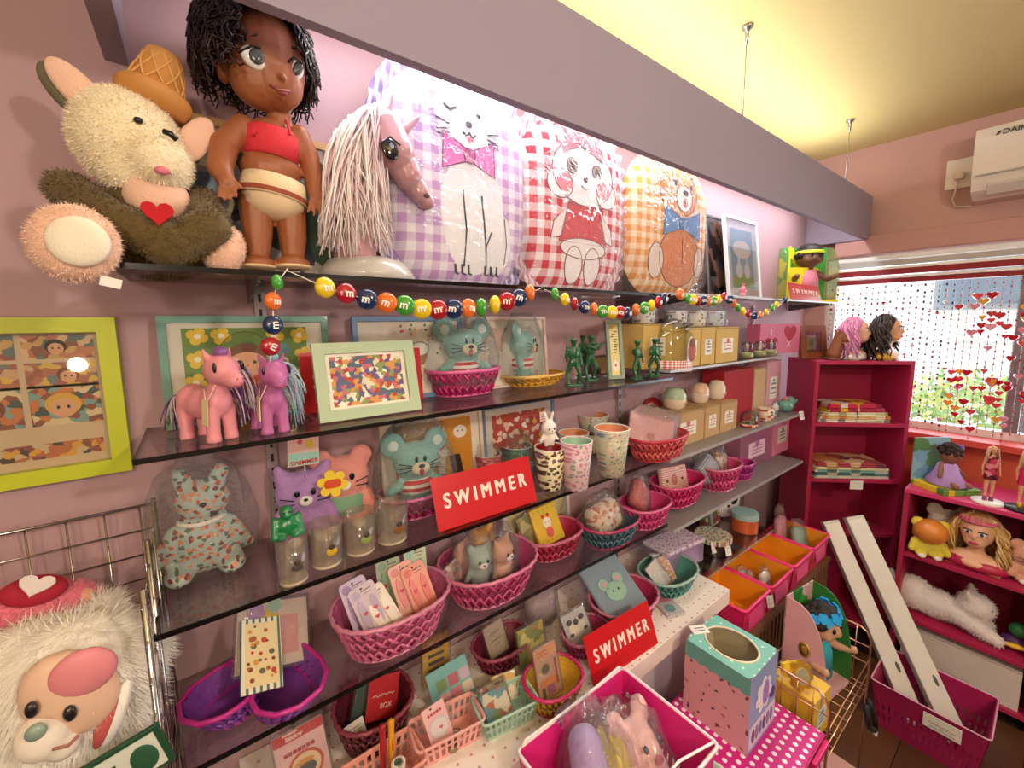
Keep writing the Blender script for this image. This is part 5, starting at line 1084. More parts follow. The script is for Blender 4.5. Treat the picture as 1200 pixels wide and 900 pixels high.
p, h_ = ccs[0]; s = mz(p, 36); t = thing('toy_gorilla', 'little green toy gorilla sitting on the first clear cup', 'figurine', p+Vector((-.005, 0, h_+.0005))); m = M('1c7a48', .3, coat=.3); g = G()
g.ell((.34*s, .26*s, .3*s), (0, 0, .34*s), m); g.ell((.2*s, .19*s, .2*s), (0, -.06*s, .78*s), m); g.ell((.12*s, .1*s, .09*s), (0, -.2*s, .7*s), m)
for q in (-1, 1): cap(g, (q*.3*s, 0, .55*s), (q*.36*s, -.18*s, .1*s), .12*s, .1*s, m, 5); g.ell((.14*s, .2*s, .09*s), (q*.18*s, -.18*s, .09*s), m)
remesh(g, 'body', t, .04*s, 2, m); [G().ell((.03*s, .02*s, .03*s), (q*.08*s, -.235*s, .82*s), blk, seg=6, ring=5).obj('eye', t) for q in (-1, 1)]
def soft_toy(label, loc, s, c, kind, rz=0, shirt=None, name='plush_cat', flower_tag=True):
    t = thing(name, label, 'plush toy', loc, rz); m = M(c, .9, var=.08, bump=.5, bs=250, sheen=.4); g = G()
    g.ell((.36*s, .24*s, .3*s), (0, 0, .66*s), m); g.ell((.3*s, .22*s, .28*s), (0, .02*s, .28*s), m)
    for q in (-1, 1):
        cap(g, (q*.22*s, 0, .84*s), (q*.3*s, 0, 1.02*s), .13*s, .06*s, m, 4) if kind == 'cat' else g.ell((.15*s, .09*s, .15*s), (q*.26*s, 0, .93*s), m)
        cap(g, (q*.28*s, -.03*s, .38*s), (q*.36*s, -.14*s, .2*s), .1*s, .09*s, m, 4); g.ell((.12*s, .16*s, .09*s), (q*.16*s, -.14*s, .085*s), m)
    o = remesh(g, 'body', t, .03*s, 2, m); fur(o, 1800, .03*s, M(c, .95), wd=.0006)
    for q in (-1, 1):
        G().ell((.035*s, .02*s, .05*s), (q*.1*s, -.235*s, .72*s), blk, seg=8, ring=6).obj('eye', t); G().ell((.09*s, .1*s, .07*s), (q*.16*s, -.24*s, .07*s), M('f0ebe6', .9), seg=10, ring=6).obj('paw', t); g = G()
        for k in range(2): g.tube([(q*.14*s, -.25*s, (.64-k*.05)*s), (q*.3*s, -.21*s, (.68-k*.1)*s)], .008*s, blk, 4)
        g.obj('whiskers', t)
    G().ell((.09*s, .05*s, .07*s), (0, -.24*s, .61*s), M('f2ece6', .9), seg=10, ring=6).obj('muzzle', t); G().ell((.03*s, .02*s, .022*s), (0, -.285*s, .64*s), blk, seg=8, ring=6).obj('nose', t)
    if shirt: G().lathe([(.2*s, .14*s), (.325*s, .18*s), (.31*s, .4*s), (.2*s, .46*s)], M(shirt, .8), (0, .02*s, 0), seg=16, s=(1, .78, 1)).obj('clothes', t)
    if flower_tag:
        o = G().poly(flower(.2*s, k=6), .004, M('efcf3c', .5), (.34*s, -.27*s, .80*s)).obj('flower_tag', t); G().poly(rrect(.22*s, .12*s, .05*s), .001, M('d8502c', .5), (.34*s, -.27*s-.0041, .80*s)).obj('tag_print', o)
    return t
p = at(360, 628, S3); soft_toy('lilac plush cat pouch with a yellow flower tag, third shelf', p, mz(p, 78), 'b48ac8', 'cat', R(-6))
tk = thing('header_card', 'pastel SWIMMER header card above the lilac plush cat', 'card', PY(357, 545, -.075)); hh = mz(PY(357, 530, -.06), 38); g = G()
G().box((mx(PY(357, 530, -.06), 36), .001, hh), (0, 0, hh/2), M('f0c4bc', .5), rot=(0, R(3), 0)).obj('card', tk); G().box((mx(PY(357, 530, -.06), 36)*.98, .0012, hh*.36), (0, -.0003, hh*.2), M('9cc8bc', .5), rot=(0, R(3), 0)).obj('colour_band', tk); text_mesh(g, 'SWIMMER', hh*.17, FL('c8323c'), (0, -.0013, hh*.1), depth=.0003, bold=.02); shp(g, circ(.005, 10, -.006, hh*.72), FL('d8607a'), -.0012); shp(g, flower(.009, .012, hh*.62, 5), FL('efc83c'), -.0012); g.obj('print', tk); G().tube([(0, 0, -.03), (0, 0, .002)], .0008, M('e8e0d8', .6), 4).obj('string', tk)
p = at(404, 612, S3); soft_toy('pink plush cat with a green bow in a clear bag, third shelf', p, mz(p, 80), 'e89a92', 'bear', R(-8), '7fa88a', flower_tag=False)
t, p, rx = bk('raspberry woven basket holding the teal mouse on the third shelf', 492, 597, S3, 88, 30, 'a82464', 'c86a98', .7)
teal_mouse('teal mouse in a red striped shirt in the raspberry basket, third shelf', p+Vector((-.008, -.005, .012)), mz(p, 74), R(-6))
def art_sundae(g, w, h):
    rect(g, 0, h/2, w, h, FL('efe4d6')); rect(g, 0, h/2, w*.82, h*.86, FL('d9942c'), -.0004); shp(g, E2(.024, .016, w*.05, h*.5), FL('f0e6d8'), -.0008); shp(g, circ(.012, 14, w*.05, h*.6), FL('a82030'), -.0012); shp(g, [(w*.0, h*.5), (w*.1, h*.5), (w*.075, h*.15), (w*.025, h*.15)], FL('f2e4c8'), -.001); shp(g, [(w*.14, h*.45), (w*.26, h*.45), (w*.3, h*.15), (w*.18, h*.15)], FL('2c2622'), -.001)
    shp(g, E2(.02, .017, w*.28, h*.74), FL('f2ece2'), -.0009); [shp(g, circ(.0025, 8, w*.28+q*.007, h*.75), FL('2c2622'), -.0013) for q in (-1, 1)]; [rect(g, w*x, h*z, .006, .01, FL('f6ead0'), -.0008) for x, z in ((-.3, .8), (-.2, .3), (.1, .82))]
x0, x1 = XZ(445, 566, 490, -.04); frame('cream framed orange sundae print behind the teal mouse, third shelf', x0, x1, S3, PY(505, 484, -.04).z, -.02, .010, 'd8c2b0', art_sundae, 5)
x0, x1 = XZ(566, 651, 478, -.04); frame('blue framed red print with white flowers, third shelf', x0, x1, S3, PY(600, 473, -.04).z, -.02, .010, '5a7088', art_plain('', ('b8402e', 'f0e4d8', 'e8c8b0', 'd8a83c'), 40, .2, 'd8d0c8', 'floral', .32), 5)
p = at(575, 603, S3); sign('large red SWIMMER sign at the front of the third shelf', (p.x, p.y-.005, S3), R(-2), mx(p, 112), mz(p, 54), 20)
def tumbler(label, u, v, z, wpx, hpx, pat, c_in, film=False, dz=0): p = at(u, v, z); return mug(label, p+Vector((0, 0, dz)), mr(p, wpx)/2, mz(p, hpx), 'e8e0d0', c_in, film, pat, False, .72, None, 'tumbler', 'cup'), p
tumbler('red tumbler in cellophane behind the large SWIMMER sign', 572, 566, S3, 32, 34, PAT('floral', ('b02438', 'd8606a', 'e8a0a0'), 70, 'xz', .3, .3), '8a1c2c', True)
tumbler('dark green tumbler in cellophane right of the red one', 606, 558, S3, 36, 36, PAT('floral', ('2f6a58', '4a8a70', '1f4a40'), 70, 'xz', .3, .3), '2a5a4c', True)
t, p = tumbler('leopard print tumbler with a red inside under the white bunny', 645, 572, S3, 38, 48, PAT('floral', ('e8dcb8', '3a2a20', '5a4030', '7a4a5a'), 85, 'xz', .35, .36), 'a01c24')
hl = mz(p, 48)
figurine('fluffy white bunny charm sitting on the leopard tumbler', p+Vector((-.006, -.0, hl*1.016)), mz(p, 30), 'f4eae4', None, 'bunny', R(-15), 'plush_bunny', 'plush toy')
tk = thing('hang_tag', 'small hang tag above the white bunny charm', 'tag', PY(636, 494, -.09)); G().box((.022, .0008, .028), (0, 0, .016), M('f0d8c8', .6), rot=(0, R(-4), 0)).obj('card', tk); g = G(); [rect(g, 0, .008+k*.006, .014, .0022, FL(('c8505a', '5a8a8a', 'c8a03c')[k]), -.0009) for k in range(3)]; g.obj('print', tk); G().tube([(0, 0, .001), (0, -.004, -.02)], .0006, M('e8e0d8', .6), 4).obj('string', tk)
gr = PAT('floral', ('b8b49c', '7a8a6a', 'c88a8a', '6a7a8a', 'd8c8a0'), 95, 'xz', .35, .3); pkp = PAT('floral', ('d8b8c0', 'a87a94', '8a9a8a', 'c87a8a'), 95, 'xz', .35, .3)
tumbler('pink flower print tumbler with a mint inside', 675, 573, S3, 38, 56, pkp, '9cc4ac')
tumbler('sage flower print tumbler with an orange inside, right of the mint one', 716, 556, S3, 42, 54, gr, 'd98a5c')
tumbler('sage flower print tumbler with an orange inside, at the back left', 672, 545, S3, 36, 38, gr, 'd98a5c')
t, p = tumbler('lower of two stacked sage bowls at the back of the third shelf', 694, 528, S3, 40, 22, gr, 'b8b49c'); tumbler('upper of two stacked sage bowls at the back of the third shelf', 694, 528, S3, 38, 20, gr, 'd98a5c', dz=mz(p, 22)*1.015)
t, p, rx = bk('coral woven basket with a fan of pink wallets, third shelf', 770, 534, S3, 82, 30, 'd85a5e', 'c02c44', .62, rows=2)
wm = M('c98f92', .45, var=.06)
for i in range(6):
    t = thing('zip_wallet', ['rearmost', 'second', 'third', 'fourth', 'fifth', 'foremost'][i]+' pink wallet in the fan above the coral basket', 'wallet', p+Vector((-.065+i*.024, -.012+i*.01, .03)), 0, 'pink wallets in cellophane', (R(-30), R(14), R(-40)))
    G().box((.15, .006, .115), (0, 0, .065), wm, bev=.0025).obj('wallet_body', t); G().box((.126, .0015, .003), (0, -.003, .118), M('a86a70', .4)).obj('zip', t); g = G(); shp(g, flower(.016, 0, .05, 5), FL('a8686e'), -.0032); g.obj('embossed_flower', t); G().box((.156, .01, .125), (0, 0, .067), FILM('f6f4f6', .08, .8, .6, 40), bev=.003).obj('cellophane', t)
# far bay, jar shelf
def cartx(label, u0, u1, z, yf, hpx, d_, c, **k):
    a, b_ = PY(u0, 500, yf).x, PY(u1, 500, yf).x; p = Vector(((a+b_)/2, yf, z)); return carton(label, ((a+b_)/2, yf+d_/2, z), 0, b_-a-.003, d_, mz(p, hpx), c, **k), ((a+b_)/2, yf+d_/2, z+mz(p, hpx)), b_-a
KB = []
for (u0, u1, h_), lb in (((786, 825, 38), 'kraft box under the green lidded jar'), ((826, 843, 36), 'middle kraft box under the white jars'), ((844, 863, 34), 'far kraft box under the white jars')):
    t, top, w_ = cartx(lb, u0, u1, T3, -.165, h_, .12, 'c4a070', labc='c07070'); KB.append((top, w_))
def pot(label, loc, r, h, c, clid):
    t = thing('ceramic_jar', label, 'jar', loc, group='round ceramic jars'); m = M(c, .2, var=.03, coat=.6)
    G().lathe([(0, 0), (r*.6, 0), (r*.9, h*.15), (r, h*.42), (r*.92, h*.7), (r*.72, h*.82), (0, h*.82)], m, seg=26).obj('body', t); G().lathe([(r*.96, h*.5), (r*.97, h*.62), (r*.9, h*.74), (r*.74, h*.84), (r*.7, h*.95), (0, h)], M(clid, .2, coat=.6), seg=26, s=(1.012, 1.012, 1)).obj('lid', t); g = G(); g.ell((r*.25, .002, r*.2), (r*.2, -r*.96, h*.36), M('c08a7a', .4), seg=10, ring=6); g.ell((r*.1, .002, r*.1), (r*.3, -r*.97, h*.4), M('5a4a44', .4), seg=8, ring=6); g.obj('painted_face', t)
for i, (lb, c, cl) in enumerate((('round cream jar with a mint green lid', 'ead9c4', 'b4cdb0'), ('round cream jar with a peach spot', 'ecd8c4', 'e4c0a4'), ('round cream jar farthest along the kraft boxes', 'ecdcca', 'e8d8c0'))):
    (x, y, z), w_ = KB[i]; pot(lb, (x, y, z), (.044, .038, .038)[i], .085, c, cl)
p = PY(772, 470, -.05); t = thing('red_plate', 'red plate standing on edge behind the jars', 'plate', (p.x, -.03, T3), 0, None, (R(-10), 0, 0)); G().lathe([(0, 0), (.05, .002), (.08, .010), (.082, .012), (.05, .006), (0, .004)], M('a81a24', .3, coat=.4), (0, 0, .082), (R(90), 0, 0), 30).obj('plate_disc', t); g = G(); text_mesh(g, 'SWIMMER', .022, FL('efe0d8'), (.0, -.013, .06), depth=.0003); g.obj('lettering', t)
cartx('red gift box behind the jars', 846, 880, T3, -.13, 62, .1, 'ac1a2a', lab=None, group=None, name='gift_box')
cartx('tan gift box between the red and pink ones', 881, 894, T3, -.13, 56, .09, 'd0b088', lab=None, group=None, name='gift_box')
cartx('pale pink gift box with a picture label, far end of the jar shelf', 895, 911, T3, -.13, 60, .09, 'd8a0b0', labc='6a7a9a', group=None, name='gift_box')
p = PY(878, 485, -.19); jar_clear('small clear glass with red figures on the jar shelf', (p.x, -.19, T3), .036, .075, PAT('floral', ('e8d8c8', 'b83038', '5a3a30'), 70, 'xz', .4, .4))
p = PY(893, 480, -.185); mug('cream cup with a red print on the jar shelf', (p.x+.045, -.185, T3), .036, .06, 'eadbc4', 'e0d0b8', False, PAT('floral', ('eadbc4', 'b83038', '7a5a3a'), 60, 'xz', .4, .35), False)
figurine('white bear figurine beside the teal teapot', (PY(908, 480, -.17).x, -.17, T3), .062, 'dfe4e2', '7a9aa8', 'bear')
p = PY(920, 480, -.17); t = thing('teapot', 'teal elephant shaped teapot at the end of the jar shelf', 'teapot', (p.x, -.17, T3), R(-30)); m = M('6fa8a0', .25, coat=.5); g = G(); g.ell((.04, .034, .034), (0, 0, .034), m); cap(g, (.03, 0, .035), (.06, 0, .06), .014, .008, m); g.ell((.022,)*3, (.026, 0, .06), m); remesh(g, 'body', t, .004, 2, m); G().lathe([(0, .068), (.018, .066), (.012, .074), (.005, .078), (0, .086)], M('d87a84', .3)).obj('lid', t); G().tube([(-.035, 0, .05), (-.06, 0, .05), (-.06, 0, .025), (-.036, 0, .02)], .005, m).obj('handle', t)

# ================================================================== LOWEST GLASS SHELF
# heart basket
p = at(314, 808, S4); rx = .116
hb_ = weave('purple heart shaped woven basket with sticker packs', p, rx, rx*.95, .048, '7a3a9a', 'c02890', R(150), 1.3, 'heart', 2, 44, .0034)
def pack(label, loc, rot, w_, h_, face, name='sticker_pack', cat='sticker pack', extra=None, film=True, th=.004, group=None):
    t = thing(name, label, cat, loc, 0, group, rot); G().box((w_, th, h_), (0, 0, h_/2), face, bev=.001).obj('card', t); g = G()
    if extra: extra(g, w_, h_, -th/2-.0006); g.obj('print', t)
    if film: G().box((w_+.008, th+.01, h_+.012), (0, 0, h_/2), FILM('f6f6f8', .07, .8, .6, 45), bev=.003).obj('cellophane', t)
    return t
def ex_flowers(g, w, h, y):
    rect(g, w*.1, h*.45, w*.5, h*.6, FL('d89a9a'), y)
    for i, (x, z, c) in enumerate(((-.2, .62, 'd98a8a'), (-.05, .78, 'e8c03c'), (.0, .93, '9cc0a8'), (-.25, .85, 'b890c0'))): shp(g, flower(w*.13, x*w, z*h, 5), FL(c), y-.0006-.0002*i)
pack('clear flower sticker pack leaning in the purple heart basket', p+Vector((.012, .0, .04)), (R(-46), R(18), R(6)), .13, .12, M('d8c4b8', .4), extra=ex_flowers)
def ex_retro(g, w, h, y):
    rect(g, 0, h/2, w*.8, h*.86, FL('ecd9a8'), y); rnd = random.Random(8)
    for i in range(26): shp(g, circ(w*rnd.uniform(.03, .075), 9, rnd.uniform(-.34, .34)*w, rnd.uniform(.1, .88)*h), FL(('b8683a', '8a4a34', '6a6a5a', 'c84a3a', 'd89a4a')[i % 5]), y-.0004-.00005*i)
pack('cream retro print sticker bag in the purple heart basket', p+Vector((-.012, -.055, .045)), (R(-56), R(20), R(6)), .07, .13, PAT('stripe', ('efe6d2', '5a7a74'), 90, 'xz', .6, .6), extra=ex_retro, film=False)
# hair clip cards
t, p, rx = bk('clear pink woven basket full of hair clip cards', 462, 742, S4, 128, 52, 'c8628c', 'd888a8', .72, rows=3, n=30)
def clip_card(label, loc, rot, c, clip, w_=.042, h_=.095):
    t = thing('hair_clip_card', label, 'hair clip card', loc, 0, 'hair clip cards in the clear pink basket', rot); G().poly(rrect(w_, h_, .009, 0, h_/2), .0015, M(c, .5)).obj('card', t); g = G()
    shp(g, circ(.0024, 10, 0, h_*.93), FL('2a2426'), -.0018); shp(g, circ(w_*.17, 12, -w_*.26, h_*.86), FL(clip), -.0018); rect(g, w_*.15, h_*.88, w_*.4, .002, FL('6a5a5a'), -.0018); rect(g, w_*.15, h_*.82, w_*.3, .0016, FL('8a7a7a'), -.0018); g.obj('print', t)
    for q in (-1, 1):
        o = G().poly(E2(w_*.14, h_*.3, q*w_*.2, h_*.45), .004, M(clip, .3, coat=.4), (0, -.0016, 0), (0, R(q*2), 0)).obj('hair_clip', t); G().poly(heart(w_*.09, q*w_*.2, h_*.5), .001, M('c83a4a', .4), (0, -.0057, 0)).obj('heart_charm', o)
    return t
for dx, dy, dz, an, le, c, cl, lb in ((-.062, .0, .012, -12, -14, 'cfc0dc', 'a890c0', 'lilac hair clip card at the left of the clear pink basket'), (-.045, -.028, .008, -16, -20, 'd4c4d4', 'c0b0d0', 'pale mauve hair clip card in front of the lilac one'), (-.022, -.045, .004, -22, -26, 'ece0d8', 'f0e8e0', 'white hair clip card at the front of the clear pink basket'), (-.008, .022, .02, 2, -10, 'a8b49c', '8aa890', 'sage green hair clip card at the back of the clear pink basket'), (.045, .022, .025, 6, -10, 'cdd8b8', 'a8d0c0', 'pale yellow hair clip card at the back right of the basket'), (.025, -.012, .014, -8, -16, 'f0b8a8', 'e89a9a', 'peach hair clip card in the middle of the basket'), (.05, -.032, .012, -10, -20, 'e8a090', 'e07a78', 'coral hair clip card with a heart at the right of the basket')):
    clip_card(lb, p+Vector((dx*1.12+.014, dy*.9-.004, dz+.026)), (R(le-8), R(an), 0), c, cl, .056, .112)
# round pink basket with squishy animals
t, p, rx = bk('pink openwork woven basket of squishy animals', 573, 688, S4, 108, 42, 'c04a7c', 'd87aa0', .8, rows=2, n=28)
for i, (dx, dy, s, c, c2, kd, lb) in enumerate(((-.035, -.018, .062, 'a8bfb0', None, 'bear', 'mint squishy bear in the pink openwork basket'), (.0, .03, .07, 'd89a3c', 'e8b050', 'bear', 'golden squishy bear at the back of the pink openwork basket'), (.018, -.03, .065, 'd8a084', 'e8b8a0', 'cat', 'peach squishy cat in the pink openwork basket'), (-.05, .028, .06, 'e0a890', 'c87a6a', 'bear', 'pink squishy bear in a bag, left in the openwork basket'))): figurine(lb, p+Vector((dx*1.1, dy*1.05, .03)), s*1.75, c, c2, kd, R(-10+i*14), 'squishy_toy', 'squishy toy', 'squishy animals', film=i != 1)
for i, (dx, dy, an, c, lb) in enumerate(((-.062, .0, -30, 'd8b0a8', 'pink paper packet at the left rim of the openwork basket'), (.03, .045, 12, 'c8b8a0', 'kraft paper packet at the back of the openwork basket'), (.065, .03, 26, 'd8c0cc', 'mauve paper packet at the back right of the openwork basket'))): pack(lb, p+Vector((dx, dy, .02)), (R(-16), R(an), 0), .06, .085, PAT('floral', (c, 'efe6da', 'b87a7a', '8a9a9a'), 60, 'xz', .5, .35), name='paper_packet', cat='packet')
t = thing('film_packet', 'crumpled clear packet at the right of the squishy animals', 'packet', p+Vector((.058, -.01, .02))); bag(t, .034, .026, .11, 0, seed=5, nz=.02); G().ell((.014, .012, .02), (0, 0, .024), M('d8c8d0', .5)).obj('sweet', t)
# small baskets along the shelf
def tin(label, loc, rot, w_, h_, d_, c, extra=None, name='tin_box', cat='tin'):
    t = thing(name, label, cat, loc, 0, None, rot); G().box((w_, d_, h_), (0, 0, h_/2), M(c, .35, var=.03, coat=.3) if isinstance(c, str) else c, bev=.004).obj('tin_body', t); G().box((w_*1.01, d_*.4, h_*1.01), (0, -d_*.32, h_/2), M(c, .35, var=.03, coat=.3) if isinstance(c, str) else c, bev=.004).obj('lid', t)
    if extra: g = G(); extra(g, w_, h_, -d_*.52-.0008); g.obj('print', t)
    return t
def ex_bunny(g, w, h, y):
    for i in range(10): shp(g, circ(.0025, 8, w*(-.38+.76*(i % 5)/4), h*(.1 if i < 5 else .9)), FL('8a9a3c'), y)
    shp(g, E2(w*.16, h*.14, 0, h*.55), FL('f4e6d8'), y-.0003); [shp(g, E2(w*.06, h*.05, q*w*.1, h*.74), FL('c8323c'), y-.0006) for q in (-1, 1)]; shp(g, E2(w*.14, h*.14, 0, h*.3), FL('d85a5a'), y-.0004); [shp(g, circ(.0018, 6, q*w*.06, h*.57), FL('3a2a2a'), y-.0008) for q in (-1, 1)]
t, p, rx = bk('crimson woven basket holding the yellow tin', 646, 645, S4, 74, 28, 'b02a4c', 'c86a88', .7)
pack('olive cellophane packet behind the yellow tin', p+Vector((-.03, .03, .02)), (R(-14), R(-14), 0), .085, .1, PAT('collage', ('b8a43c', '8a8a4a', 'd8cc8a', 'a89a5a'), 40, 'xz', .5), name='paper_packet', cat='packet')
tin('yellow tin with a bunny print in the crimson basket', p+Vector((.004, -.0, .024)), (R(-24), R(-8), R(-6)), .092, .112, .018, 'e2bc3a', ex_bunny)
x0, x1 = XZ(590, 668, 575, -.04); frame('pale framed yellow print on the lowest shelf behind the yellow tin', x0, x1, S4, PY(630, 580, -.04).z, -.02, .01, 'd8ccc0', art_plain('', ('dcb43a', 'e8d89a', 'c8783a', 'efe0b0'), 30, .1), 5)
def bagged(label, loc, rot, r, h, c, name='bagged_goods', cat='bag', film=None):
    t = thing(name, label, cat, loc, 0, None, rot); g = G(); g.box((r*1.75, r*.8, h*.74), (0, 0, h*.39), M(c, .7, var=.15, bump=.3) if isinstance(c, str) else c, bev=r*.3); g.sm = [True]*len(g.sm); g.obj('contents', t); bag(t, r*1.15, r*.6, h, 0, seed=h*300+r*100, nz=r*.3, m=film or FILM('f8f6f4', .08, .85, .8, 40)); return t
t, p, rx = bk('blue grey woven basket with a pink rim holding a floral bag', 713, 631, S4, 76, 28, '4a6c7c', 'b83a70', .7)
bagged('rose paper bag behind the cream floral pouch', p+Vector((.03, .03, .02)), (R(-10), R(14), 0), .04, .1, 'c8889a')
bagged('cream floral pouch in a crinkled bag in the blue grey basket', p+Vector((-.003, .0, .02)), (R(-14), R(-10), 0), .072, .13, PAT('floral', ('ecd8c4', 'd8a090', 'c87a5a', 'f0e6da'), 60, 'xz', .6, .4))
t, p, rx = bk('hot pink woven basket holding a coral pouch', 755, 611, S4, 64, 28, 'd0387c', 'e06a9c', .75)
bagged('clear lilac packet at the back of the hot pink basket', p+Vector((.02, .03, .02)), (R(-8), R(12), 0), .04, .09, 'c0a8c8')
bagged('coral pink pouch leaning in the hot pink basket', p+Vector((-.04, .005, .05)), (R(-20), R(48), 0), .05, .14, 'd8706c')
def ex_grid(g, w, h, y): shp(g, circ(h*.26, 20, -w*.05, h*.5), FL('d8b0a0'), y); shp(g, circ(h*.2, 20, -w*.05, h*.5), FL('b8705c'), y-.0004); [shp(g, E2(w*.05, h*.06, q*w*.3, h*.5), FL('5a3028'), y-.0002) for q in (-1.1, .9)]
t, p, rx = bk('bright pink woven basket holding the gingham tin', 793, 586, S4, 76, 30, 'd42a74', 'e8609a', .62)
tin('coral gingham tin with a round badge in the bright pink basket', p+Vector((-.012, .0, .034)), (R(-16), R(4), R(-4)), .15, .1, .02, PAT('gingham', ('f0d8c8', 'c0503c'), 130, 'xz', .4), ex_grid)
def bkx(label, u, y, z, wpx, hpx, c, crim, dep=.8): p = PY(u, 550, y); p.z = z; rx = mr(p, wpx)/2*1.05; weave(label, p, rx, rx*dep, mz(p, hpx), c, crim); return p, rx
p, rx = bkx('rose woven basket of blue gingham pouches on the far bay', 842, -.15, T4, 62, 32, 'd84a86', 'e88ab0', .7)
bagged('blue gingham pouch leaning in the rose basket', p+Vector((-.045, .0, .045)), (R(-20), R(-30), 0), .06, .13, PAT('gingham', ('e6e2ea', '6a82b0'), 110, 'xz', .7)); bagged('cream bear pouch in a clear bag at the back of the rose basket', p+Vector((.04, .02, .03)), (R(-8), R(10), 0), .055, .135, PAT('floral', ('ead6c0', 'b8805a', 'd8a0a8', 'f0e8e0'), 50, 'xz', .7, .4))
p, rx = bkx('small magenta woven basket in front of the pink acrylic box', 868, -.165, T4, 34, 22, 'b82a8c', 'd060a8')
bagged('pale pink packet in the small magenta basket', p+Vector((0, 0, .012)), (R(-10), 0, 0), .03, .06, 'e0b0c0')
cartx('translucent pink acrylic box on the far bay', 869, 906, T4, -.14, 42, .11, FILM('f0a8cc', .12, .6, .1, 45, .07, .35), lab='f0c8dc', labc='b06a9a', group=None, name='acrylic_box'); cartx('small pink carton with a picture label at the shelf end', 907, 927, T4, -.13, 44, .09, 'e890b8', labc='5a6a9a', group=None, name='gift_box')

# ================================================================== COUNTER
p = at(362, 922, CZ); h_ = .125
def ex_sticker(g, w, h, y):
    rect(g, 0, h*.92, w, h*.16, FL('c8242c'), y); text_mesh(g, 'Sticker', h*.09, FL('f4e6e0'), (-w*.08, y-.0006, h*.90), depth=.0002, bold=.03); text_mesh(g, 'SWIMMER', h*.05, FL('f4e6e0'), (-w*.15, y-.0006, h*.97), depth=.0002, bold=.03)
    for i in range(7): rect(g, -w*.3+i*w*.09, h*.66, w*.075, h*.06, FL('a83040'), y-.0004)
    shp(g, circ(w*.36, 24, w*.04, h*.36), FL('c8503c'), y-.0004); shp(g, circ(w*.3, 24, w*.04, h*.36), FL('e8d0a8'), y-.0008); shp(g, E2(w*.2, w*.14, w*.04, h*.32), FL('3a4a5a'), y-.0012); shp(g, E2(w*.2, w*.07, w*.02, h*.44), FL('d8943c'), y-.0012)
pack('pink sticker sheet with a round badge at the front left of the counter', p, (R(-10), R(-6), R(-6)), .09, h_, M('e8bcbc', .5), extra=ex_sticker)
def mini(label, u, v, wpx, c, rz=-5, h=.055, d=.078): p = at(u, v, CZ); w_ = mr(p, wpx); return mini_basket(label, p, R(rz), c, w_, d, h), p
t, p = mini('salmon mini basket at the lower edge holding pens', 446, 925, 100, 'e0988c', 0, .05, .085)
for i, (dx, c, lb) in enumerate(((-.006, 'b02028', 'red marker pen standing in the salmon mini basket'), (.012, 'e8a01c', 'yellow marker pen standing in the salmon mini basket'))):
    t = thing('marker_pen', lb, 'pen', p+Vector((dx+.016, .012, .004)), 0, 'marker pens', (R(-4), R(3), 0)); G().lathe([(0, 0), (.0062, 0), (.0062, .085), (.0050, .088), (0, .088)], M(c, .3), seg=12).obj('barrel', t); G().lathe([(.0064, .088), (.0064, .112), (.004, .115), (0, .115)], M(c, .25, coat=.4), seg=12).obj('cap', t); g = G(); g.tube([(0, -.0064, .03), (.001, -.0064, .045), (-.001, -.0064, .06), (0, -.0064, .075)], .0006, FL('3a2a1c'), 4); g.obj('lettering', t)
t = thing('tape_roll', 'stack of white patterned tape standing in the salmon mini basket', 'tape', p+Vector((.034, -.012, .004)), 0); G().lathe([(.008, 0), (.014, 0), (.014, .045), (.008, .045), (.008, 0)], PAT('floral', ('e8e2da', 'b0a8a0', 'c8b8b0'), 80, 'xz', .5, .3), seg=20).obj('tape', t); G().lathe([(.0075, 0), (.008, .045), (.004, .0455), (.004, 0)], M('4a5a4a', .6), seg=14).obj('core', t)
t, p, rx = bk('dark red round woven tub at the back of the counter', 440, 858, CZ, 84, 46, '5a1a28', '8a3a48', .9, rows=3)
pack('red pouch with white lettering in the dark red tub', p+Vector((.012, -.005, .03)), (R(-22), R(18), 0), .075, .085, M('b01c22', .5), extra=lambda g, w, h, y: (scribble(g, 0, h*.55, w*.7, h*.08, FL('f0dcd0'), y-.0004, 3, .0008), text_mesh(g, 'BOX', h*.16, FL('f0dcd0'), (w*.1, y-.0004, h*.3), depth=.0002)), film=False, name='red_pouch', cat='pouch')
pack('dark green pouch behind the red one in the dark red tub', p+Vector((-.012, .02, .03)), (R(-16), R(22), 0), .075, .09, M('2c4a3c', .6), name='green_pouch', cat='pouch')
pack('white note card hanging on the dark red tub', p+Vector((-.045, -.02, .035)), (R(-24), R(-8), 0), .042, .032, M('e6dcd4', .6), extra=lambda g, w, h, y: [rect(g, 0, h*(.25+.2*k), w*.7, .0016, FL('7a6a66'), y) for k in range(3)], film=False, name='note_card', cat='card')
pack('yellow lettered packet standing behind the hair clip basket', at(512, 800, CZ), (R(-10), R(4), 0), .075, .12, M('d8a41c', .5), extra=lambda g, w, h, y: [rect(g, 0, h*(.3+.15*k), w*.6, h*.07, FL('4a3420'), y) for k in range(4)], name='yellow_packet', cat='packet')
t, p = mini('pink mini basket holding the round badge card', 524, 868, 80, 'e8a8a4', -8, .05)
def ex_badge(g, w, h, y):
    for i in range(5): rect(g, -w*.26+i*w*.13, h*.8, w*.1, h*.07, FL('c04a5a'), y)
    shp(g, circ(.0025, 8, -w*.1, h*.94), FL('2a2224'), y); shp(g, circ(w*.42, 26, w*.02, h*.42), FL('c8ccd4'), y-.0004); shp(g, circ(w*.36, 26, w*.02, h*.42), FL('dfd4da'), y-.0008); shp(g, heart(w*.1, w*.1, h*.4), FL('c86a74'), y-.0012)
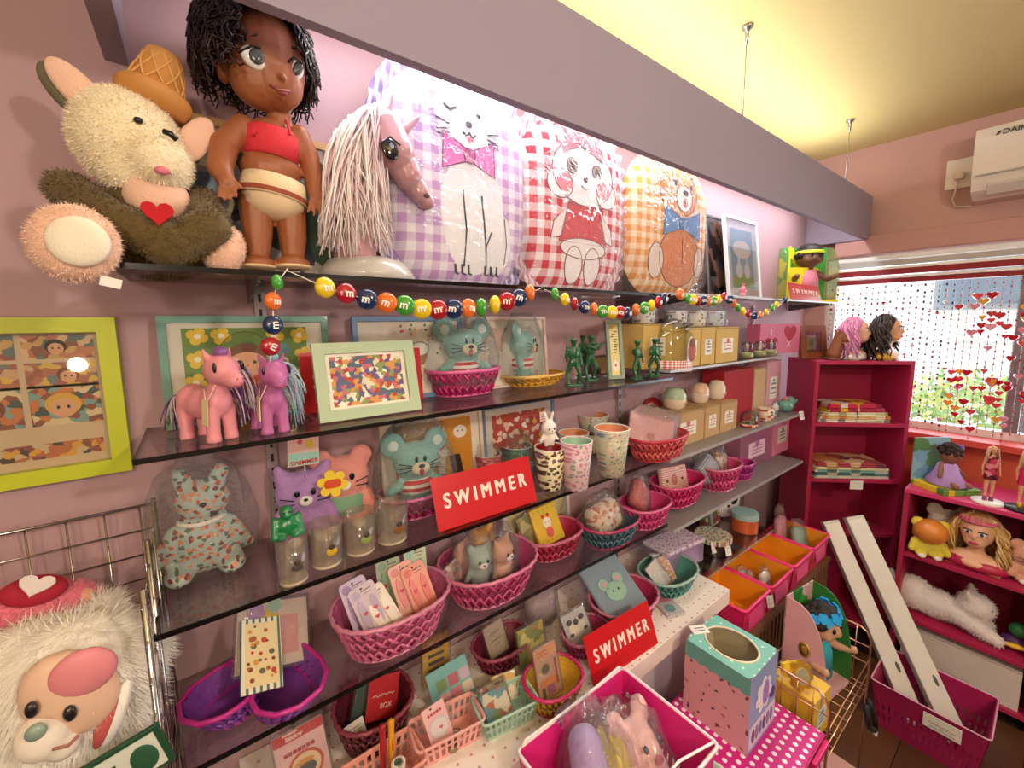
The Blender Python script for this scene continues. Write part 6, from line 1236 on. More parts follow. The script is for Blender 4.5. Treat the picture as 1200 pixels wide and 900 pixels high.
pack('pink badge card standing in the pink mini basket', p+Vector((-.012, -.006, .012)), (R(-14), R(-12), R(-6)), .052, .085, M('eec0c4', .5), extra=ex_badge, film=False, name='badge_card', cat='card')
for q, lb in ((0, 'cream round badge lying in the pink mini basket'), (1, 'brown round badge lying in the pink mini basket')):
    t = thing('round_badge', lb, 'badge', p+Vector((.022-.022*q, -.002-.02*q, .003)), 0, None, (R(-25+20*q), R(8), 0)); G().lathe([(0, 0), (.016, 0), (.0165, .003), (.014, .006), (0, .0075)], M(('e6dcc4', '8a7458')[q], .3, coat=.5), seg=20).obj('badge_disc', t); G().lathe([(.008, .0072), (.01, .0071), (.01, .0074), (.008, .0076)], M('5a4a3a', .5), seg=18).obj('printed_ring', t)
t, p = mini('mint green mini basket of picture cards', 592, 842, 68, 'a8c8b4', -10, .05)
for i, (c, lb) in enumerate(((('7a9a5a', '6aa0b0', 'e8e0c8', 'c86a4a'), 'landscape picture card in the mint mini basket'), (('c8a07a', 'e8d8b8', 'b86a4a', '8a6a4a'), 'brown picture card behind in the mint mini basket'), (('efe6d8', 'd8b06a', 'e8dcc0', 'c8c0b0'), 'cream picture card at the right of the mint mini basket'))):
    pack(lb, p+Vector((-.012+.016*i*(i == 2), .0+.012*i, .012)), (R(-22), R(-14+8*i), R(-12)), .062, .062, PAT('collage', c, 55, 'xz', .5), name='picture_card', cat='card', film=i < 2)
pack('sky blue animal sticker sheet behind the mini baskets', at(538, 838, CZ)+Vector((.01, .03, 0)), (R(-20), R(-10), R(-8)), .105, .095, M('7ab4b8', .5), extra=lambda g, w, h, y: [rect(g, -w*.2+w*.28*(k % 3), h*(.25+.34*(k//3)), w*.24, h*.28, FL(('e0a0a8', 'c87a8a', 'd8c8b8', '7a9a6a', 'b86a7a', 'c8b0c8')[k]), y) for k in range(6)], film=False)
t, p, rx = bk('mulberry woven basket at the back of the counter with a note pad', 588, 772, CZ, 66, 26, '7a1c38', '9a4a60', .7)
pack('kraft note pad standing in the mulberry basket', p+Vector((-.005, 0, .018)), (R(-16), R(-8), 0), .062, .085, M('c0a894', .6), extra=lambda g, w, h, y: [rect(g, 0, h*z, w*.5, h*.025, FL('6a5a50'), y) for z in (.5, .72)]+[shp(g, circ(.0015, 6, q*w*.06, h*.36), FL('4a3a34'), y) for q in (-1, 1)], name='note_pad', cat='note pad')
t, p, rx = bk('golden bead basket with a pink rim holding stationery sets', 648, 818, CZ, 66, 30, 'c89a2c', 'c8286c', .8)
def ex_set(g, w, h, y):
    rect(g, 0, h*.88, w, h*.22, FL('e0a070'), y); scribble(g, -w*.15, h*.92, w*.5, h*.03, FL('8a3a2a'), y-.0006, 1); scribble(g, -w*.15, h*.86, w*.5, h*.03, FL('8a3a2a'), y-.0006, 2); shp(g, circ(w*.2, 18, -w*.1, h*.58), FL('8a7a5a'), y-.0004); shp(g, circ(w*.15, 18, -w*.1, h*.58), FL('5a5040'), y-.0008)
    rect(g, -w*.06, h*.22, w*.72, h*.34, FL('d8864a'), y-.0004); rect(g, w*.02, h*.16, w*.36, h*.2, FL('9a5a7a'), y-.0008); rect(g, -w*.3, h*.16, w*.14, h*.2, FL('4a4a3a'), y-.0008); rect(g, w*.36, h*.45, w*.08, h*.5, FL('b02c3c'), y-.0008)
pack('orange stationery set standing in the golden bead basket', p+Vector((-.008, -.004, .012)), (R(-10), R(-4), R(-4)), .066, .128, M('c8a088', .4), extra=ex_set)
pack('yellow green packet behind the stationery set', at(640, 792, CZ)+Vector((.0, .05, 0)), (R(-14), R(2), 0), .09, .1, PAT('collage', ('c8b43c', '8a9a4a', 'e0d07a', 'a88a3a'), 40, 'xz', .5), name='paper_packet', cat='packet')
t, p, rx = bk('plum openwork basket behind the plush cat pack', 686, 758, CZ, 56, 24, '9a2c5a', 'b86a8c', .7)
def ex_catface(g, w, h, y):
    shp(g, E2(w*.34, h*.24, 0, h*.55), FL('efe6d4'), y-.0004)
    for q in (-1, 1): shp(g, E2(w*.12, h*.08, q*w*.26, h*.76), FL('22283a'), y-.0008); shp(g, E2(w*.09, h*.05, q*w*.3, h*.42), FL('22283a'), y-.0008)
    shp(g, circ(w*.11, 14, 0, h*.7), FL('1c2236'), y-.0012)
pack('clear pack with a black and white cat print beside the red sign', p+Vector((-.012, -.006, .014)), (R(-26), R(-10), R(-8)), .08, .095, M('c8c4c8', .5), extra=ex_catface)
bagged('crumpled clear bag behind the cat print pack', at(650, 755, CZ)+Vector((.03, .09, 0)), (R(-8), 0, 0), .06, .12, 'b8a0a8')
t, p, rx = bk('raspberry openwork basket holding the blue grey bag', 730, 722, CZ, 84, 30, 'b02c5c', 'c87a98', .75)
t = thing('fabric_bag', 'blue grey fabric bag with a mouse patch in the openwork basket', 'bag', p+Vector((-.01, -.035, .03)), 0, None, (R(-56), R(-8), R(-8)), s=1.42); G().box((.11, .012, .13), (0, 0, .065), M('8a9cb0', .9, var=.06, bump=.3, bs=250), bev=.005).obj('bag_body', t); G().tube([(-.052, -.004, .128), (0, -.006, .129), (.052, -.004, .128)], .002, M('74869a', .8)).obj('hem', t); g = G(); m_ = FL('9cc4b4')
g.poly(E2(.026, .02, 0, .052), .002, m_, (0, -.0062, 0)); [g.poly(circ(.013, 14, q*.02, .074), .002, m_, (0, -.0062, 0)) for q in (-1, 1)]; [g.poly(circ(.006, 10, q*.02, .074), .0006, FL('d8a0b0'), (0, -.0083, 0)) for q in (-1, 1)]; [g.poly(E2(.002, .003, q*.007, .054, 8), .0005, FL('2a2a30'), (0, -.0083, 0)) for q in (-1, 1)]; g.obj('mouse_patch', t)
p = at(736, 778, CZ); sign('red SWIMMER sign standing on the dotted counter', (p.x, p.y, CZ), R(-3), mx(p, 74)*.95, mz(p, 46), 22)
t, p, rx = bk('teal openwork basket of charm packets', 782, 686, CZ, 74, 24, '4a8a84', '9cc0b8', .75)
for i, (dx, lb, c) in enumerate(((-.03, 'white charm packet at the left of the teal basket', 'e6dcd8'), (.008, 'orange crackle charm packet in the teal basket', 'd89a6a'), (-.005, 'clear charm packet at the back of the teal basket', 'd8ccd0'))): pack(lb, p+Vector((dx, -.012+.022*(i == 2), .018)), (R(-34), R(-20+18*i), 0), .062, .085, PAT('floral', (c, 'c87a4a', 'efe6dc'), 90, 'xz', .5, .3) if i == 1 else M(c, .5), name='charm_packet', cat='packet', group='charm packets')
t = pack('pink header card pack lying on the dotted counter', at(792, 722, CZ)+Vector((0, 0, .003)), (R(-88), 0, R(-20)), .06, .085, M('d8d0d4', .5), extra=lambda g, w, h, y: (rect(g, 0, h*.85, w, h*.3, FL('e08aa0'), y), shp(g, E2(w*.3, h*.2, 0, h*.35), FL('6aa8b0'), y-.0004)), name='header_pack', cat='pack')
# lavender case and tins
p = at(806, 664, CZ); t = thing('clear_case', 'lavender clear case with dotted lid at the end of the counter', 'case', p+Vector((-.02, .05, 0)), R(-6), s=1.28); G().box((.17, .09, .062), (0, 0, .031), FILM('d8c4e6', .12, .6, .1, 20, .06, .3), bev=.006).obj('case_body', t); G().box((.15, .07, .05), (0, 0, .03), M('c8b0d4', .6), bev=.004).obj('contents', t); G().box((.172, .092, .012), (0, 0, .068), PAT('floral', ('e0d0e4', 'a87aa8', 'c8a0b8'), 90, 'xy', .4, .3), bev=.004).obj('lid', t)
def round_tin(label, u, y, z, r, h, c, clid, ex=None): p = PY(u, 620, y); t = thing('round_tin', label, 'tin', (p.x, y, z)); G().lathe([(0, 0), (r, 0), (r, h*.8), (0, h*.8)], M(c, .25, coat=.4), seg=28, smooth=False).obj('tin_body', t); G().lathe([(r*1.03, h*.72), (r*1.03, h), (r*.9, h*1.02), (0, h*1.02)], M(clid, .3) if isinstance(clid, str) else clid, seg=28, smooth=False).obj('lid', t); return t
round_tin('black round tin with a flower print lid on the low shelf', 836, -.19, T5, .07, .055, '1e1a1c', PAT('floral', ('d8ccb8', 'b8606a', '6a8a7a', '4a4a5a'), 70, 'xy', .4, .32))
t = round_tin('orange round tin with a pale blue lid on the low shelf', 872, -.2, T5, .055, .08, 'd8683c', 'a8ccd0'); 
price_tag('white price tag leaning on the black round tin', (PY(853, 640, -.26).x, -.262, T5+.024), R(-15)); price_tag('white price tag leaning on the lavender case', at(822, 650, CZ)+Vector((.04, -.03, .03)), R(-15))
tin('brown patterned pouch with a blue ribbon behind the tins', Vector((1.80, -.09, T5)), (R(-8), 0, 0), .13, .12, .03, PAT('floral', ('6a4a34', 'd8a83c', '4a7a5a', 'b8606a', 'e0d0a8'), 50, 'xz', .7, .38), lambda g, w, h, y: rect(g, -w*.1, h*.5, w*.14, h*.95, FL('7ab0b4'), y), name='print_pouch', cat='pouch')
p = PY(909, 590, -.12); t = thing('panda_bag', 'white panda shaped bag standing at the end of the low shelf', 'bag', (1.93, -.09, T5), R(-20)); g = G(); g.ell((.085, .022, .085), (0, 0, .085), M('ece6e4', .7)); g.obj('bag_body', t); [G().ell((.03, .012, .03), (q*.055, -.0, .158), M('161414', .6)).obj('ear', t) for q in (-1, 1)]; [G().ell((.018, .006, .025), (q*.035, -.02, .09), M('161414', .6), (0, q*.5, 0)).obj('eye_patch', t) for q in (-1, 1)]; G().ell((.008, .005, .006), (0, -.023, .065), M('161414', .6)).obj('nose', t)

# ---------------------------------------------------------------- crate contents
for i, (x, y, c, lb) in enumerate(((1.70, -.30, 'd0c8c0', 'crumpled white tag pack in the second pink crate'), (1.745, -.36, 'e0dcd8', 'white packet leaning in the second pink crate'), (1.66, -.33, 'b8805a', 'brown trinket pack in the second pink crate'))): bagged(lb, Vector((x, y, .556)), (R(-12), R(-20+22*i), 0), .035, .1, c)
bagged('tall pink wrapped packet in the farthest crate', Vector((2.12, -.27, .556)), (R(-4), 0, 0), .042, .22, 'e49ab4'); bagged('pale aqua wrapped sponge in the farthest crate', Vector((2.185, -.335, .556)), (R(-16), R(14), 0), .055, .15, '9cc8c4')
# ================================================================== FOREGROUND
# bagged plush in the large pink basket
def long_plush(label, loc, rot, L, r, c, face=None):
    t = thing('bagged_plush', label, 'plush toy', loc, 0, 'bagged plush in the large pink basket', rot); m = M(c, .85, var=.08, bump=.4, bs=200, sheen=.4); g = G(); cap(g, (0, 0, r), (0, 0, L-r), r, r*.8, m, 8)
    if face: [g.ell((r*.42, r*.25, r*.5), (q*r*.72, 0, L-r*.15), m) for q in (-1, 1)]
    remesh(g, 'body', t, .008, 2, m)
    if face: [G().ell((.006, .004, .008), (q*r*.4, -r*.86, L-r*.9), blk, seg=8, ring=6).obj('eye', t) for q in (-1, 1)]; G().ell((.012, .006, .008), (0, -r*.92, L-r*1.35), M('b86a7a', .6), seg=10, ring=6).obj('nose', t)
    bag(t, r*1.3, r*1.25, L*1.12, 0, seed=L*100, nz=.03, m=FILM('f8f6fa', .06, .8, .8, 28)); return t
B = Vector((.623, -.516, SZ))
long_plush('lilac plush in a clear bag lying in the large pink basket', B+Vector((-.075, -.05, .08)), (R(-34), R(14), R(0)), .24, .048, 'b8a4d4')
long_plush('yellow plush in a clear bag in the middle of the large pink basket', B+Vector((-.005, -.06, .105)), (R(-40), R(14), 0), .2, .04, 'dcc84c')
long_plush('pale pink plush rabbit in a clear bag at the front of the large pink basket', B+Vector((.06, -.075, .08)), (R(-34), R(6), 0), .21, .06, 'e4b4b0', True)
mt_ = mini_basket('small mint mini basket wedged beside the large pink basket', (.868, -.575, SZ), R(8), 'b4c8b8', .095, .075, .06)
pack('tiny cream card in the small mint mini basket', Vector((.862, -.575, SZ+.006)), (R(-30), R(-10), 0), .04, .045, M('e0d4c0', .6), name='note_card', cat='card', film=False)
# mint topped toy box with an oval window
t = thing('toy_box', 'pink toy box with a mint top and an oval window on the dotted carton', 'toy box', (1.13, -.505, SZ)); BW, BD, BH = .165, .18, .22
sidem = PAT('floral', ('d8a0a8', '7a3a4a', '4a3a5a', 'b85a6a'), 28, 'yz', .5, .12); mint = PAT('dots', ('7cc0b4', 'd8ecd8'), 34, 'xy', .45, .12)
fr = M('8c9ccc', .45, var=.12, vs=18)
g = G(); x_, y_ = BW/2, BD/2
for f, m_ in (([(-x_, y_, 0), (-x_, -y_, 0), (-x_, -y_, BH), (-x_, y_, BH)], sidem), ([(-x_, -y_, 0), (x_, -y_, 0), (x_, -y_, BH), (-x_, -y_, BH)], fr), ([(x_, -y_, 0), (x_, y_, 0), (x_, y_, BH), (x_, -y_, BH)], sidem), ([(x_, y_, 0), (-x_, y_, 0), (-x_, y_, BH), (x_, y_, BH)], sidem), ([(-x_, -y_, .001), (-x_, y_, .001), (x_, y_, .001), (x_, -y_, .001)], M('c8b8a0', .7))): g.add(f, [(0, 1, 2, 3)], m_)
g.obj('carton_wall', t); G().box((BW-.004, .001, BH-.004), (0, y_-.002, BH/2), M('d8c8ac', .7)).box((.001, BD-.006, BH-.004), (x_-.002, 0, BH/2), M('d8c8ac', .7)).box((.001, BD-.006, BH-.004), (-x_+.002, 0, BH/2), M('d8c8ac', .7)).box((BW-.004, .001, BH-.004), (0, -y_+.002, BH/2), M('d8c8ac', .7)).obj('inner_lining', t); g = G(); N = 40; O = []; I = []
for i in range(N):
    a = 2*math.pi*i/N; c, s_ = math.cos(a), math.sin(a); k = min(x_/abs(c) if abs(c) > 1e-6 else 9, y_/abs(s_) if abs(s_) > 1e-6 else 9); O.append((c*k, s_*k, BH)); I.append((c*x_*.72, s_*y_*.78, BH))
g.add(O+I, [(i, (i+1) % N, N+(i+1) % N, N+i) for i in range(N)], mint); g.obj('top_panel', t)
G().tube([Vector(q)+Vector((0, 0, .001)) for q in I], .003, M('e8dcc4', .5), 6, True).obj('window_edge', t)
g = G(); n_ = 12
vs = [(-x_-.0006, y_, BH), (-x_-.0006, -y_, BH)]+[(-x_-.0006, -y_+BD*i/n_, BH*.8-.006*(i % 2)) for i in range(n_+1)]; g.add(vs, [tuple(range(len(vs)))], M('64a89c', .5)); g.obj('side_drip', t)
G().box((BW*.94, .001, BH*.28), (0, -y_-.001, BH*.2), M('d8c8dc', .5)).obj('picture_strip', t)
for i in range(6): G().poly(E2(.009, .02, -.055+i*.022, BH*.2), .0006, M(('5a4a7a', '8a6a9a', '6a7aa8')[i % 3], .5), (0, -y_-.0016, 0)).obj('printed_figure', t)
G().poly(flower(.05, .0, BH*.62, 7), .0006, M('ece6f2', .5), (0, -y_-.001, 0)).obj('front_print', t); G().poly(E2(.018, .036, .01, BH*.62), .0006, M('a07ac8', .5), (0, -y_-.0018, 0)).obj('front_figure', t); G().poly(circ(.016, 16, .055, BH*.5), .0006, M('5a3a8a', .5), (0, -y_-.0018, 0)).obj('front_badge', t)
g = G(); g.ell((.035, .035, .03), (.0, 0, .05), M('2c9a3c', .3, coat=.4)); t2 = thing('toy_egg', 'green toy egg lying inside the mint topped toy box', 'toy', (1.14, -.5, SZ+.012)); g = G(); g.ell((.042, .042, .04), (0, 0, .04), M('2c8a34', .25, coat=.5)); g.obj('shell', t2); G().ell((.012, .01, .012), (.01, -.036, .05), M('d8402c', .4)).obj('spot', t2)
pack('white price card lying on the mint topped toy box', Vector((1.10, -.435, SZ+BH+.002)), (R(-84), 0, R(-30)), .05, .03, M('f0ece6', .5), extra=lambda g, w, h, y: [rect(g, 0, h*z, w*.6, h*.1, FL('6a5a6a'), y) for z in (.3, .6)], name='price_card', cat='price card', film=False)
# cart: yellow toy boxes, gold medal pack, boxed doll
Zc = .424
carton('yellow toy carton with grey prints in the wire cart', (1.375, -.605, Zc), R(-4), .11, .12, .135, PAT('floral', ('e0b83a', '8a8a9a', 'c8a0a0', 'e8cc6a'), 30, 'xy', .5, .2), lab='d8dce8', labc='6a7a9a', group=None, name='toy_carton')
t = thing('medal_pack', 'gold medallion toy pack leaning on the yellow carton', 'toy', Vector((1.335, -.62, Zc+.139)), 0, None, (R(-18), R(4), R(-25))); G().poly(flower(.042, 0, .04, 8), .01, M('d8a43a', .35, metal=.5)).obj('medallion', t); G().poly(circ(.022, 18, 0, .04), .004, M('c8c0a0', .3, metal=.4), (0, -.0101, 0)).obj('centre_disc', t); G().box((.06, .012, .035), (-.02, .008, .055), M('e0c43c', .5)).obj('header', t)
doll_box('boxed doll with a blue flower wreath in a pink quarter round carton', (1.585, -.585, Zc), R(-8), .17, .135, .30, 'd8a8b0', '2c7a34', 'c89a80', '1c1412', '2a9cb0', '3a8a9a', flowers='1f9ce0', side='dcaab4')
t = thing('bag_handle_loop', 'black strap with a white tip hanging from the wire cart', 'strap', (1.66, -.715, .40)); G().tube([(0, 0, 0), (.03, -.01, -.06), (.07, -.012, -.12), (.09, -.01, -.15), (.05, -.012, -.13), (-.01, -.01, -.08), (-.03, 0, 0)], .009, M('1e1a1c', .6), 8).obj('strap', t); G().tube([(.085, -.01, -.146), (.095, -.01, -.165), (.08, -.012, -.17)], .006, M('e0dcd8', .5), 8).obj('strap_tip', t)

# ================================================================== BOOKCASE CONTENTS
def folded(label, u_, v_, z, w_, d_, h_, mat, rz=0): 
    t = thing('folded_towel', label, 'folded cloth', tl(u_, v_, z), TH+R(rz), 'folded cloths in the tall bookcase'); G().box((w_, d_, h_*.5), (0, 0, h_*.25), mat, bev=h_*.2).obj('lower_fold', t); G().box((w_*.985, d_*.98, h_*.46), (.002, 0, h_*.755), mat, bev=h_*.2).obj('upper_fold', t); return t
zc = TB[0]
for i, (h_, w_, cols, lb) in enumerate(((.016, .33, ('e8dcc8', '8a8a7a', 'c8b8a0', 'd8ccb8'), 'grey and cream folded cloth at the bottom of the upper stack'), (.016, .33, ('d8b87a', 'c87a4a', '8a6a4a', 'e8d8b0'), 'tan patterned folded cloth, second in the upper stack'), (.018, .31, ('e8dcc0', 'b8a87a', '6a5a4a', 'd8c8a0'), 'cream patterned folded cloth, third in the upper stack'), (.02, .27, ('a81c3c', 'e0b82c', 'd8c8c0', 'b83a6a'), 'red and yellow folded cloth near the top of the upper stack'), (.018, .25, ('c8284c', 'd8cfc4', 'e0b42c', '8a1c3a'), 'crimson, white and yellow folded cloth on top of the upper stack'))):
    folded(lb, .21+.004*(i % 2), .1, zc, w_, .17, h_, PAT('collage', cols, 22, 'xy', .85), -2+i); zc += h_+.0008
zc = TB[1]
for i, (h_, w_, cols, lb) in enumerate(((.014, .36, ('d8ccc0', 'b8c8c0', 'e0d8d0'), 'pale folded cloth at the bottom of the lower stack'), (.014, .36, ('3a6a6a', '2a4a4a', 'c8c0a8', '5a8a8a'), 'dark teal folded cloth in the lower stack'), (.014, .35, ('7ab0a8', 'e8e0c8', '4a7a78', 'c8d0c0'), 'aqua folded cloth in the lower stack'), (.012, .35, ('e8dcb0', 'c8a86a', 'e0ccb0'), 'cream folded cloth near the top of the lower stack'), (.022, .32, ('a83c4a', 'c87a4a', 'd8b08a', '7a3a4a'), 'red brown crumpled cloth on top of the lower stack'))):
    folded(lb, .215, .1, zc, w_, .18, h_, PAT('collage', cols, 18, 'xy', .85), 2-i); zc += h_+.0008
bagged('small packet of gold trinkets on the third bookcase shelf', tl(.34, .08, TB[2]), (R(-60), 0, TH), .04, .05, 'b8a07a')
# low bookcase, top
def lowp(u, v, x): q = PX(u, v, x); return q
p = PX(1106, 575, 2.6)
t = thing('seated_doll', 'seated doll in a lilac dress on a green picture box', 'doll', (2.62, p.y, LH), R(-35)); skd = M('8a5a44', .5); G().box((.17, .15, .025), (0, 0, .0125), PAT('collage', ('6a9a3c', 'd8c02c', '4a7a3a', '8ab060'), 24, 'xy', .5), bev=.002).obj('box_base', t); G().box((.17, .006, .2), (0, .075, .12), PAT('collage', ('6a9ab8', '8ab8c8', '5a8a5a', '7aa8c0'), 14, 'xz', .5), bev=.001).obj('back_card', t)
g = G(); g.ell((.038, .038, .04), (0, -.01, .165), skd); cap(g, (0, 0, .13), (0, 0, .06), .022, .03, skd, 4); [cap(g, (q*.025, 0, .115), (q*.055, -.02, .07), .012, .01, skd, 4) for q in (-1, 1)]; [cap(g, (q*.02, -.01, .045), (q*.03, -.07, .04), .018, .012, skd, 4) for q in (-1, 1)]; remesh(g, 'body', t, .006, 2, skd)
G().lathe([(.06, .028), (.065, .035), (.04, .08), (.03, .118), (.02, .125)], M('b490d0', .85, var=.08, bump=.3), seg=22, s=(1.05, 1.1, 1)).obj('dress', t); g = G(); rnd = random.Random(6)
for k in range(40):
    a = rnd.uniform(0, 6.28); e = rnd.uniform(0, 1.5); g.ell((.013,)*3, (.034*math.cos(a)*math.cos(e), -.004+.034*math.sin(a)*math.cos(e), .172+.036*math.sin(e)), M('2a1a16', .8), seg=8, ring=6)
g.obj('hair', t); [G().ell((.005, .004, .006), (q*.014, -.046, .168), blk, seg=8, ring=6).obj('eye', t) for q in (-1, 1)]; G().poly(flower(.014, k=5), .004, M('9a6ac8', .6), (.03, -.02, .2)).obj('hair_bow', t)
def fashion_doll(label, loc, rz, h, dress, hair, base, boots):
    t = thing('fashion_doll', label, 'doll', loc, rz, 'fashion dolls on stands'); sk = M('e0a888', .45, sss=.05); s = h; g = G()
    g.ell((.05*s, .05*s, .065*s), (0, 0, .93*s), sk); cap(g, (0, 0, .88*s), (0, 0, .82*s), .02*s, .024*s, sk, 3); g.ell((.075*s, .045*s, .1*s), (0, 0, .74*s), sk); g.ell((.055*s, .04*s, .06*s), (0, 0, .62*s), sk); g.ell((.075*s, .05*s, .07*s), (0, 0, .54*s), sk)
    for q in (-1, 1): cap(g, (q*.075*s, 0, .8*s), (q*.105*s, .01*s, .64*s), .024*s, .02*s, sk, 4); cap(g, (q*.105*s, .01*s, .64*s), (q*.11*s, -.02*s, .5*s), .02*s, .015*s, sk, 4); cap(g, (q*.035*s, 0, .52*s), (q*.04*s, 0, .28*s), .042*s, .03*s, sk, 5); cap(g, (q*.04*s, 0, .28*s), (q*.04*s, 0, .06*s), .028*s, .017*s, sk, 5)
    remesh(g, 'body', t, .012*s, 2, sk); G().lathe([(.085*s, .42*s), (.095*s, .44*s), (.07*s, .6*s), (.075*s, .72*s), (.082*s, .8*s), (.05*s, .82*s)], dress, seg=18, s=(1, .7, 1)).obj('dress', t)
    [G().lathe([(0, .012), (.032*s, .012), (.03*s, .07*s+.01), (.022*s, .12*s), (0, .12*s)], M(boots, .4), (q*.04*s, -.005*s, 0), seg=12).obj('boot', t) for q in (-1, 1)]
    g = G(); rnd = random.Random(label)
    for k in range(60): a = rnd.uniform(-.4, 3.6); x_, y_ = .055*s*math.cos(a), .052*s*math.sin(a); g.tube([(0, 0, .995*s), (x_, y_, .96*s), (x_*1.35, y_*1.3+.005*s, .85*s), (x_*1.5, y_*1.4+.01*s, (.7+rnd.random()*.08)*s)], .011*s, M(hair, .4, var=.2), 4)
    o = g.obj('hair', t); o['kind'] = 'stuff'; [G().ell((.008*s, .004*s, .01*s), (q*.02*s, -.048*s, .94*s), blk, seg=6, ring=5).obj('eye', t) for q in (-1, 1)]
    G().lathe([(0, 0), (.2*s, 0), (.19*s, .012), (0, .012)], M(base, .35), seg=24).obj('stand_base', t); G().tube([(0, .07*s, .01), (0, .07*s, .5*s)], .01*s, M(base, .35)).obj('stand_rod', t)
p = PX(1158, 578, 2.56); fashion_doll('fashion doll in a dark red patterned dress on a white stand', (2.56, p.y, LH), R(-60), .245, PAT('collage', ('7a1430', 'c83a5a', '3a1020', 'e08a9a'), 60, 'xz', .7), 'd8a888', 'f0eeec', '8a3a5a')
p = PX(1198, 590, 2.57); fashion_doll('fashion doll in a hot pink dress and yellow boots on a black stand', (2.57, p.y, LH), R(-60), .25, M('d8246c', .6), 'e0b88c', '2c2c30', 'e0b02c')
# low bookcase, shelves
t = soft_toy('yellow plush chick with an orange bean head in the low bookcase', (2.545, -.71, .585), .16, 'e6d34a', 'bear', R(-70), flower_tag=False, name='plush_chick'); G().ell((.06, .056, .055), (0, -.012, .118), M('e0883a', .4, coat=.3)).obj('orange_mask', t)
t = soft_toy('grey white plush dog at the back of the low bookcase', (2.68, -.75, .585), .2, 'd8ccbc', 'bear', R(-60), flower_tag=False, name='plush_dog')
styling_head('blonde styling head with a pink tiara in the low bookcase', (2.575, -.85, .585), R(-95), .21, 'e8b494', ('d8b070', 'e8c88a', 'c89a58'), 'b8204c', 5, crown='e86a9c', hl=1.7)
t = soft_toy('peach plush bear at the right of the low bookcase', (2.6, -1.0, .585), .16, 'e0a890', 'bear', R(-70), flower_tag=False, name='plush_bear')
t = thing('plush_cat_lying', 'white plush cat lying on the middle shelf of the low bookcase', 'plush toy', (2.6, -.78, .28), R(-90)); m = M('eadedd', .9, var=.06, bump=.4, bs=250, sheen=.4); g = G(); g.ell((.11, .06, .06), (-.03, 0, .07), m); g.ell((.075, .065, .075), (-.11, 0, .085), m); cap(g, (.05, -.03, .07), (.16, -.05, .03), .04, .025, m); cap(g, (.05, .04, .06), (.13, .05, .03), .035, .025, m); g.ell((.06, .055, .052), (.09, -.01, .13), m); [cap(g, (.075, q*.035-.01, .165), (.065, q*.05-.01, .2), .018, .008, m, 4) for q in (-1, 1)]; cap(g, (-.17, 0, .07), (-.2, .05, .12), .02, .016, m)
o = remesh(g, 'body', t, .008, 2, m); fur(o, 5000, .012, M('f2e8e6', .95), wd=.0008); [G().ell((.007, .007, .008), (.135, q*.02-.012, .14), blk, seg=8, ring=6).obj('eye', t) for q in (-1, 1)]; G().ell((.006, .008, .005), (.149, -.012, .122), M('c87a7a', .5), seg=8, ring=6).obj('nose', t)
t = thing('toy_duck', 'purple and yellow toy with a green cap on the middle shelf', 'toy', (2.6, -.985, .28), R(-80)); g = G(); g.ell((.04, .032, .03), (0, 0, .03), M('4a1c5a', .5)); g.obj('body', t); G().ell((.03, .03, .03), (.01, .0, .085), M('1c6a34', .5)).obj('cap', t); G().ell((.034, .014, .01), (.0, -.035, .03), M('e8b82c', .5)).obj('beak', t)
carton('white shipping carton with printed marks on the bottom shelf', (2.66, -.84, .0605), R(-90), .36, .28, .17, 'd8ccc8', lab=None, group=None, name='shipping_carton')

# ================================================================== LEFT RACK PLUSH
wf = M('f8f2ea', .9, var=.05, bump=.4, bs=200, sheen=.5)
t = thing('plush_dog_white', 'white long haired plush dog with a pink vinyl face in the wire rack', 'plush toy', (-.215, -.15, .825)); b = Vector((-.215, -.15, .825))
def RL(u, v, y): return PY(u, v, y)-b
g = G()
for u, v, y, r_ in ((90, 790, -.17, .085), (140, 770, -.13, .062), (40, 800, -.14, .09), (0, 830, -.13, .09), (120, 830, -.15, .07), (60, 860, -.15, .07)): g.ell((r_, r_*.8, r_), RL(u, v, y), wf)
o = remesh(g, 'body', t, .009, 3, wf); fur(o, 16000, .022, M('fffaf2', .8), wd=.0007, down=.9)
fm = M('e6bfa8', .4, var=.04); g = G(); E(g, b, 84, 812, -.235, 58, 52, fm, .022, (0, R(-18), 0)); face = remesh(g, 'face', t, .006, 3, fm); g = G(); E(g, b, 50, 862, -.245, 36, 26, M('f4e8dc', .7), .022); E(g, b, 74, 870, -.24, 24, 18, M('f4e8dc', .7), .018); remesh(g, 'muzzle', t, .005, 3)
g = G(); E(g, b, 98, 788, -.250, 42, 26, M('e28a94', .45), .011, (0, R(-10), 0)); g.obj('pink_brow', t)
for u, v in ((37, 832), (82, 836)): g = G(); E(g, b, u, v, -.258, 9, 9, M('241c20', .1, coat=.7), .006); g.obj('eye', t)
g = G(); E(g, b, 42, 858, -.268, 14, 9, M('8aa090', .25, coat=.5), .007); g.obj('nose', t); G().tube([RL(62, 878, -.264), RL(80, 874, -.259), RL(92, 862, -.256)], .002, M('a86a60', .6)).obj('mouth', t)
g = G(); E(g, b, 126, 842, -.232, 12, 30, M('c85a5a', .8), .012, (0, R(22), 0)); E(g, b, 135, 836, -.228, 14, 34, wf, .014, (0, R(22), 0)); g.obj('ear_flap', t)
b = Vector((-.27, -.06, .95)); t = thing('plush_heart_dog', 'pink plush with a white heart on its back at the rear of the wire rack', 'plush toy', b); pm_ = M('e0788c', .9, var=.08, bump=.5, bs=250, sheen=.4); g = G()
for u, v, r_ in ((40, 715, .05), (75, 712, .045), (10, 725, .055)): g.ell((r_, r_*.7, r_*.85), PY(u, v, -.075)-b, pm_)
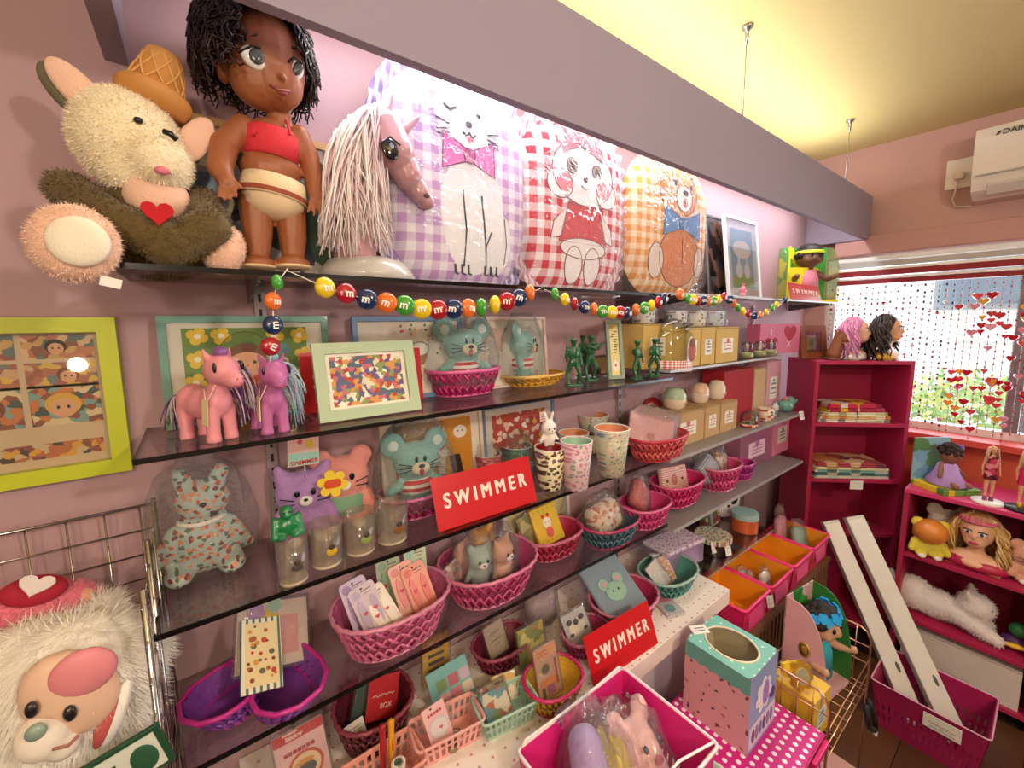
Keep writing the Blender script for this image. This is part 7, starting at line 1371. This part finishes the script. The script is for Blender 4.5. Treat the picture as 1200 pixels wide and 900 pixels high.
o = remesh(g, 'body', t, .007, 2, pm_); fur(o, 5000, .008, M('e8889a', .9), wd=.0006); g = G(); E(g, b, 100, 700, -.085, 12, 10, M('e8b090', .8), .012); g.obj('paw', t); g = G(); E(g, b, 40, 692, -.10, 42, 16, M('b01c38', .8), .02, (0, R(10), 0)); g.obj('cape', t); G().poly(heart(.02), .003, M('f0e4e4', .7), PY(42, 686, -.128)-b, (R(-62), R(25), 0)).obj('white_heart', t); g = G(); E(g, b, 118, 722, -.10, 28, 22, wf, .03); o = g.obj('white_tail', t); fur(o, 1500, .02, M('f4ece6', .8), wd=.0007)
t = thing('picture_sign', 'green framed picture sign hung on the front of the wire rack', 'sign', PY(135, 905, -.292)*1.0, 0, None, (R(4), R(-12), 0)); G().box((.11, .006, .07), (0, 0, .0), M('1f4a30', .5), bev=.002).obj('frame', t); G().box((.095, .002, .056), (0, -.0035, 0), M('d8dcd4', .5)).obj('picture', t); g = G(); [rect(g, -.018, .012-.012*k, .045, .004, FL('3a4038'), -.005) for k in range(2)]; g.ell((.014, .002, .022), (.03, -.005, -.002), M('2c5a3c', .5)); g.obj('print', t)

# ================================================================== GARLAND AND BEAD CURTAIN
CC = {'y': 'e8c41c', 'r': 'a8182c', 'n': '1c2f5c', 'o': 'e8702c', 'g': '3f9a34'}
gar = thing('candy_garland', 'garland of coloured candy lentils hung along the top shelf', 'garland', (.1, -.245, S1)); gb = Vector((.1, -.245, S1))
gmat = {k: M(c, .22, var=.02, coat=.6) for k, c in CC.items()}; wtm = M('f4f0ea', .5); yb = -.248
def bead(u, v, k, px, rot, letter=True):
    p = PY(u, v, yb)-gb; r_ = mr(PY(u, v, yb), px)/2; g = G(); g.ell((r_, r_*.62, r_), (0, 0, 0), gmat[k], seg=20); o = g.obj('candy_bead', gar, p, rot)
    if letter: g = G(); text_mesh(g, 'm', r_*1.05, wtm, (0, -r_*.60, 0), bold=.02, depth=.001); g.obj('letter', o)
    return p
left = [(325, 331, 'g', 22, (0, R(30), R(60)), False), (320, 353, 'o', 25, (0, R(0), R(35)), True), (320, 381, 'n', 26, (0, R(-90), R(10)), True), (317, 406, 'r', 26, (0, R(-60), R(15)), True)]
pts = [PY(337, 315, yb)-gb]
for a in left: pts.append(bead(*a))
G().tube(pts+[PY(316, 425, yb)-gb], .0009, M('e8e4dc', .6), 5).obj('cord', gar)
sw1 = 'y381,337 r406,344 n430,351 o453,355 g474,358 y494,362 r513,363 n531,362 o549,361 g564,360 y580,357 r594,353 n608,349 o621,343'
sw2 = 'g650,345 y662,351 r673,356 n685,360 o696,362 g706,365 y717,366 r726,366 n735,367 o745,363 g755,361 y763,358 r771,354 n778,350'
sw3 = 'o797,345 g806,350 y812,351 r818,353 n824,352 o830,353 g836,353 y842,351 r848,348 n855,351 o860,356 g865,361 y871,365 r877,368 n884,370 o891,369 y898,366 g905,361 y910,357 n920,352'
for sw, a, b_, s0, s1 in ((sw1, (337, 317), (636, 337), 27, 20), (sw2, (638, 339), (784, 344), 16, 15), (sw3, (786, 346), (925, 349), 14, 9)):
    items = [(q[0], *map(float, q[1:].split(','))) for q in sw.split()]; pts = [PY(*a, yb)-gb]; rnd = random.Random(sw)
    for i, (k, u, v) in enumerate(items):
        px = s0+(s1-s0)*i/len(items); tw = rnd.choice((0, 15, -10, 40, 70)); pts.append(bead(u, v, k, px, (0, R(rnd.uniform(-25, 25)), R(tw-25)), tw < 45 and px > 11))
    pts.append(PY(*b_, yb)-gb); G().tube(pts, .0008, M('e8e4dc', .6), 5).obj('cord', gar)
# strings of heart and facet beads in the window
hr = {c: G().poly(heart(1.0), .5, M(c, .25, coat=.4)) for c in ('c0182c', 'e0404c', 'e89ab4', 'efe6ea', 'e8b040')}
rnd = random.Random(12); bm_ = [M(c, .25, coat=.3) for c in ('5a4a4e', 'a83a54', 'b8b0b4', 'c85a8a')]
hmesh = {}
for c, g in hr.items():
    o = g.obj('heart_bead'); hmesh[c] = o.data; bpy.data.objects.remove(o)
for i in range(34):
    y = -.16-i*.026
    big = y < -.66
    lab = 'bead string %s in the window, %s' % ('with large red hearts' if big else 'of small dark beads', ('%s from the %s' % (['first', 'second', 'third', 'fourth', 'fifth', 'sixth', 'seventh', 'eighth', 'ninth', 'tenth', 'eleventh', 'twelfth', 'thirteenth', 'fourteenth', 'fifteenth', 'sixteenth', 'seventeenth', 'eighteenth', 'nineteenth', 'twentieth'][(33-i) if big else i], 'right edge' if big else 'left')))
    t = thing('bead_string', lab, 'bead string', (WALLX-.085+.004*(i % 2), y, 1.83), 0, 'heart bead curtain in the window'); L = .74+.03*math.sin(i*1.7)
    G().tube([(0, 0, 0), (0, 0, -L)], .0008 if not big else .0018, M('e4dade', .4), 4).obj('thread', t); g = G(); n_ = 26
    for k in range(n_):
        z = -.015-k*L/n_+rnd.uniform(-.006, .006); r_ = rnd.choice((.0032, .0045, .006)) if not big else rnd.choice((.003, .0045)); g.ell((r_, r_, r_*1.25), (0, 0, z), bm_[rnd.choice((0, 0, 1, 2) if not big else (1, 1, 3, 2))], seg=6, ring=4)
    g.obj('small_beads', t)['kind'] = 'stuff'
    for k in range(7 if big else 2):
        c = rnd.choice(('c0182c', 'e0404c', 'c0182c', 'e0404c', 'e8b040', 'e89ab4') if big else ('c0182c', 'efe6ea', 'e89ab4')); s_ = rnd.uniform(.013, .021) if big else rnd.uniform(.007, .011); o = bpy.data.objects.new('heart_bead', hmesh[c]); COL.objects.link(o); o.parent = t; o.scale = (s_, s_, s_); o.rotation_euler = (0, 0, R(-90+rnd.uniform(-30, 30))); o.location = (-.003, 0, -.06-rnd.random()*(L-.1))
